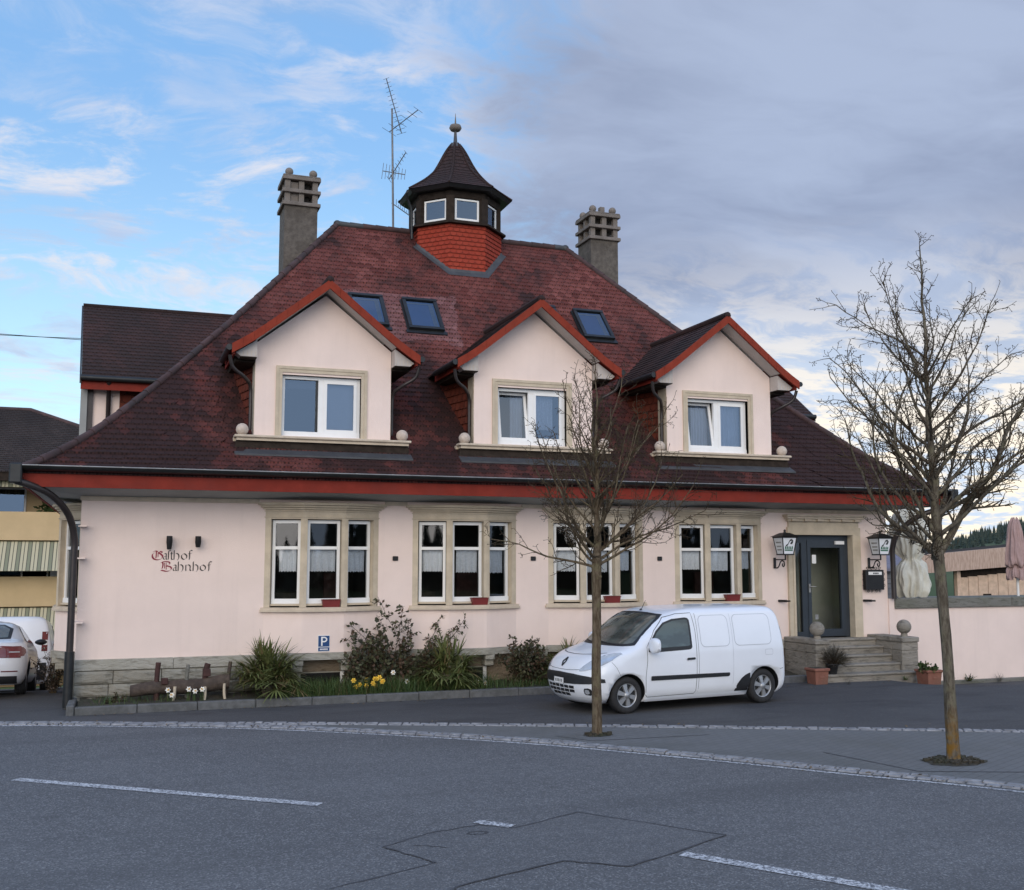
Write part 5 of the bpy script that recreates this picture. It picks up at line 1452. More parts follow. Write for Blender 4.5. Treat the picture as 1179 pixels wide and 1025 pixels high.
# ------------------------------------------------------------------ bare street trees
def perp(d, rnd):
    a = d.cross(Vector((rnd.uniform(-1, 1), rnd.uniform(-1, 1), rnd.uniform(-1, 1))))
    if a.length < .05: a = d.cross(Vector((1, .3, 0)))
    return a.normalized()
class Crown:
    def __init__(s, seed, mat, twig): s.r = random.Random(seed); s.g = MB(mat, twig); s.twig = twig; s.mat = mat; s.n = 0
    def path(s, p, d, L, n, wob, lift):
        pts = [Vector(p)]; d = Vector(d).normalized(); out = [d.copy()]
        for i in range(n):
            d = d + Vector((s.r.gauss(0, wob), s.r.gauss(0, wob), s.r.gauss(0, wob) + lift))
            d.normalize(); pts.append(pts[-1] + d * L / n); out.append(d.copy())
        return pts, out
    def spur(s, p, d, L):
        a = perp(d, s.r); q = (d * s.r.uniform(.2, .8) + a).normalized()
        e = p + q * L; k = p.lerp(e, .5) + perp(q, s.r) * L * .12
        s.g.tube([p, k, e], [.0034, .003, .0026], 3, s.twig, cap=False)
        # swollen bud at the tip
        b = .0065; u = perp(q, s.r) * b; v = q.cross(u)
        s.g.face([e - q * b, e + u, e + q * b * 2.2, e - u], s.twig); s.g.face([e - q * b, e + v, e + q * b * 2.2, e - v], s.twig)
    def twigs(s, p, d, L, r, depth):
        n = max(3, int(L / .07)); pts, ds = s.path(p, d, L, n, .16, .05)
        s.g.tube(pts, [max(.0032, r * (1 - .75 * i / n)) for i in range(n + 1)], 3 if r < .008 else 4, s.twig if r < .012 else s.mat, cap=False)
        for i in range(1, n + 1):
            if s.r.random() < .75: s.spur(pts[i], ds[i], s.r.uniform(.02, .07))
            if depth > 0 and i < n and s.r.random() < .38:
                a = perp(ds[i], s.r); dd = (ds[i] * s.r.uniform(.5, 1.1) + a * s.r.uniform(.6, 1.0) + Vector((0, 0, .25)))
                s.twigs(pts[i], dd, L * s.r.uniform(.25, .5) * (1 - .35 * i / n), r * .55, depth - 1)
    def limb(s, p, d, L, r, lift=.06, dens=1.0, wob=.10):
        n = max(8, int(L / .13)); pts, ds = s.path(p, d, L, n, wob, lift)
        rad = [max(.006, r * (1 - .80 * (i / n) ** .85)) for i in range(n + 1)]
        s.g.tube(pts, rad, 7, s.mat, cap=False)
        k0 = max(1, int(n * .16))
        for i in range(k0, n + 1):
            t = i / n
            for _ in range(2 if s.r.random() < .22 * dens else 1):
                if s.r.random() > dens: continue
                a = perp(ds[i], s.r); dd = ds[i] * s.r.uniform(.6, 1.2) + a * s.r.uniform(.6, 1.0) + Vector((0, 0, .25))
                s.twigs(pts[i], dd, s.r.uniform(.28, .62) * (1.0 - .45 * t) * min(1.4, L / 1.3), max(.006, rad[i] * .5), 1)
            if s.r.random() < .5: s.spur(pts[i], ds[i], s.r.uniform(.03, .08))
        return pts, ds
def tree(label, base, trunk, leader_top, limbs, seed, mat, group=None):
    t = thing('street_tree', label, 'tree', base, 0, group)
    rnd = random.Random(seed); tb = MB(mat)
    pts = curve(trunk, 6); rows = []
    for i, (x, y, z, r) in enumerate(pts):
        n = 14; row = []
        for j in range(n):
            a = 2 * PI * j / n; rr_ = r * (1 + .07 * math.sin(3 * a + z * 2.3) + .05 * math.sin(5 * a - z * 6) + rnd.uniform(-.02, .02))
            row.append((x + rr_ * math.cos(a), y + rr_ * math.sin(a), z))
        rows.append(row)
    tb.grid(rows, mat, close_u=True); tb.face(rows[-1], mat)
    for _ in range(5):   # healed pruning knots near the fork
        k = pts[int(len(pts) * rnd.uniform(.72, .97))]; a = rnd.uniform(0, 2 * PI)
        tb.ball((k[0] + k[3] * .8 * math.cos(a), k[1] + k[3] * .8 * math.sin(a), k[2]), k[3] * .5, mat, 8)
    tb.build('trunk', t)
    c = Crown(seed, M_twig if False else mat, M_twig)
    top = Vector(pts[-1][:3]); r0 = pts[-1][3]
    L = (Vector(leader_top) - top).length; n = 22; lp = []
    for i in range(n + 1):
        q = top.lerp(Vector(leader_top), i / n) + Vector((rnd.uniform(-.02, .02), rnd.uniform(-.02, .02), 0)) * (1 if 0 < i < n else 0); lp.append(q)
    lr = [max(.006, r0 * (1 - .9 * (i / n) ** .7)) for i in range(n + 1)]
    c.g.tube(lp, lr, 8, mat, cap=False)
    for i in range(5, n + 1):
        for _ in range(2):
            a = rnd.uniform(0, 2 * PI); d = Vector((math.cos(a), math.sin(a), rnd.uniform(.5, 1.3)))
            c.twigs(lp[i], d, rnd.uniform(.25, .6) * (1.1 - .5 * i / n), max(.006, lr[i] * .45), 1)
    for (z, az_, elv, L, r, lift) in limbs:
        f = (z - top.z) / (Vector(leader_top).z - top.z)
        p = top.lerp(Vector(leader_top), max(0, f)) if f >= 0 else Vector(interp([(q[2], q[0]) for q in pts], z) and (interp([(q[2], q[0]) for q in pts], z), interp([(q[2], q[1]) for q in pts], z), z))
        a = R(az_); e = R(elv)
        c.limb(p, (math.cos(a) * math.cos(e), math.sin(a) * math.cos(e), math.sin(e)), L, r, lift)
    c.g.build('crown', t)
    return t
rr = random.Random(21)
# tall tree at the right: straight leader, vase of rising limbs
limbs = [(2.40, -14, 48, 3.0, .050, .03), (2.45, 158, 36, 2.0, .036, .035), (2.40, 195, 42, 1.9, .030, .04), (2.55, 172, 18, 1.3, .024, .02), (2.7, 60, 42, 2.2, .030, .05), (2.6, 300, 40, 2.2, .028, .05), (2.65, 178, 46, 2.25, .032, .03), (2.9, -30, 36, 2.3, .030, .03), (2.35, -160, 12, 1.3, .020, .02)]
for k in range(23):
    k = k * 17 / 23
    z = 2.7 + 2.2 * (k / 17) ** 1.1
    limbs.append((z, (k * 23 / 17 * 137.5 + 20) % 360, rr.uniform(28, 50), rr.uniform(1.9, 2.55) * (1 - .48 * (k / 17)), .030 * (1 - .5 * k / 17), rr.uniform(.03, .07)))
tree('tall bare tree with orange lichen at its foot, right of the entrance', (9.90, -8.60, 0),
     [(0, 0, -.05, .092), (.0, 0, .1, .076), (-.015, 0, .8, .066), (-.05, 0, 1.6, .061), (-.085, 0, 2.2, .062), (-.105, 0, 2.42, .068)], (-.14, .05, 6.20), limbs, 5, M_bark2)
limbs = [(2.25, 172, 18, 1.55, .022, .05), (2.3, 200, 26, 1.6, .020, .06), (2.28, -8, 24, 1.75, .022, .05), (2.35, -28, 26, 1.75, .020, .04), (2.45, 8, 34, 1.9, .022, .03), (2.5, 186, 36, 1.8, .022, .03)]
for k in range(22):
    z = 2.3 + 1.6 * (k / 22)
    limbs.append((z, (k * 137.5 + 75) % 360, rr.uniform(18, 40) + 28 * k / 22, rr.uniform(1.5, 2.0) * (1 - .40 * (k / 22)), .021 * (1 - .4 * k / 22), rr.uniform(.06, .10)))
tree('slender bare tree with a wide low crown in front of the white van', (6.76, -5.45, 0),
     [(0, 0, -.05, .085), (.0, 0, .12, .070), (-.01, 0, .8, .064), (.0, 0, 1.6, .060), (.01, 0, 2.2, .066), (.015, 0, 2.4, .062)], (.02, 0, 5.05), limbs, 12, M_bark)

# ------------------------------------------------------------------ planting bed
def blade(g, p, d, L, w_, droop, mat, n=4, fold=0.0):
    d = Vector(d).normalized(); side = d.cross(Vector((0, 0, 1)))
    if side.length < .05: side = Vector((1, 0, 0))
    side.normalize(); A = []; B = []; q = Vector(p)
    for i in range(n + 1):
        t = i / n; ww = w_ * (1 - t) ** .6 * (.55 + .9 * t if t < .4 else 1) * .5
        A.append(tuple(q - side * ww)); B.append(tuple(q + side * ww))
        d = (d + Vector((0, 0, -droop / n))).normalized(); q = q + d * L / n
    g.grid([A, B], mat, smooth=False)
def palm(loc, nf, size, label, seed, group):
    t = thing('fan_palm', label, 'palm', loc, 0, group); rnd = random.Random(seed)
    g = MB(M_palm); tk = MB(M_oldwood)
    tk.lathe([(.06, -.05), (.075, .1), (.06, .22 * size)], n=10)
    for k in range(26):
        a = k * 2.4; z = .02 + .2 * size * k / 26; tk.tube([(.055 * math.cos(a), .055 * math.sin(a), z), (.10 * math.cos(a), .10 * math.sin(a), z + .06)], [.02, .006], 4)
    tk.build('trunk', t)
    for k in range(nf):
        a = k * 2.39996 + rnd.uniform(-.3, .3); e = R(rnd.choice((rnd.uniform(-15, 25), rnd.uniform(5, 45), rnd.uniform(35, 80)))); Ls = size * rnd.uniform(.22, .40)
        d = Vector((math.cos(a) * math.cos(e), math.sin(a) * math.cos(e), math.sin(e)))
        p0 = Vector((0, 0, .18 * size)); p1 = p0 + d * Ls
        g.tube([p0, p0.lerp(p1, .5) + Vector((0, 0, .02)), p1], .006, 4, M_palm, cap=False)
        s_ = d.cross(Vector((0, 0, 1))).normalized() if abs(d.z) < .98 else Vector((1, 0, 0)); up = s_.cross(d)
        nb = 17
        for j in range(nb):
            u = (j / (nb - 1) - .5) * R(250); bd = d * math.cos(u) + s_ * math.sin(u) + up * rnd.uniform(.0, .25)
            blade(g, p1, bd, size * rnd.uniform(.28, .40) * (1 - .25 * abs(u) / 2.2), .040, rnd.uniform(.25, .9), M_palm, 4)
    g.build('fronds', t); return t
def leaf(g, p, d, L, w_, mat, rnd):
    d = d.normalized(); s_ = perp(d, rnd); m = p + d * L * .5
    g.face([p, m + s_ * w_ / 2, p + d * L, m - s_ * w_ / 2], mat)
def shrub(loc, label, seed, stems, H, spread, leafL, leafW, mat, per=26, lean=(0, 0), cat='shrub', bare=.25, name='shrub', stemr=.010, stemmat=None):
    t = thing(name, label, cat, loc); rnd = random.Random(seed)
    g = MB(stemmat or M_twig); f = MB(mat)
    for k in range(stems):
        a = rnd.uniform(0, 2 * PI); sp = spread * rnd.uniform(.2, 1); h = H * rnd.uniform(.5, 1.0)
        d = Vector((math.cos(a) * sp + lean[0], math.sin(a) * sp * .5 + lean[1], h)).normalized(); n = 9; L = h * 1.12; p = Vector((rnd.uniform(-.06, .06), rnd.uniform(-.04, .04), -.03)); P = [p.copy()]; Ds = [d.copy()]
        for i in range(n):
            d = (d + Vector((rnd.gauss(0, .13), rnd.gauss(0, .10), rnd.gauss(0, .08)))).normalized(); p = p + d * L / n; P.append(p.copy()); Ds.append(d.copy())
        g.tube(P, [stemr * (1 - .7 * i / n) for i in range(n + 1)], 4, cap=False)
        for i in range(int(n * bare) + 1, n + 1):
            for _ in range(max(1, per // n)):
                q = P[i].lerp(P[i - 1], rnd.random()); a2 = perp(Ds[i], rnd); dd = (a2 + Ds[i] * rnd.uniform(-.2, .9))
                Lt = rnd.uniform(.03, .13) * (H / .9) ** .5
                e = q + dd.normalized() * Lt; g.tube([q, e], [.003, .002], 3, cap=False)
                for _ in range(3): leaf(f, q.lerp(e, rnd.uniform(.3, 1)), perp(dd, rnd) + dd * .5 + Vector((0, 0, -.2)), leafL * rnd.uniform(.6, 1.2), leafW * rnd.uniform(.7, 1.2), mat, rnd)
    g.build('stems', t); f.build('leaves', t); return t
palm((3.0, -.52, .09), 64, 1.28, 'bushy green fan palm between the log and the parking sign', 31, 'fan palms along the inn wall')
palm((6.12, -.54, .09), 56, 1.18, 'green fan palm growing through the climbing shrub', 8, 'fan palms along the inn wall')
palm((8.45, -.35, .09), 28, 1.1, 'fan palm half hidden behind the nose of the white van', 15, 'fan palms along the inn wall')
shrub((5.10, -.35, .09), 'tall straggly dark leaved climbing shrub under the second bay window', 41, 15, 1.45, .75, .085, .055, M_leafdark, 50, bare=.10)
shrub((5.55, -.28, .09), 'reddish whippy briar reaching up to the window sill', 49, 7, 1.62, .55, .075, .045, M_leafdark, 40, (.25, 0), bare=.25)
shrub((4.70, -.45, .09), 'low leafy dark bush beside the yellow daffodils', 43, 13, .80, .6, .080, .052, M_leafdark, 42, (-.2, 0), bare=.1)
shrub((7.62, -.42, .09), 'dense dark rose bush just in front of the van', 45, 20, .86, .62, .070, .048, M_leafdark, 46, bare=.10)
shrub((.62, -.55, .08), 'small dark reddish seedling near the corner kerb', 47, 6, .22, .5, .045, .035, M_leafdark, 18, bare=.1)
shrub((-.42, 2.15, 0), 'leafless flowering bush beside the side bay window', 52, 16, .95, .4, .035, .03, leaf_mat('pale_blossom', (.30, .26, .22), (.10, .06, .04), (.03, .03, .02), .5), 30, bare=.2)
# grass and bulb leaves: nobody could count them
g = MB(M_grass); rnd = random.Random(6)
for k in range(7000):
    x = rnd.choice((rnd.uniform(.3, 12.8), rnd.uniform(3.3, 7.9), rnd.gauss(4.6, .8))); y = rnd.uniform(-.92, -.1)
    if not .15 < x < 13: continue
    dense = .5 + .5 * math.sin(x * 1.7 + 1) if x < 3 else 1
    if rnd.random() > dense: continue
    h = rnd.uniform(.06, .20) * (1.55 if 3.2 < x < 7 else .9); a = rnd.uniform(0, 2 * PI)
    blade(g, (x, y, .09), (math.cos(a) * .4, math.sin(a) * .4, 1), h * 1.25, rnd.uniform(.006, .014), rnd.uniform(.2, 1.1), M_grass, 3)
tag(g.build('bed_grass'), 'fresh green grass and bulb leaves filling the narrow bed by the wall', 'grass', kind='stuff')
def bulbs(loc, pts, mat, label, group=None, cup=None):
    t = thing('daffodil_clump', label, 'flowers', loc, 0, group); rnd = random.Random(int(loc[0] * 97))
    lv = MB(M_grass)
    for x, y, z in pts:
        for _ in range(7):
            a = rnd.uniform(0, 2 * PI); blade(lv, (x + rnd.uniform(-.03, .03), y, 0), (math.cos(a) * .25, math.sin(a) * .25, 1), z * rnd.uniform(.8, 1.15), .012, .35, M_grass, 3)
        lv.tube([(x, y, 0), (x, y, z)], .004, 4, M_grass, cap=False)
    lv.build('leaves', t)
    for x, y, z in pts:
        f = MB(mat); d = Vector((rnd.uniform(-.5, .5), -1, rnd.uniform(-.1, .4))).normalized(); u = d.cross(Vector((0, 0, 1))).normalized(); v = u.cross(d); c = Vector((x, y, z))
        for k in range(6):
            a = 2 * PI * k / 6; r_ = (u * math.cos(a) + v * math.sin(a)); s_ = (u * -math.sin(a) + v * math.cos(a))
            f.face([c, c + r_ * .026 + s_ * .016 + d * .004, c + r_ * .048, c + r_ * .026 - s_ * .016 + d * .004], mat)
        A = [c + (u * math.cos(2 * PI * k / 8) + v * math.sin(2 * PI * k / 8)) * .012 for k in range(8)]; B = [c + d * .028 + (u * math.cos(2 * PI * k / 8) + v * math.sin(2 * PI * k / 8)) * .017 for k in range(8)]
        f.grid([A, B], M_yellow, close_u=True)
        f.build('flower', t)
rnd = random.Random(9)
bulbs((4.62, -.72, .09), [(rnd.uniform(-.28, .34), rnd.uniform(-.10, .14), rnd.uniform(.12, .30)) for _ in range(12)], M_yellow, 'clump of yellow daffodils below the climbing shrub')
bulbs((1.42, -.72, .09), [(0, 0, .20), (.06, .0, .12)], M_petal, 'pair of white daffodils left of the log middle', 'white daffodils')
bulbs((1.86, -.70, .09), [(-.12, .0, .20), (-.02, .03, .16), (.09, .0, .19)], M_petal, 'three white daffodils in front of the log', 'white daffodils')
bulbs((5.35, -.66, .09), [(-.22, .1, .33), (.0, 0, .18)], M_petal, 'pair of white daffodils left of the middle palm', 'white daffodils')
bulbs((6.35, -.66, .09), [(-.22, .08, .42), (-.05, .0, .14), (.28, .0, .12), (.42, .0, .10)], M_petal, 'scattered white daffodils at the foot of the middle palm', 'white daffodils')
# rustic log on stakes
t = thing('log_trough', 'weathered log lying on crooked stakes in the flower bed', 'log', (1.60, -.52, .07))
g = MB(M_oldwood); rnd = random.Random(13); rows = []
for k in range(15):
    u = k / 14; row = []; r_ = lerp(.10, .13, u) * (1 + rnd.uniform(-.08, .08))
    for j in range(12):
        a = 2 * PI * j / 12; rr_ = r_ * (1 + rnd.uniform(-.07, .07)); row.append((lerp(-.75, .78, u), rr_ * math.cos(a), lerp(.20, .30, u) + .02 * math.sin(u * 7) + rr_ * math.sin(a)))
    rows.append(row)
g.grid(rows, close_u=True); g.face(rows[0]); g.face(rows[-1]); g.build('log', t)
for pts, r_, m in (([(-.34, -.02, -.05), (-.35, 0, .35), (-.33, .0, .64)], .042, M_redwood), ([(.40, .0, .30), (.41, .0, .48), (.44, .0, .60)], .05, M_redwood), ([(.70, 0, -.05), (.76, 0, .3), (.80, .02, .62)], .032, M_oldwood),
                   ([(-.14, -.13, -.06), (-.08, -.12, .10), (-.07, -.10, .26)], .026, M_sand), ([(.13, .13, -.05), (.12, .12, .35), (.14, .12, .58)], .032, M_concrete), ([(.38, -.13, -.06), (.40, -.12, .12), (.40, -.10, .24)], .024, M_sand), ([(.74, -.14, -.06), (.70, -.13, .10), (.70, -.1, .28)], .024, M_sand)):
    g = MB(m); g.tube(curve(pts, 3), r_, 7); g.build('stake', t)
g = MB(M_redwood); g.box(-.28, -.18, -.14, -.05, .30, .40, bev=.01); g.build('block', t)
g = MB(M_redwood); g.box(.36, .48, -.1, .05, .40, .52, bev=.01); g.build('block', t)
# ------------------------------------------------------------------ entrance steps, pots, lanterns
t = thing('entrance_steps', 'grey stone steps between two low cheek walls topped with stone balls', 'steps', (14.6, -.6, 0))
ox, oy = 14.6, -.6
rr = random.Random(17)
lv = [(.742, .10, -.30), (.60, -.296, -.53), (.45, -.526, -.77), (.30, -.766, -1.02), (.15, -1.016, -1.34)]
for i, (z, y0, y1) in enumerate(lv):
    g = MB(M_step); xa, xb = (13.76, 15.49) if i < 4 else (13.50, 15.62)
    g.box(xa - ox, xb - ox, y1 - oy, y0 - oy - .002 * i, z - .045, z, bev=.012)
    g.box(xa - ox + .004, xb - ox - .004, y1 + .03 - oy, y0 - oy - .002 * i, (z - .15) - (.02 if i < 4 else .3), z - .046)
    g.build('step', t)
for x0, x1 in ((13.44, 13.752), (15.498, 15.90)):
    g = MB(M_step)
    g.box(x0 - ox, x1 - ox, -.74 - oy, -.002 - oy, -.4, .535, bev=.01); g.box(x0 - ox, x1 - ox, -1.06 - oy, -.744 - oy, -.4, .535, bev=.012)
    g.box(x0 - ox, x1 - ox, -.745 - oy, -.002 - oy, .538, .70, bev=.01); g.box(x0 - ox - .002, x1 - ox + .002, -1.065 - oy, -.749 - oy, .538, .70, bev=.012)
    g.box(x0 - ox - .015, x1 - ox + .015, -.76 - oy, -.002 - oy, .702, .80, bev=.012); g.box(x0 - ox - .018, x1 - ox + .018, -1.09 - oy, -.763 - oy, .702, .80, bev=.015)
    g.build('cheek_wall', t)
    b = MB(M_step); cx = (x0 + x1) / 2 - ox
    b.lathe([(.075, .80), (.065, .86), (.05, .88)], (cx, -.90 - oy, 0), 14); b.ball((cx, -.90 - oy, 1.0), .145, n=20); b.build('stone_ball', t)
def planter(loc, label, s=.30, h=.30, group='terracotta planters by the steps'):
    t = thing('terracotta_planter', label, 'planter', loc, 0, group); g = MB(M_terra, M_soil)
    b, tp = s * .44, s * .5
    g.hexa([(-b, -b, 0), (b, -b, 0), (b, b, 0), (-b, b, 0), (-tp, -tp, h * .82), (tp, -tp, h * .82), (tp, tp, h * .82), (-tp, tp, h * .82)], M_terra)
    k = tp + .025
    g.box(-k, k, -k, k, h * .82, h, M_terra, bev=.012); g.box(-tp + .03, tp - .03, -tp + .03, tp - .03, h + .001, h + .006, M_soil)
    g.build('pot', t); g2 = MB(M_terra)
    g2.box(-.05, .05, -tp + .0, -tp + .012, h * .4, h * .5, bev=.004)
    g2.build('relief', t); return t
planter((13.24, -1.36, 0), 'empty square terracotta planter left of the steps')
planter((15.62, -1.66, ground_z(15.62, -1.66)), 'square terracotta planter with small plants right of the steps', .34, .28)
shrub((15.62, -1.66, ground_z(15.62, -1.66) + .28), 'small leafy plants growing in the right terracotta planter', 61, 18, .20, 1.0, .06, .045, M_leafgreen, 24, bare=0, cat='plant', name='potted_plant', stemr=.004)
t = thing('black_pot', 'round black plastic pot on the lowest step', 'pot', (13.72, -1.18, .15)); g = MB(M_cartrim); g.lathe([(.085, 0), (.115, .17), (.125, .17), (.125, .20), (.105, .20), (.10, .16), (.001, .16)], n=18); g.build('pot', t)
t_ = thing('lavender_bush', 'rounded grey twiggy bush growing in the black pot', 'bush', (13.76, -1.18, .33)); rnd = random.Random(71); g = MB(M_twig); f = MB(M_grey_leaf)
for k in range(420):
    a = rnd.uniform(0, 2 * PI); e = math.asin(rnd.uniform(-.25, 1)); L = rnd.uniform(.22, .37); d = Vector((math.cos(a) * math.cos(e), math.sin(a) * math.cos(e), math.sin(e) * .95 + .12)); P = [Vector((0, 0, -.03)), d * L * .5 + Vector((0, 0, .03)), d * L]
    if k % 2 == 0: g.tube(P, [.004, .003, .002], 3, cap=False)
    for i in range(7):
        q = P[1].lerp(P[2], rnd.random()); blade(f, q, d + Vector((rnd.gauss(0, .4), rnd.gauss(0, .4), rnd.gauss(.2, .3))), rnd.uniform(.05, .10), .006, .1, M_grey_leaf, 2)
g.build('stems', t_); f.build('leaves', t_)
def tuft(loc, label, seed, n, L, w_, mat, name='weed_tuft', cat='weed'):
    rnd = random.Random(seed); g = MB(mat)
    for k in range(n):
        a = rnd.uniform(0, 2 * PI); blade(g, (rnd.gauss(0, .02), rnd.gauss(0, .02), 0), (math.cos(a), math.sin(a), rnd.uniform(.5, 2)), L * rnd.uniform(.6, 1.1), w_, rnd.uniform(.2, .9), mat, 4)
    return tag(g.build(name, loc=loc), label, cat)
tuft((18.05, -.12, -.26), 'spiky green plant at the foot of the pink terrace wall', 3, 26, .24, .03, M_leafgreen, 'spiky_plant', 'plant')
tuft((18.85, -.14, -.29), 'dry brownish weed at the foot of the terrace wall', 5, 40, .25, .008, M_grey_leaf)
tuft((13.75, -1.62, 0), 'pale dried weed on the asphalt before the steps', 8, 40, .12, .008, M_grey_leaf)
tuft((15.25, -1.42, 0), 'small green weed growing at the end of the lowest step', 9, 40, .12, .012, M_grass)
tuft((16.35, -.12, -.26), 'thin green weed in the corner behind the right planter', 11, 22, .16, .012, M_grass)

M_opal = plain('milk_glass', (0.74, 0.76, 0.78), 0.25, 0.03, 6)
def lantern(x, label):
    t = thing('wall_lantern', label, 'lantern', (x, 0, 0), 0, 'lanterns beside the entrance')
    b = MB(M_black)
    b.box(-.055, -.0, -.03, -.001, 2.18, 2.40, bev=.006)
    b.tube([(-.03, -.02, 2.36), (-.03, -.40, 2.36)], .013, 6); b.tube([(-.03, -.40, 2.35), (-.03, -.40, 2.47)], .016, 6)
    sc = [(-.03, -.03, 2.20), (-.03, -.10, 2.19), (-.03, -.17, 2.23), (-.03, -.22, 2.31), (-.03, -.29, 2.34), (-.03, -.35, 2.31), (-.03, -.36, 2.25), (-.03, -.32, 2.22), (-.03, -.29, 2.25), (-.03, -.31, 2.28)]
    b.tube(curve(sc, 4), .013, 6); b.build('bracket', t)
    g = MB(M_black, M_opal, M_green)
    cx, cy = -.03, -.40; zb, zt = 2.47, 2.80; hb, ht = .115, .165
    lo = [(cx - hb, cy - hb), (cx + hb, cy - hb), (cx + hb, cy + hb), (cx - hb, cy + hb)]; hi = [(cx - ht, cy - ht), (cx + ht, cy - ht), (cx + ht, cy + ht), (cx - ht, cy + ht)]
    for i in range(4): g.tube([(*lo[i], zb), (*hi[i], zt)], .012, 5, M_black)
    g.box(cx - hb - .012, cx + hb + .012, cy - hb - .012, cy + hb + .012, zb - .02, zb + .006, M_black); g.box(cx - ht - .015, cx + ht + .015, cy - ht - .015, cy + ht + .015, zt - .004, zt + .016, M_black)
    o = g.build('frame', t)
    p = MB(M_opal)
    for i in range(4):
        j = (i + 1) % 4; p.face([(*lo[i], zb), (*lo[j], zb), (*hi[j], zt), (*hi[i], zt)], M_opal)
    p.build('glass', t)
    r_ = MB(M_black)
    e = ht + .05; ring_ = [(cx - e, cy - e, zt + .016), (cx + e, cy - e, zt + .016), (cx + e, cy + e, zt + .016), (cx - e, cy + e, zt + .016)]; u = .07; r2_ = [(cx - u, cy - u, zt + .10), (cx + u, cy - u, zt + .10), (cx + u, cy + u, zt + .10), (cx - u, cy + u, zt + .10)]
    r_.hexa(ring_ + r2_); r_.lathe([(.03, zt + .10), (.02, zt + .13), (.028, zt + .15), (.004, zt + .17)], (cx, cy, 0), 10); r_.build('roof', t)
    # printed mark on the pane that faces the road: dark sweep above a green word bar
    m = MB(M_green, M_cartrim)
    def on(u, v, d=.004): # u -1..1, v 0..1 on the front pane
        h = lerp(hb, ht, v); return (cx + u * h, cy - h - d, lerp(zb, zt, v))
    for A, B in (((-.55, .42), (.72, .42)),):
        pass
    m.face([on(-.78, .20), on(.72, .20), on(.70, .28), on(-.76, .28)], M_green)
    for u0, u1 in ((-.74, -.46), (-.40, -.18), (-.12, .10), (.16, .38), (.44, .68)):
        m.face([on(u0, .31), on(u1, .31), on(u1 - .03, .46), on((u0 + u1) / 2, .50), on(u0 + .03, .44)], M_green)
    sw = [(-.55, .50), (-.25, .58), (-.08, .72), (.08, .84), (.32, .86), (.55, .78)]
    for a, c in zip(sw, sw[1:]): m.face([on(a[0], a[1] - .05, .006), on(c[0], c[1] - .05, .006), on(c[0], c[1] + .05, .006), on(a[0], a[1] + .05, .006)], M_cartrim)
    m.face([on(.10, .62, .006), on(.42, .60, .006), on(.58, .74, .006), on(.30, .78, .006)], M_cartrim)
    def onl(u, v, d=.004):
        h = lerp(hb, ht, v); return (cx - h - d, cy - u * h, lerp(zb, zt, v))
    for v in (.22, .42, .66): m.face([onl(-.6, v), onl(.6, v), onl(.6, v + .09), onl(-.6, v + .09)], M_zinc)
    m.build('printed_mark', t)
lantern(13.28, 'black iron wall lantern with printed glass left of the door'); lantern(15.62, 'black iron wall lantern with printed glass above the menu box')
# menu case with scrollwork
t = thing('menu_case', 'black wall case with a white header and curled iron border', 'menu case', (15.66, -.06, 1.94))
g = MB(M_black, M_plate, M_seam, M_carglass); g.box(-.235, .235, -.05, .055, -.215, .205, bev=.008); g.build('case', t)
g = MB(M_plate, M_seam); g.box(-.165, .175, -.056, -.0505, .10, .165, M_plate)
for u0, u1 in ((-.05, -.02), (-.012, .018), (.026, .056), (.064, .088)): g.box(u0, u1, -.059, -.0565, .115, .148, M_seam)
g.build('header', t)
g = MB(M_black)
def curl(cx, cz, r, a0, a1, n=12):
    P = [(cx + r * (1 - .55 * k / n) * math.cos(R(lerp(a0, a1, k / n))), -.01, cz + r * (1 - .55 * k / n) * math.sin(R(lerp(a0, a1, k / n)))) for k in range(n + 1)]; g.tube(P, .006, 5, cap=False)
for sx in (-1, 1):
    for zc in (-.12, .0, .12): curl(sx * .262, zc, .035, 90, 90 + sx * 400)
    for xc in (.06, .15): curl(sx * xc, .235, .035, 0 if sx > 0 else 180, sx * 400 + (0 if sx > 0 else 180)); curl(sx * xc, -.245, .03, 0 if sx < 0 else 180, -sx * 400 + (0 if sx < 0 else 180))
g.ball((0, -.01, .25), .022, M_black, 8); g.build('scrollwork', t)
# parking sign, spotlights, lettering
t = thing('parking_sign', 'small blue parking sign with a white letter P below the first bay window', 'sign', (3.985, -PB - .006, .925))
M_blue = plain('sign_blue', (0.012, 0.055, 0.17), 0.4, 0.05, 5)
g = MB(M_plate, M_blue); g.box(-.105, .105, -.004, .004, -.145, .135, M_plate, bev=.003); g.box(-.096, .096, -.0065, -.0042, -.06, .125, M_blue); g.box(-.096, .096, -.0065, -.0042, -.135, -.072, M_blue); g.build('plate', t)
g = MB(M_plate); g.box(-.048, -.022, -.009, -.0068, -.045, .11, M_plate)
P = [(-.022, .097), (.02, .097), (.042, .08), (.048, .062), (.042, .042), (.02, .026), (-.022, .026)]
for k, (a, c) in enumerate(zip(P, P[1:])):
    d = Vector((c[0] - a[0], c[1] - a[1])); n_ = Vector((-d.y, d.x)).normalized() * .0115
    yy = -.0091 - .0002 * k
    g.face([(a[0] - n_.x, yy, a[1] - n_.y), (c[0] - n_.x, yy, c[1] - n_.y), (c[0] + n_.x, yy, c[1] + n_.y), (a[0] + n_.x, yy, a[1] + n_.y)])
for k in range(6): g.box(-.066 + k * .023, -.049 + k * .023, -.009, -.0068, -.116, -.092, M_plate)
g.build('letter', t)
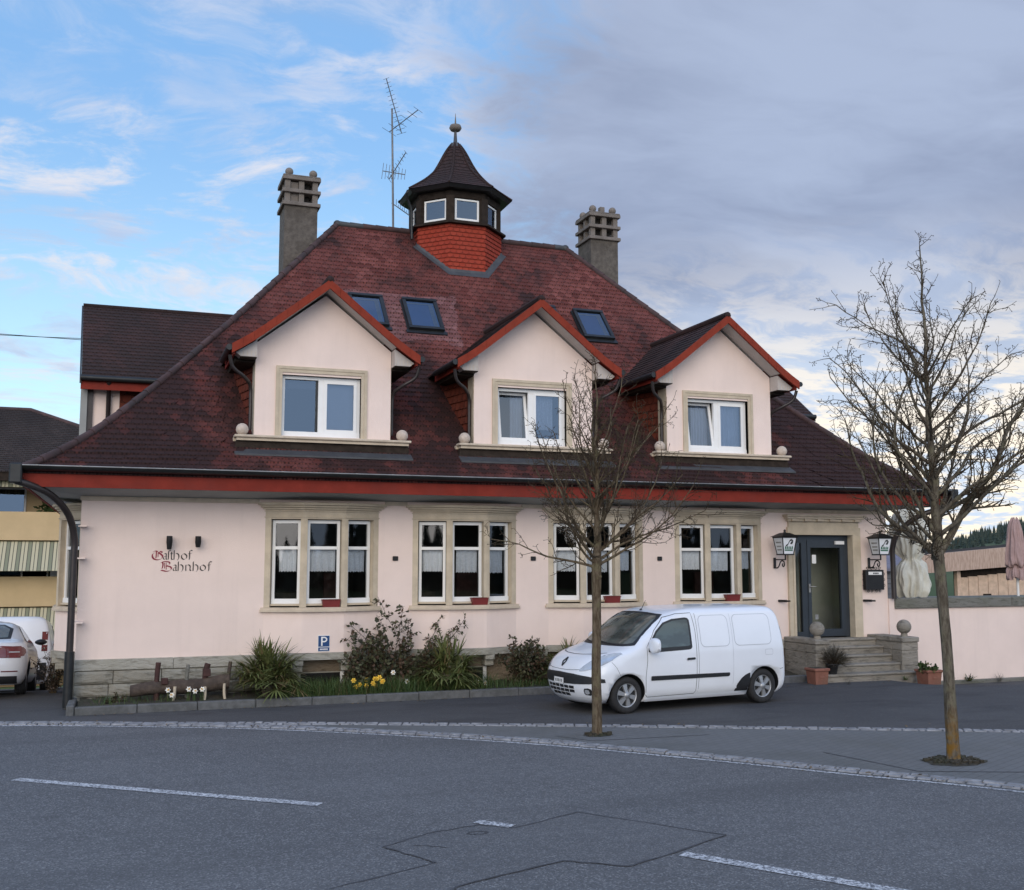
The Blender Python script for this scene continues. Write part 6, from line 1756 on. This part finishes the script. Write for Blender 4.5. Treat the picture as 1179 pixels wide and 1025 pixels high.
for i, (x, tilt) in enumerate(((1.39, .06), (1.85, .02))):
    t = thing('wall_spotlight', ('left' if i == 0 else 'right') + ' small black spotlight above the painted lettering', 'spotlight', (x, 0, 2.68), 0, 'spotlights above the lettering')
    g = MB(M_black); g.lathe([(.042, 0), (.042, -.03), (.02, -.04)], (0, -.001, .03), 14, axis='y'); g.tube([(0, -.02, .03), (0, -.10, .05), (0, -.13, .03)], .014, 8); g.build('bracket', t)
    g = MB(M_black); g.tube([(0, -.14, .07), (0, -.13, -.03), (0, -.11, -.09 - tilt)], [.048, .052, .038], 12); g.build('lamp_head', t)
t = thing('painted_lettering', 'painted blackletter lettering with red capitals on the blank left wall', 'lettering', (1.12, -.004, 2.17))
M_ink = plain('black_lettering', (0.016, 0.015, 0.015), 0.7, 0.1, 9); M_wine = plain('wine_red_lettering', (0.24, 0.012, 0.035), 0.7, 0.1, 9)
def write(strokes, name, mat):
    g = MB(mat); n = 0
    for nib, pts in strokes:
        pts = curve([tuple(map(float, p)) for p in pts], 5) if len(pts) > 2 else [tuple(map(float, p)) for p in pts]
        nv = Vector((math.cos(R(38)), math.sin(R(38)))) * nib / 2
        A = [((p[0] - nv.x - 278) * .0018, -.0004 * n - .001, (523 - p[1] - nv.y) * .0018) for p in pts]; B = [((p[0] + nv.x - 278) * .0018, -.0004 * n - .001, (523 - p[1] + nv.y) * .0018) for p in pts]
        g.grid([A, B], smooth=False); n += 1
    g.build(name, t)
ST = 11
def a_(x, b): return [(ST, [(x + 4, b - 50), (x + 18, b - 56), (x + 28, b - 48), (x + 28, b - 8), (x + 36, b - 2)]), (ST * .8, [(x + 27, b - 32), (x + 8, b - 26), (x + 4, b - 12), (x + 14, b - 2), (x + 27, b - 12)])]
def o_(x, b): return [(ST, [(x + 26, b - 56), (x + 6, b - 44), (x + 3, b - 20), (x + 22, b - 2), (x + 44, b - 12), (x + 48, b - 38), (x + 26, b - 56)])]
def h_(x, b): return [(ST, [(x + 4, b - 86), (x + 4, b - 40), (x + 4, b)]), (ST, [(x + 4, b - 44), (x + 24, b - 58), (x + 44, b - 44), (x + 46, b - 16), (x + 34, b + 6)])]
def n_(x, b): return [(ST, [(x + 4, b - 56), (x + 4, b - 20), (x + 6, b)]), (ST, [(x + 4, b - 42), (x + 24, b - 57), (x + 42, b - 44), (x + 42, b - 10), (x + 50, b - 1)])]
def f_(x, b): return [(ST, [(x + 34, b - 82), (x + 18, b - 86), (x + 10, b - 68), (x + 10, b - 20), (x + 8, b)]), (ST * .7, [(x - 2, b - 54), (x + 12, b - 54), (x + 28, b - 58)])]
def s_(x, b): return [(ST, [(x + 26, b - 80), (x + 14, b - 84), (x + 8, b - 66), (x + 8, b - 20), (x + 6, b)])]
def t_(x, b): return [(ST, [(x + 6, b - 72), (x + 6, b - 24), (x + 10, b - 3), (x + 22, b - 2)]), (ST * .7, [(x - 4, b - 54), (x + 8, b - 54), (x + 20, b - 56)])]
b1, b2 = 418, 523
write([(15, [(372, 352), (350, 342), (342, 356), (356, 366), (374, 386), (366, 408), (336, 420), (302, 414), (284, 392), (286, 366), (302, 356)]), (12, [(288, 346), (310, 338), (330, 344)]), (13, [(318, 340), (318, 370), (316, 404)]), (8, [(334, 348), (334, 396)]), (8, [(282, 400), (300, 392)])], 'capital_letter', M_wine)
write(a_(378, b1) + s_(418, b1) + t_(446, b1) + h_(472, b1) + o_(540, b1) + f_(604, b1), 'lower_letters', M_ink)
write([(15, [(376, 440), (380, 470), (374, 500)]), (8, [(394, 446), (396, 500)]), (13, [(360, 446), (390, 436), (430, 440), (440, 456), (424, 472), (410, 476)]), (14, [(410, 476), (444, 484), (456, 502), (440, 520), (410, 526), (384, 520), (364, 516)]), (7, [(408, 446), (410, 510)])], 'capital_letter', M_wine)
write(a_(468, b2) + h_(512, b2) + n_(580, b2) + h_(646, b2) + o_(712, b2) + f_(782, b2), 'lower_letters', M_ink)
# red planters on the bay sills
for i, (c, dx, nm) in enumerate(((3.97, .05, 'leftmost'), (6.60, .14, 'second'), (9.25, .16, 'third'), (11.95, .10, 'rightmost'))):
    t = thing('window_box', 'small red window box on the sill of the ' + ('%s bay window' % nm), 'window box', (c + dx + .08, -PB + .02, 1.54), 0, 'red window boxes')
    g = MB(M_planter, M_soil); g.hexa([(-.14, -.05, 0), (.14, -.05, 0), (.14, .05, 0), (-.14, .05, 0), (-.155, -.06, .115), (.155, -.06, .115), (.155, .06, .115), (-.155, .06, .115)]); g.box(-.165, .165, -.068, .068, .115, .13, bev=.004); g.box(-.14, .14, -.05, .05, .1301, .133, M_soil); g.build('trough', t)
# rooftop aerial
t = thing('tv_aerial', 'tall thin television aerial mast beside the roof lantern', 'aerial', (6.50, 5.62, 10.0))
g = MB(M_steel); g.tube([(.02, 0, 0), (-.02, 0, 2.0), (-.05, 0, 3.3)], [.028, .026, .022], 8); g.build('mast', t)
def yagi(p, q, n, L, name='antenna', tilt=(0, 1, 0)):
    g = MB(M_steel); p = Vector(p); q = Vector(q); g.tube([p, q], .012, 5); d = (q - p).normalized(); s_ = d.cross(Vector(tilt)); s_ = s_.normalized() if s_.length > .1 else Vector((0, 1, 0))
    for k in range(n):
        c = p.lerp(q, k / (n - 1)); l = L * (1.2 - .5 * k / n) / 2; g.tube([c - s_ * l, c + s_ * l], .006, 4)
    g.build(name, t)
yagi((.22, .1, 2.75), (-.26, -.25, 3.92), 14, .34, tilt=(1, .3, .4)); yagi((-.1, .05, 2.72), (.46, -.55, 3.12), 6, .5, tilt=(0, 0, 1)); yagi((-.08, .1, 1.55), (.22, -.35, 2.1), 9, .30, tilt=(1, .2, 0)); yagi((-.25, .05, 1.72), (.28, -.05, 1.66), 8, .34, tilt=(0, 1, 0))
g = MB(M_steel); 
for k in range(9): g.tube([(.08 + .05 * k, -.02, .88 - .035 * k), (.06 + .05 * k, -.1, 1.0 - .03 * k - .1 * (k % 2))], .006, 4)
g.tube([(-.03, 0, .93), (.52, -.05, .58)], .012, 5); g.build('antenna', t)

# ------------------------------------------------------------------ terrace on the right
g = MB(M_pink); g.box(16.062, 16.20, -.03, .3, -.6, 1.53); 
t = thing('terrace_wall', 'pink rendered terrace wall with a weathered stone coping', 'wall', (16.2, 0, 0))
g2 = MB(M_pink); g2.box(.002, 22, 0, .25, -.8, 1.32); g2.box(-.138, -.0, -.03, .3, -.6, 1.53); g2.build('render', t)
g2 = MB(M_concrete); xx = .004
rr = random.Random(23)
while xx < 22: L = 3.2; g2.box(xx, min(xx + L - .008, 22), -.055, .32, 1.322, 1.535, bev=.012); xx += L
g2.build('coping', t)
g2 = MB(M_concrete); g2.box(-.1, 22, -.06, -.002, -.9, -.235, bev=.02); g2.build('footing', t)
g2 = MB(M_concrete); g2.box(16.21, 38, .26, 9.0, 0.9, 1.20); tag(g2.build('terrace'), kind='structure')
M_cloth = plain('cream_canvas', (0.64, 0.63, 0.55), 0.9, 0.10, 4, 0.3, 20, dark=(0.48, 0.46, 0.36), ds=3, damt=0.4)
M_cloth2 = plain('faded_pink_canvas', (0.38, 0.26, 0.24), 0.9, 0.10, 4, 0.3, 20, dark=(0.26, 0.18, 0.17), ds=3, damt=0.4)
def parasol(loc, prof, mat, label, polez, seed, deep=.16, mark=False):
    t = thing('folded_parasol', label, 'parasol', loc, 0, 'folded parasols on the terrace'); rnd = random.Random(seed)
    g = MB(M_plate); g.tube([(0, 0, 0), (0, 0, polez)], .03, 10); g.lathe([(.25, 0), (.25, .05), (.05, .07)], n=18, mat=M_concrete); g.build('pole', t)
    g = MB(mat); P = curve(prof, 7); n = 120; rows = []
    ph = [rnd.uniform(0, 6.28) for _ in range(4)]
    for z, r_ in P:
        row = []
        for j in range(n):
            a = 2 * PI * j / n
            nz_ = mnoise.noise(Vector((math.cos(a) * 2.6, math.sin(a) * 2.6, z * 3.2 + ph[3]))); q = r_ * (1 + deep * .7 * math.sin(8 * a + ph[0] + z * 1.1 + 2.2 * nz_) + deep * .55 * math.sin(17 * a + ph[1] - z * 1.6 + 3 * nz_) + deep * 1.1 * nz_)
            row.append((q * math.cos(a), q * math.sin(a) * .8, z + .04 * math.sin(5 * a + ph[3])))
        rows.append(row)
    g.grid(rows, mat, close_u=True); o = g.build('canopy', t)
    if mark:
        k = MB(M_cartrim)
        def at(a, z, off=.012):
            i = min(range(len(P)), key=lambda q: abs(P[q][0] - z)); j = int(((a % (2 * PI)) / (2 * PI)) * n) % n; p = Vector(rows[i][j]); d = Vector((p.x, p.y, 0)).normalized(); return p + d * off
        for a0, a1, z0, z1 in ((R(238), R(262), 3.05, 2.70), (R(282), R(318), 3.0, 2.55)):
            m = 12
            for u in range(m):
                for v in range(m):
                    if (u + v) % (m // 2) == 0 and v > 2: continue
                    k.face([at(lerp(a0, a1, u / m), lerp(z0, z1, v / m)), at(lerp(a0, a1, (u + 1) / m), lerp(z0, z1, v / m)), at(lerp(a0, a1, (u + 1) / m), lerp(z0, z1, (v + 1) / m)), at(lerp(a0, a1, u / m), lerp(z0, z1, (v + 1) / m))])
        k.build('printed_mark', o)
parasol((17.98, 1.5, 0.0 + 1.2 - 1.2), [(3.60, .10), (3.50, .30), (3.2, .39), (2.8, .38), (2.52, .31), (2.36, .20), (2.22, .31), (1.98, .39), (1.78, .40), (1.62, .36), (1.48, .28)], M_cloth, 'large cream parasol folded and tied behind the terrace wall', 3.5, 3, .17, True)
parasol((21.15, 1.5, 0), [(3.36, .05), (3.25, .12), (2.9, .19), (2.5, .24), (2.24, .26), (2.20, .15), (2.12, .22), (1.98, .25), (1.90, .24)], M_cloth2, 'slim faded pink parasol folded on a white pole at the right edge', 3.35, 4, .14)
# slate roofed shed and the timber pavilion
M_slate = plain('slate_roof', (0.17, 0.165, 0.21), 0.7, 0.15, 8); M_board = plain('grey_boards', (0.13, 0.135, 0.15), 0.85, 0.2, 6, 0.3, 30)
t = thing('board_shed', 'grey boarded shed with a dark slate roof behind the folded parasol', 'shed', (20.35, 7.0, 0))
g = MB(M_board)
for k in range(14): g.box(-1.7, 1.6, -.9 - .02 * (k % 2), 1.4, .1 + k * .145, .1 + k * .145 + .135)
g.build('wall', t)
g = MB(M_slate); g.prism([(-1.1, 2.12), (0.3, 2.72), (1.7, 2.12), (1.7, 2.04), (0.3, 2.64), (-1.1, 2.04)], 'x', -1.8, 1.7); g.build('roof', t)
M_shingle, _t, _b = base_mat('larch_shingles')
_oc = _t.new('ShaderNodeTexCoord').outputs['Object']; _n = _t.noise(_t.scale(_oc, (9, 1, 1.2)), 2.2, 5, .65)
_t.l.new(_t.mix(_t.step(_n, .35, .65), (.36, .25, .19), (.52, .39, .31)), _b.inputs['Base Color']); _b.inputs['Roughness'].default_value = .9
M_larch = plain('larch_boards', (0.58, 0.43, 0.32), 0.85, 0.15, 5, 0.2, 30)
t = thing('timber_pavilion', 'open timber pavilion with a deep shingled fascia beyond the terrace', 'pavilion', (31, 12, 0))
g = MB(M_shingle)
g.prism([(-4.2, 1.84), (-4.2, 2.48), (8, 3.42), (8, 2.56)], 'y', 0, .15); g.build('fascia', t)
g = MB(M_wood); g.hexa([(-4.2, .16, 1.95), (8, .16, 2.75), (8, 6, 2.75), (-4.2, 6, 1.95), (-4.2, .16, 2.40), (8, .16, 3.34), (8, 6, 3.2), (-4.2, 6, 2.2)]); g.build('roof', t)
for k in range(16):
    g = MB(M_larch); x = -1.65 + k * .46; g.box(x, x + .435, .4, .46, -1.4, 1.72 + .035 * k); g.build('wall_board', t)
g = MB(M_wood); g.box(-1.7, 6, .5, .6, -1.4, 2.2); g.box(-.55 + .0, -.2, .36, .399, 1.0, 1.12); g.build('back_wall', t)
for x in (-4.1, -1.8, 3.0): g = MB(M_larch); g.box(x, x + .16, .3, .46, -1.6, 1.95); g.build('post', t)
# meadow rising to a conifer wood
M_meadow = plain('meadow', (0.060, 0.095, 0.028), 0.95, 0.3, .06, dark=(0.045, 0.06, 0.02), ds=.03, damt=.6)
g = MB(M_meadow)
def hill_z(x, y):
    d = math.hypot(x, y + 19); a = math.degrees(math.atan2(x, y + 19))
    return -1.9 + 3.9 * smooth01((d - 30) / 40) * smooth01((a - 34) / 8) + 7.0 * smooth01((d - 90) / 240) * smooth01((a - 38) / 9)
g.grid([[(d * math.sin(R(a)), -19 + d * math.cos(R(a)), hill_z(d * math.sin(R(a)), -19 + d * math.cos(R(a)))) for a in [30 + 2 * k for k in range(36)]] for d in (36, 42, 50, 60, 72, 90, 120, 160, 210, 270, 340, 420)], flip=True)
tag(g.build('meadow_hill'), kind='structure')
M_conifer = leaf_mat('conifer_green', (0.016, 0.028, 0.020), (0.030, 0.045, 0.032))
def conifer(g, x, y, z, h, rnd):
    n = 8; lay = 7
    for k in range(lay):
        z0 = z + h * (.10 + .80 * k / lay); r0 = h * .19 * (1 - k / lay) ** .85 + .05; z1 = z0 + h * .26 * (1.1 - .4 * k / lay)
        c = (x, y, min(z1, z + h)); P = [(x + r0 * rnd.uniform(.65, 1.15) * math.cos(2 * PI * j / n), y + r0 * rnd.uniform(.65, 1.15) * math.sin(2 * PI * j / n), z0 - h * rnd.uniform(0, .05)) for j in range(n)]
        for j in range(n): g.face([P[j], P[(j + 1) % n], c], M_conifer)
g = MB(M_conifer); rnd = random.Random(33)
for k in range(800):
    a = 40.0 + 20 * rnd.random() ** .9; d = rnd.uniform(225, 400); x, y = d * math.sin(R(a)), -19 + d * math.cos(R(a))
    conifer(g, x, y, hill_z(x, y) - .5, (3.0 + 2.6 * smooth01((a - 40) / 6)) * rnd.uniform(.8, 1.1) * d / 300, rnd)
tag(g.build('conifer_wood'), 'dark conifer wood on the hill beyond the terrace', 'wood', kind='stuff')
# unseen trees, added behind the camera to darken what the panes mirror
g = MB(M_conifer); rnd = random.Random(44)
for k in range(460):
    a = R(100 + 210 * rnd.random()); d = rnd.uniform(55, 75); x, y = 6 + d * math.sin(a), -12 + d * math.cos(a)
    conifer(g, x, y, -1, rnd.uniform(5.5, 9), rnd)
tag(g.build('added_reflection_wood'), 'dark line of trees across the road, seen mirrored in the panes', 'wood', kind='stuff')

# ------------------------------------------------------------------ apartment house beyond the side yard
M_apt = plain('ochre_render', (0.58, 0.435, 0.25), 0.9, 0.05, 1.5, dark=(0.50, 0.37, 0.21), ds=1, damt=.4)
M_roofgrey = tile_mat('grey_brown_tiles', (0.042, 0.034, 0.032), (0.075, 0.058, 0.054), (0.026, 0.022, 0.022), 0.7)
M_awn, _t, _b = base_mat('striped_awning')
_oc = _t.new('ShaderNodeTexCoord').outputs['Object']; _x = _t.sep(_oc)[0]
_s = _t.math('FRACT', _t.math('MULTIPLY', _x, 2.9)); _s2 = _t.math('FRACT', _t.math('MULTIPLY', _x, 8.7))
_c = _t.mix(_t.math('LESS_THAN', _s, .42), (.52, .48, .33), (.24, .25, .17))
_c = _t.mix(_t.math('LESS_THAN', _s2, .22), _c, (.10, .10, .08))
_t.l.new(_c, _b.inputs['Base Color']); _b.inputs['Roughness'].default_value = .9
t = thing('apartment_house', 'ochre apartment house with striped awnings and dark hipped roof at the left', 'house', (0, 22, 0))
for k, (z0, z1) in enumerate(((3.04, 4.03), (.75, 1.78), (-1.5, -.5))):
    g = MB(M_apt); g.box(-18, 1.2, 0, .14, z0, z1); g.box(1.06, 1.2, .14, 2.0, z0, z1); g.box(-18, 1.06, .14, 2.0, z0, z0 + .12); g.build('balcony', t)
    a = MB(M_awn)
    if z0 > 0:
        a.hexa([(-18, -.75, z0 - 1.06), (.9, -.75, z0 - 1.06), (.9, .10, z0 - .06), (-18, .10, z0 - .06), (-18, -.75, z0 - 1.04), (.9, -.75, z0 - 1.04), (.9, .10, z0 - .04), (-18, .10, z0 - .04)]); a.build('awning', t)
    wl = MB(M_apt); wl.box(-18, 1.2, 2.0, 2.2, z0 - 1.3, z1 + 1.3); wl.build('wall', t)
    for x in range(-16, 1, 3):
        wn = MB(M_white, M_glassr, M_blind, M_room); wn.box(x - .9, x + 1.3, 1.95, 1.999, z0 + .13, z1 + .95, M_white)
        for x0 in (x - .84, x + .23): wn.box(x0, x0 + 1.0, 1.94, 1.949, z0 + .2, z1 + .88, M_room); wn.face([(x0, 1.93, z0 + .2), (x0 + 1, 1.93, z0 + .2), (x0 + 1, 1.93, z1 + .88), (x0, 1.93, z1 + .88)], M_glassr)
        wn.box(x - .78, x - .3, 1.91, 1.92, z0 + .2, z1 + .88, M_blind); wn.build('window', t)
a = MB(M_awn); a.box(-18, .9, -.42, -.40, 4.86, 5.06); a.build('awning', t)
g = MB(M_wood); g.box(-18.5, 4.2, -.75, -.68, 5.06, 5.36); g.box(-18.5, 4.2, -.68, 2.2, 5.06, 5.10); g.build('eaves', t)
g = MB(M_roofgrey); ex0, ex1, ey0, ey1, ez = -19, 4.2, -.8, 11.2, 5.36; r0, r1, ry, rz_ = -14, -2.95, 5, 8.25
nr = 34
for k in range(nr):
    f0, f1 = k / nr, (k + 1) / nr
    def rg(f, dz): return [(lerp(ex0, r0, f), lerp(ey0, ry, f), lerp(ez, rz_, f) + dz), (lerp(ex1, r1, f), lerp(ey0, ry, f), lerp(ez, rz_, f) + dz), (lerp(ex1, r1, f), lerp(ey1, ry, f), lerp(ez, rz_, f) + dz), (lerp(ex0, r0, f), lerp(ey1, ry, f), lerp(ez, rz_, f) + dz)]
    A_, B_, C_ = rg(f0, .04), rg(f1, .004), rg(f0, -.01)
    for s0 in range(4):
        s1 = (s0 + 1) % 4; ax = 0 if s0 in (0, 2) else 1
        strip(g, A_[s0], A_[s1], B_[s0], B_[s1], C_[s0], C_[s1], k, ax)
g.tube([(r0, ry, rz_), (r1, ry, rz_), (ex1, ey0, ez)], .10, 8, M_ridge); g.build('roof', t)
g = MB(M_leafgreen); rnd = random.Random(2)
for k in range(500):
    p = Vector((-1.55 + rnd.gauss(0, .25), 23.0 + rnd.gauss(0, .2), 4.1 + abs(rnd.gauss(0, .28)))); leaf(g, p, Vector((rnd.gauss(0, 1), rnd.gauss(0, 1), rnd.gauss(0, 1))), .22, .14, M_leafgreen, rnd)
tag(g.build('balcony_plant'), 'green leafy plant on the top balcony of the apartment house', 'plant')
g = MB(M_skyrefl_panel); g.box(-.06, -.03, 2.62, 3.2, -.1, .50); g.box(-.10, -.06, 2.6, 3.22, -.12, .02, M_concrete)
tag(g.build('blue_panel'), 'pale blue panel leaning on the side wall behind the flowering bush', 'panel')
# overhead wires to the wing gable
for i, (e, lb) in enumerate((((-7.5, 5.4, 7.62), 'upper thin black overhead wire running left from the wing gable'), ((-7.5, 5.4, 7.10), 'lower thin black overhead wire running left from the wing gable'))):
    a = Vector((-.34, 5.45, 7.08 - .03 * i)); P = [a.lerp(Vector(e), k / 10) - Vector((0, 0, .25 * math.sin(PI * k / 10) * (1 - i))) for k in range(11)]
    g = MB(M_black); g.tube(P, .007, 5); tag(g.build('overhead_wire'), lb, 'wire', 'overhead wires')

# windblown litter along the gutter and the kerb: nobody could count it
M_litter = leaf_mat('dry_leaf', (0.10, 0.065, 0.03), (0.17, 0.12, 0.06), (0.05, 0.035, 0.02), .3)
g = MB(M_litter); rnd = random.Random(77)
def scrap(x, y, z):
    s = rnd.uniform(.010, .030); a = rnd.uniform(0, 2 * PI); u = Vector((math.cos(a), math.sin(a), rnd.uniform(-.2, .4))) * s; v = Vector((-math.sin(a), math.cos(a), rnd.uniform(-.2, .3))) * s * .6; c = Vector((x, y, z + .012))
    g.face([c - u, c - v, c + u, c + v], M_litter)
for k in range(260):
    q = rnd.choice(LOW[30:90]); scrap(q[0] + rnd.gauss(0, .12), q[1] + rnd.gauss(0, .10), .02)
for k in range(200): scrap(rnd.uniform(.2, 12.8), -1.10 - abs(rnd.gauss(0, .10)), .002)
for k in range(120): q = rnd.choice(UPP); scrap(q[0] + rnd.gauss(0, .2), q[1] + rnd.gauss(0, .2), .02)
for k in range(70): scrap(rnd.gauss(14.6, 1.3), -1.5 - abs(rnd.gauss(0, .2)), 0)
tag(g.build('leaf_litter'), 'dry leaf scraps blown along the kerb and gutter', 'litter', kind='stuff')
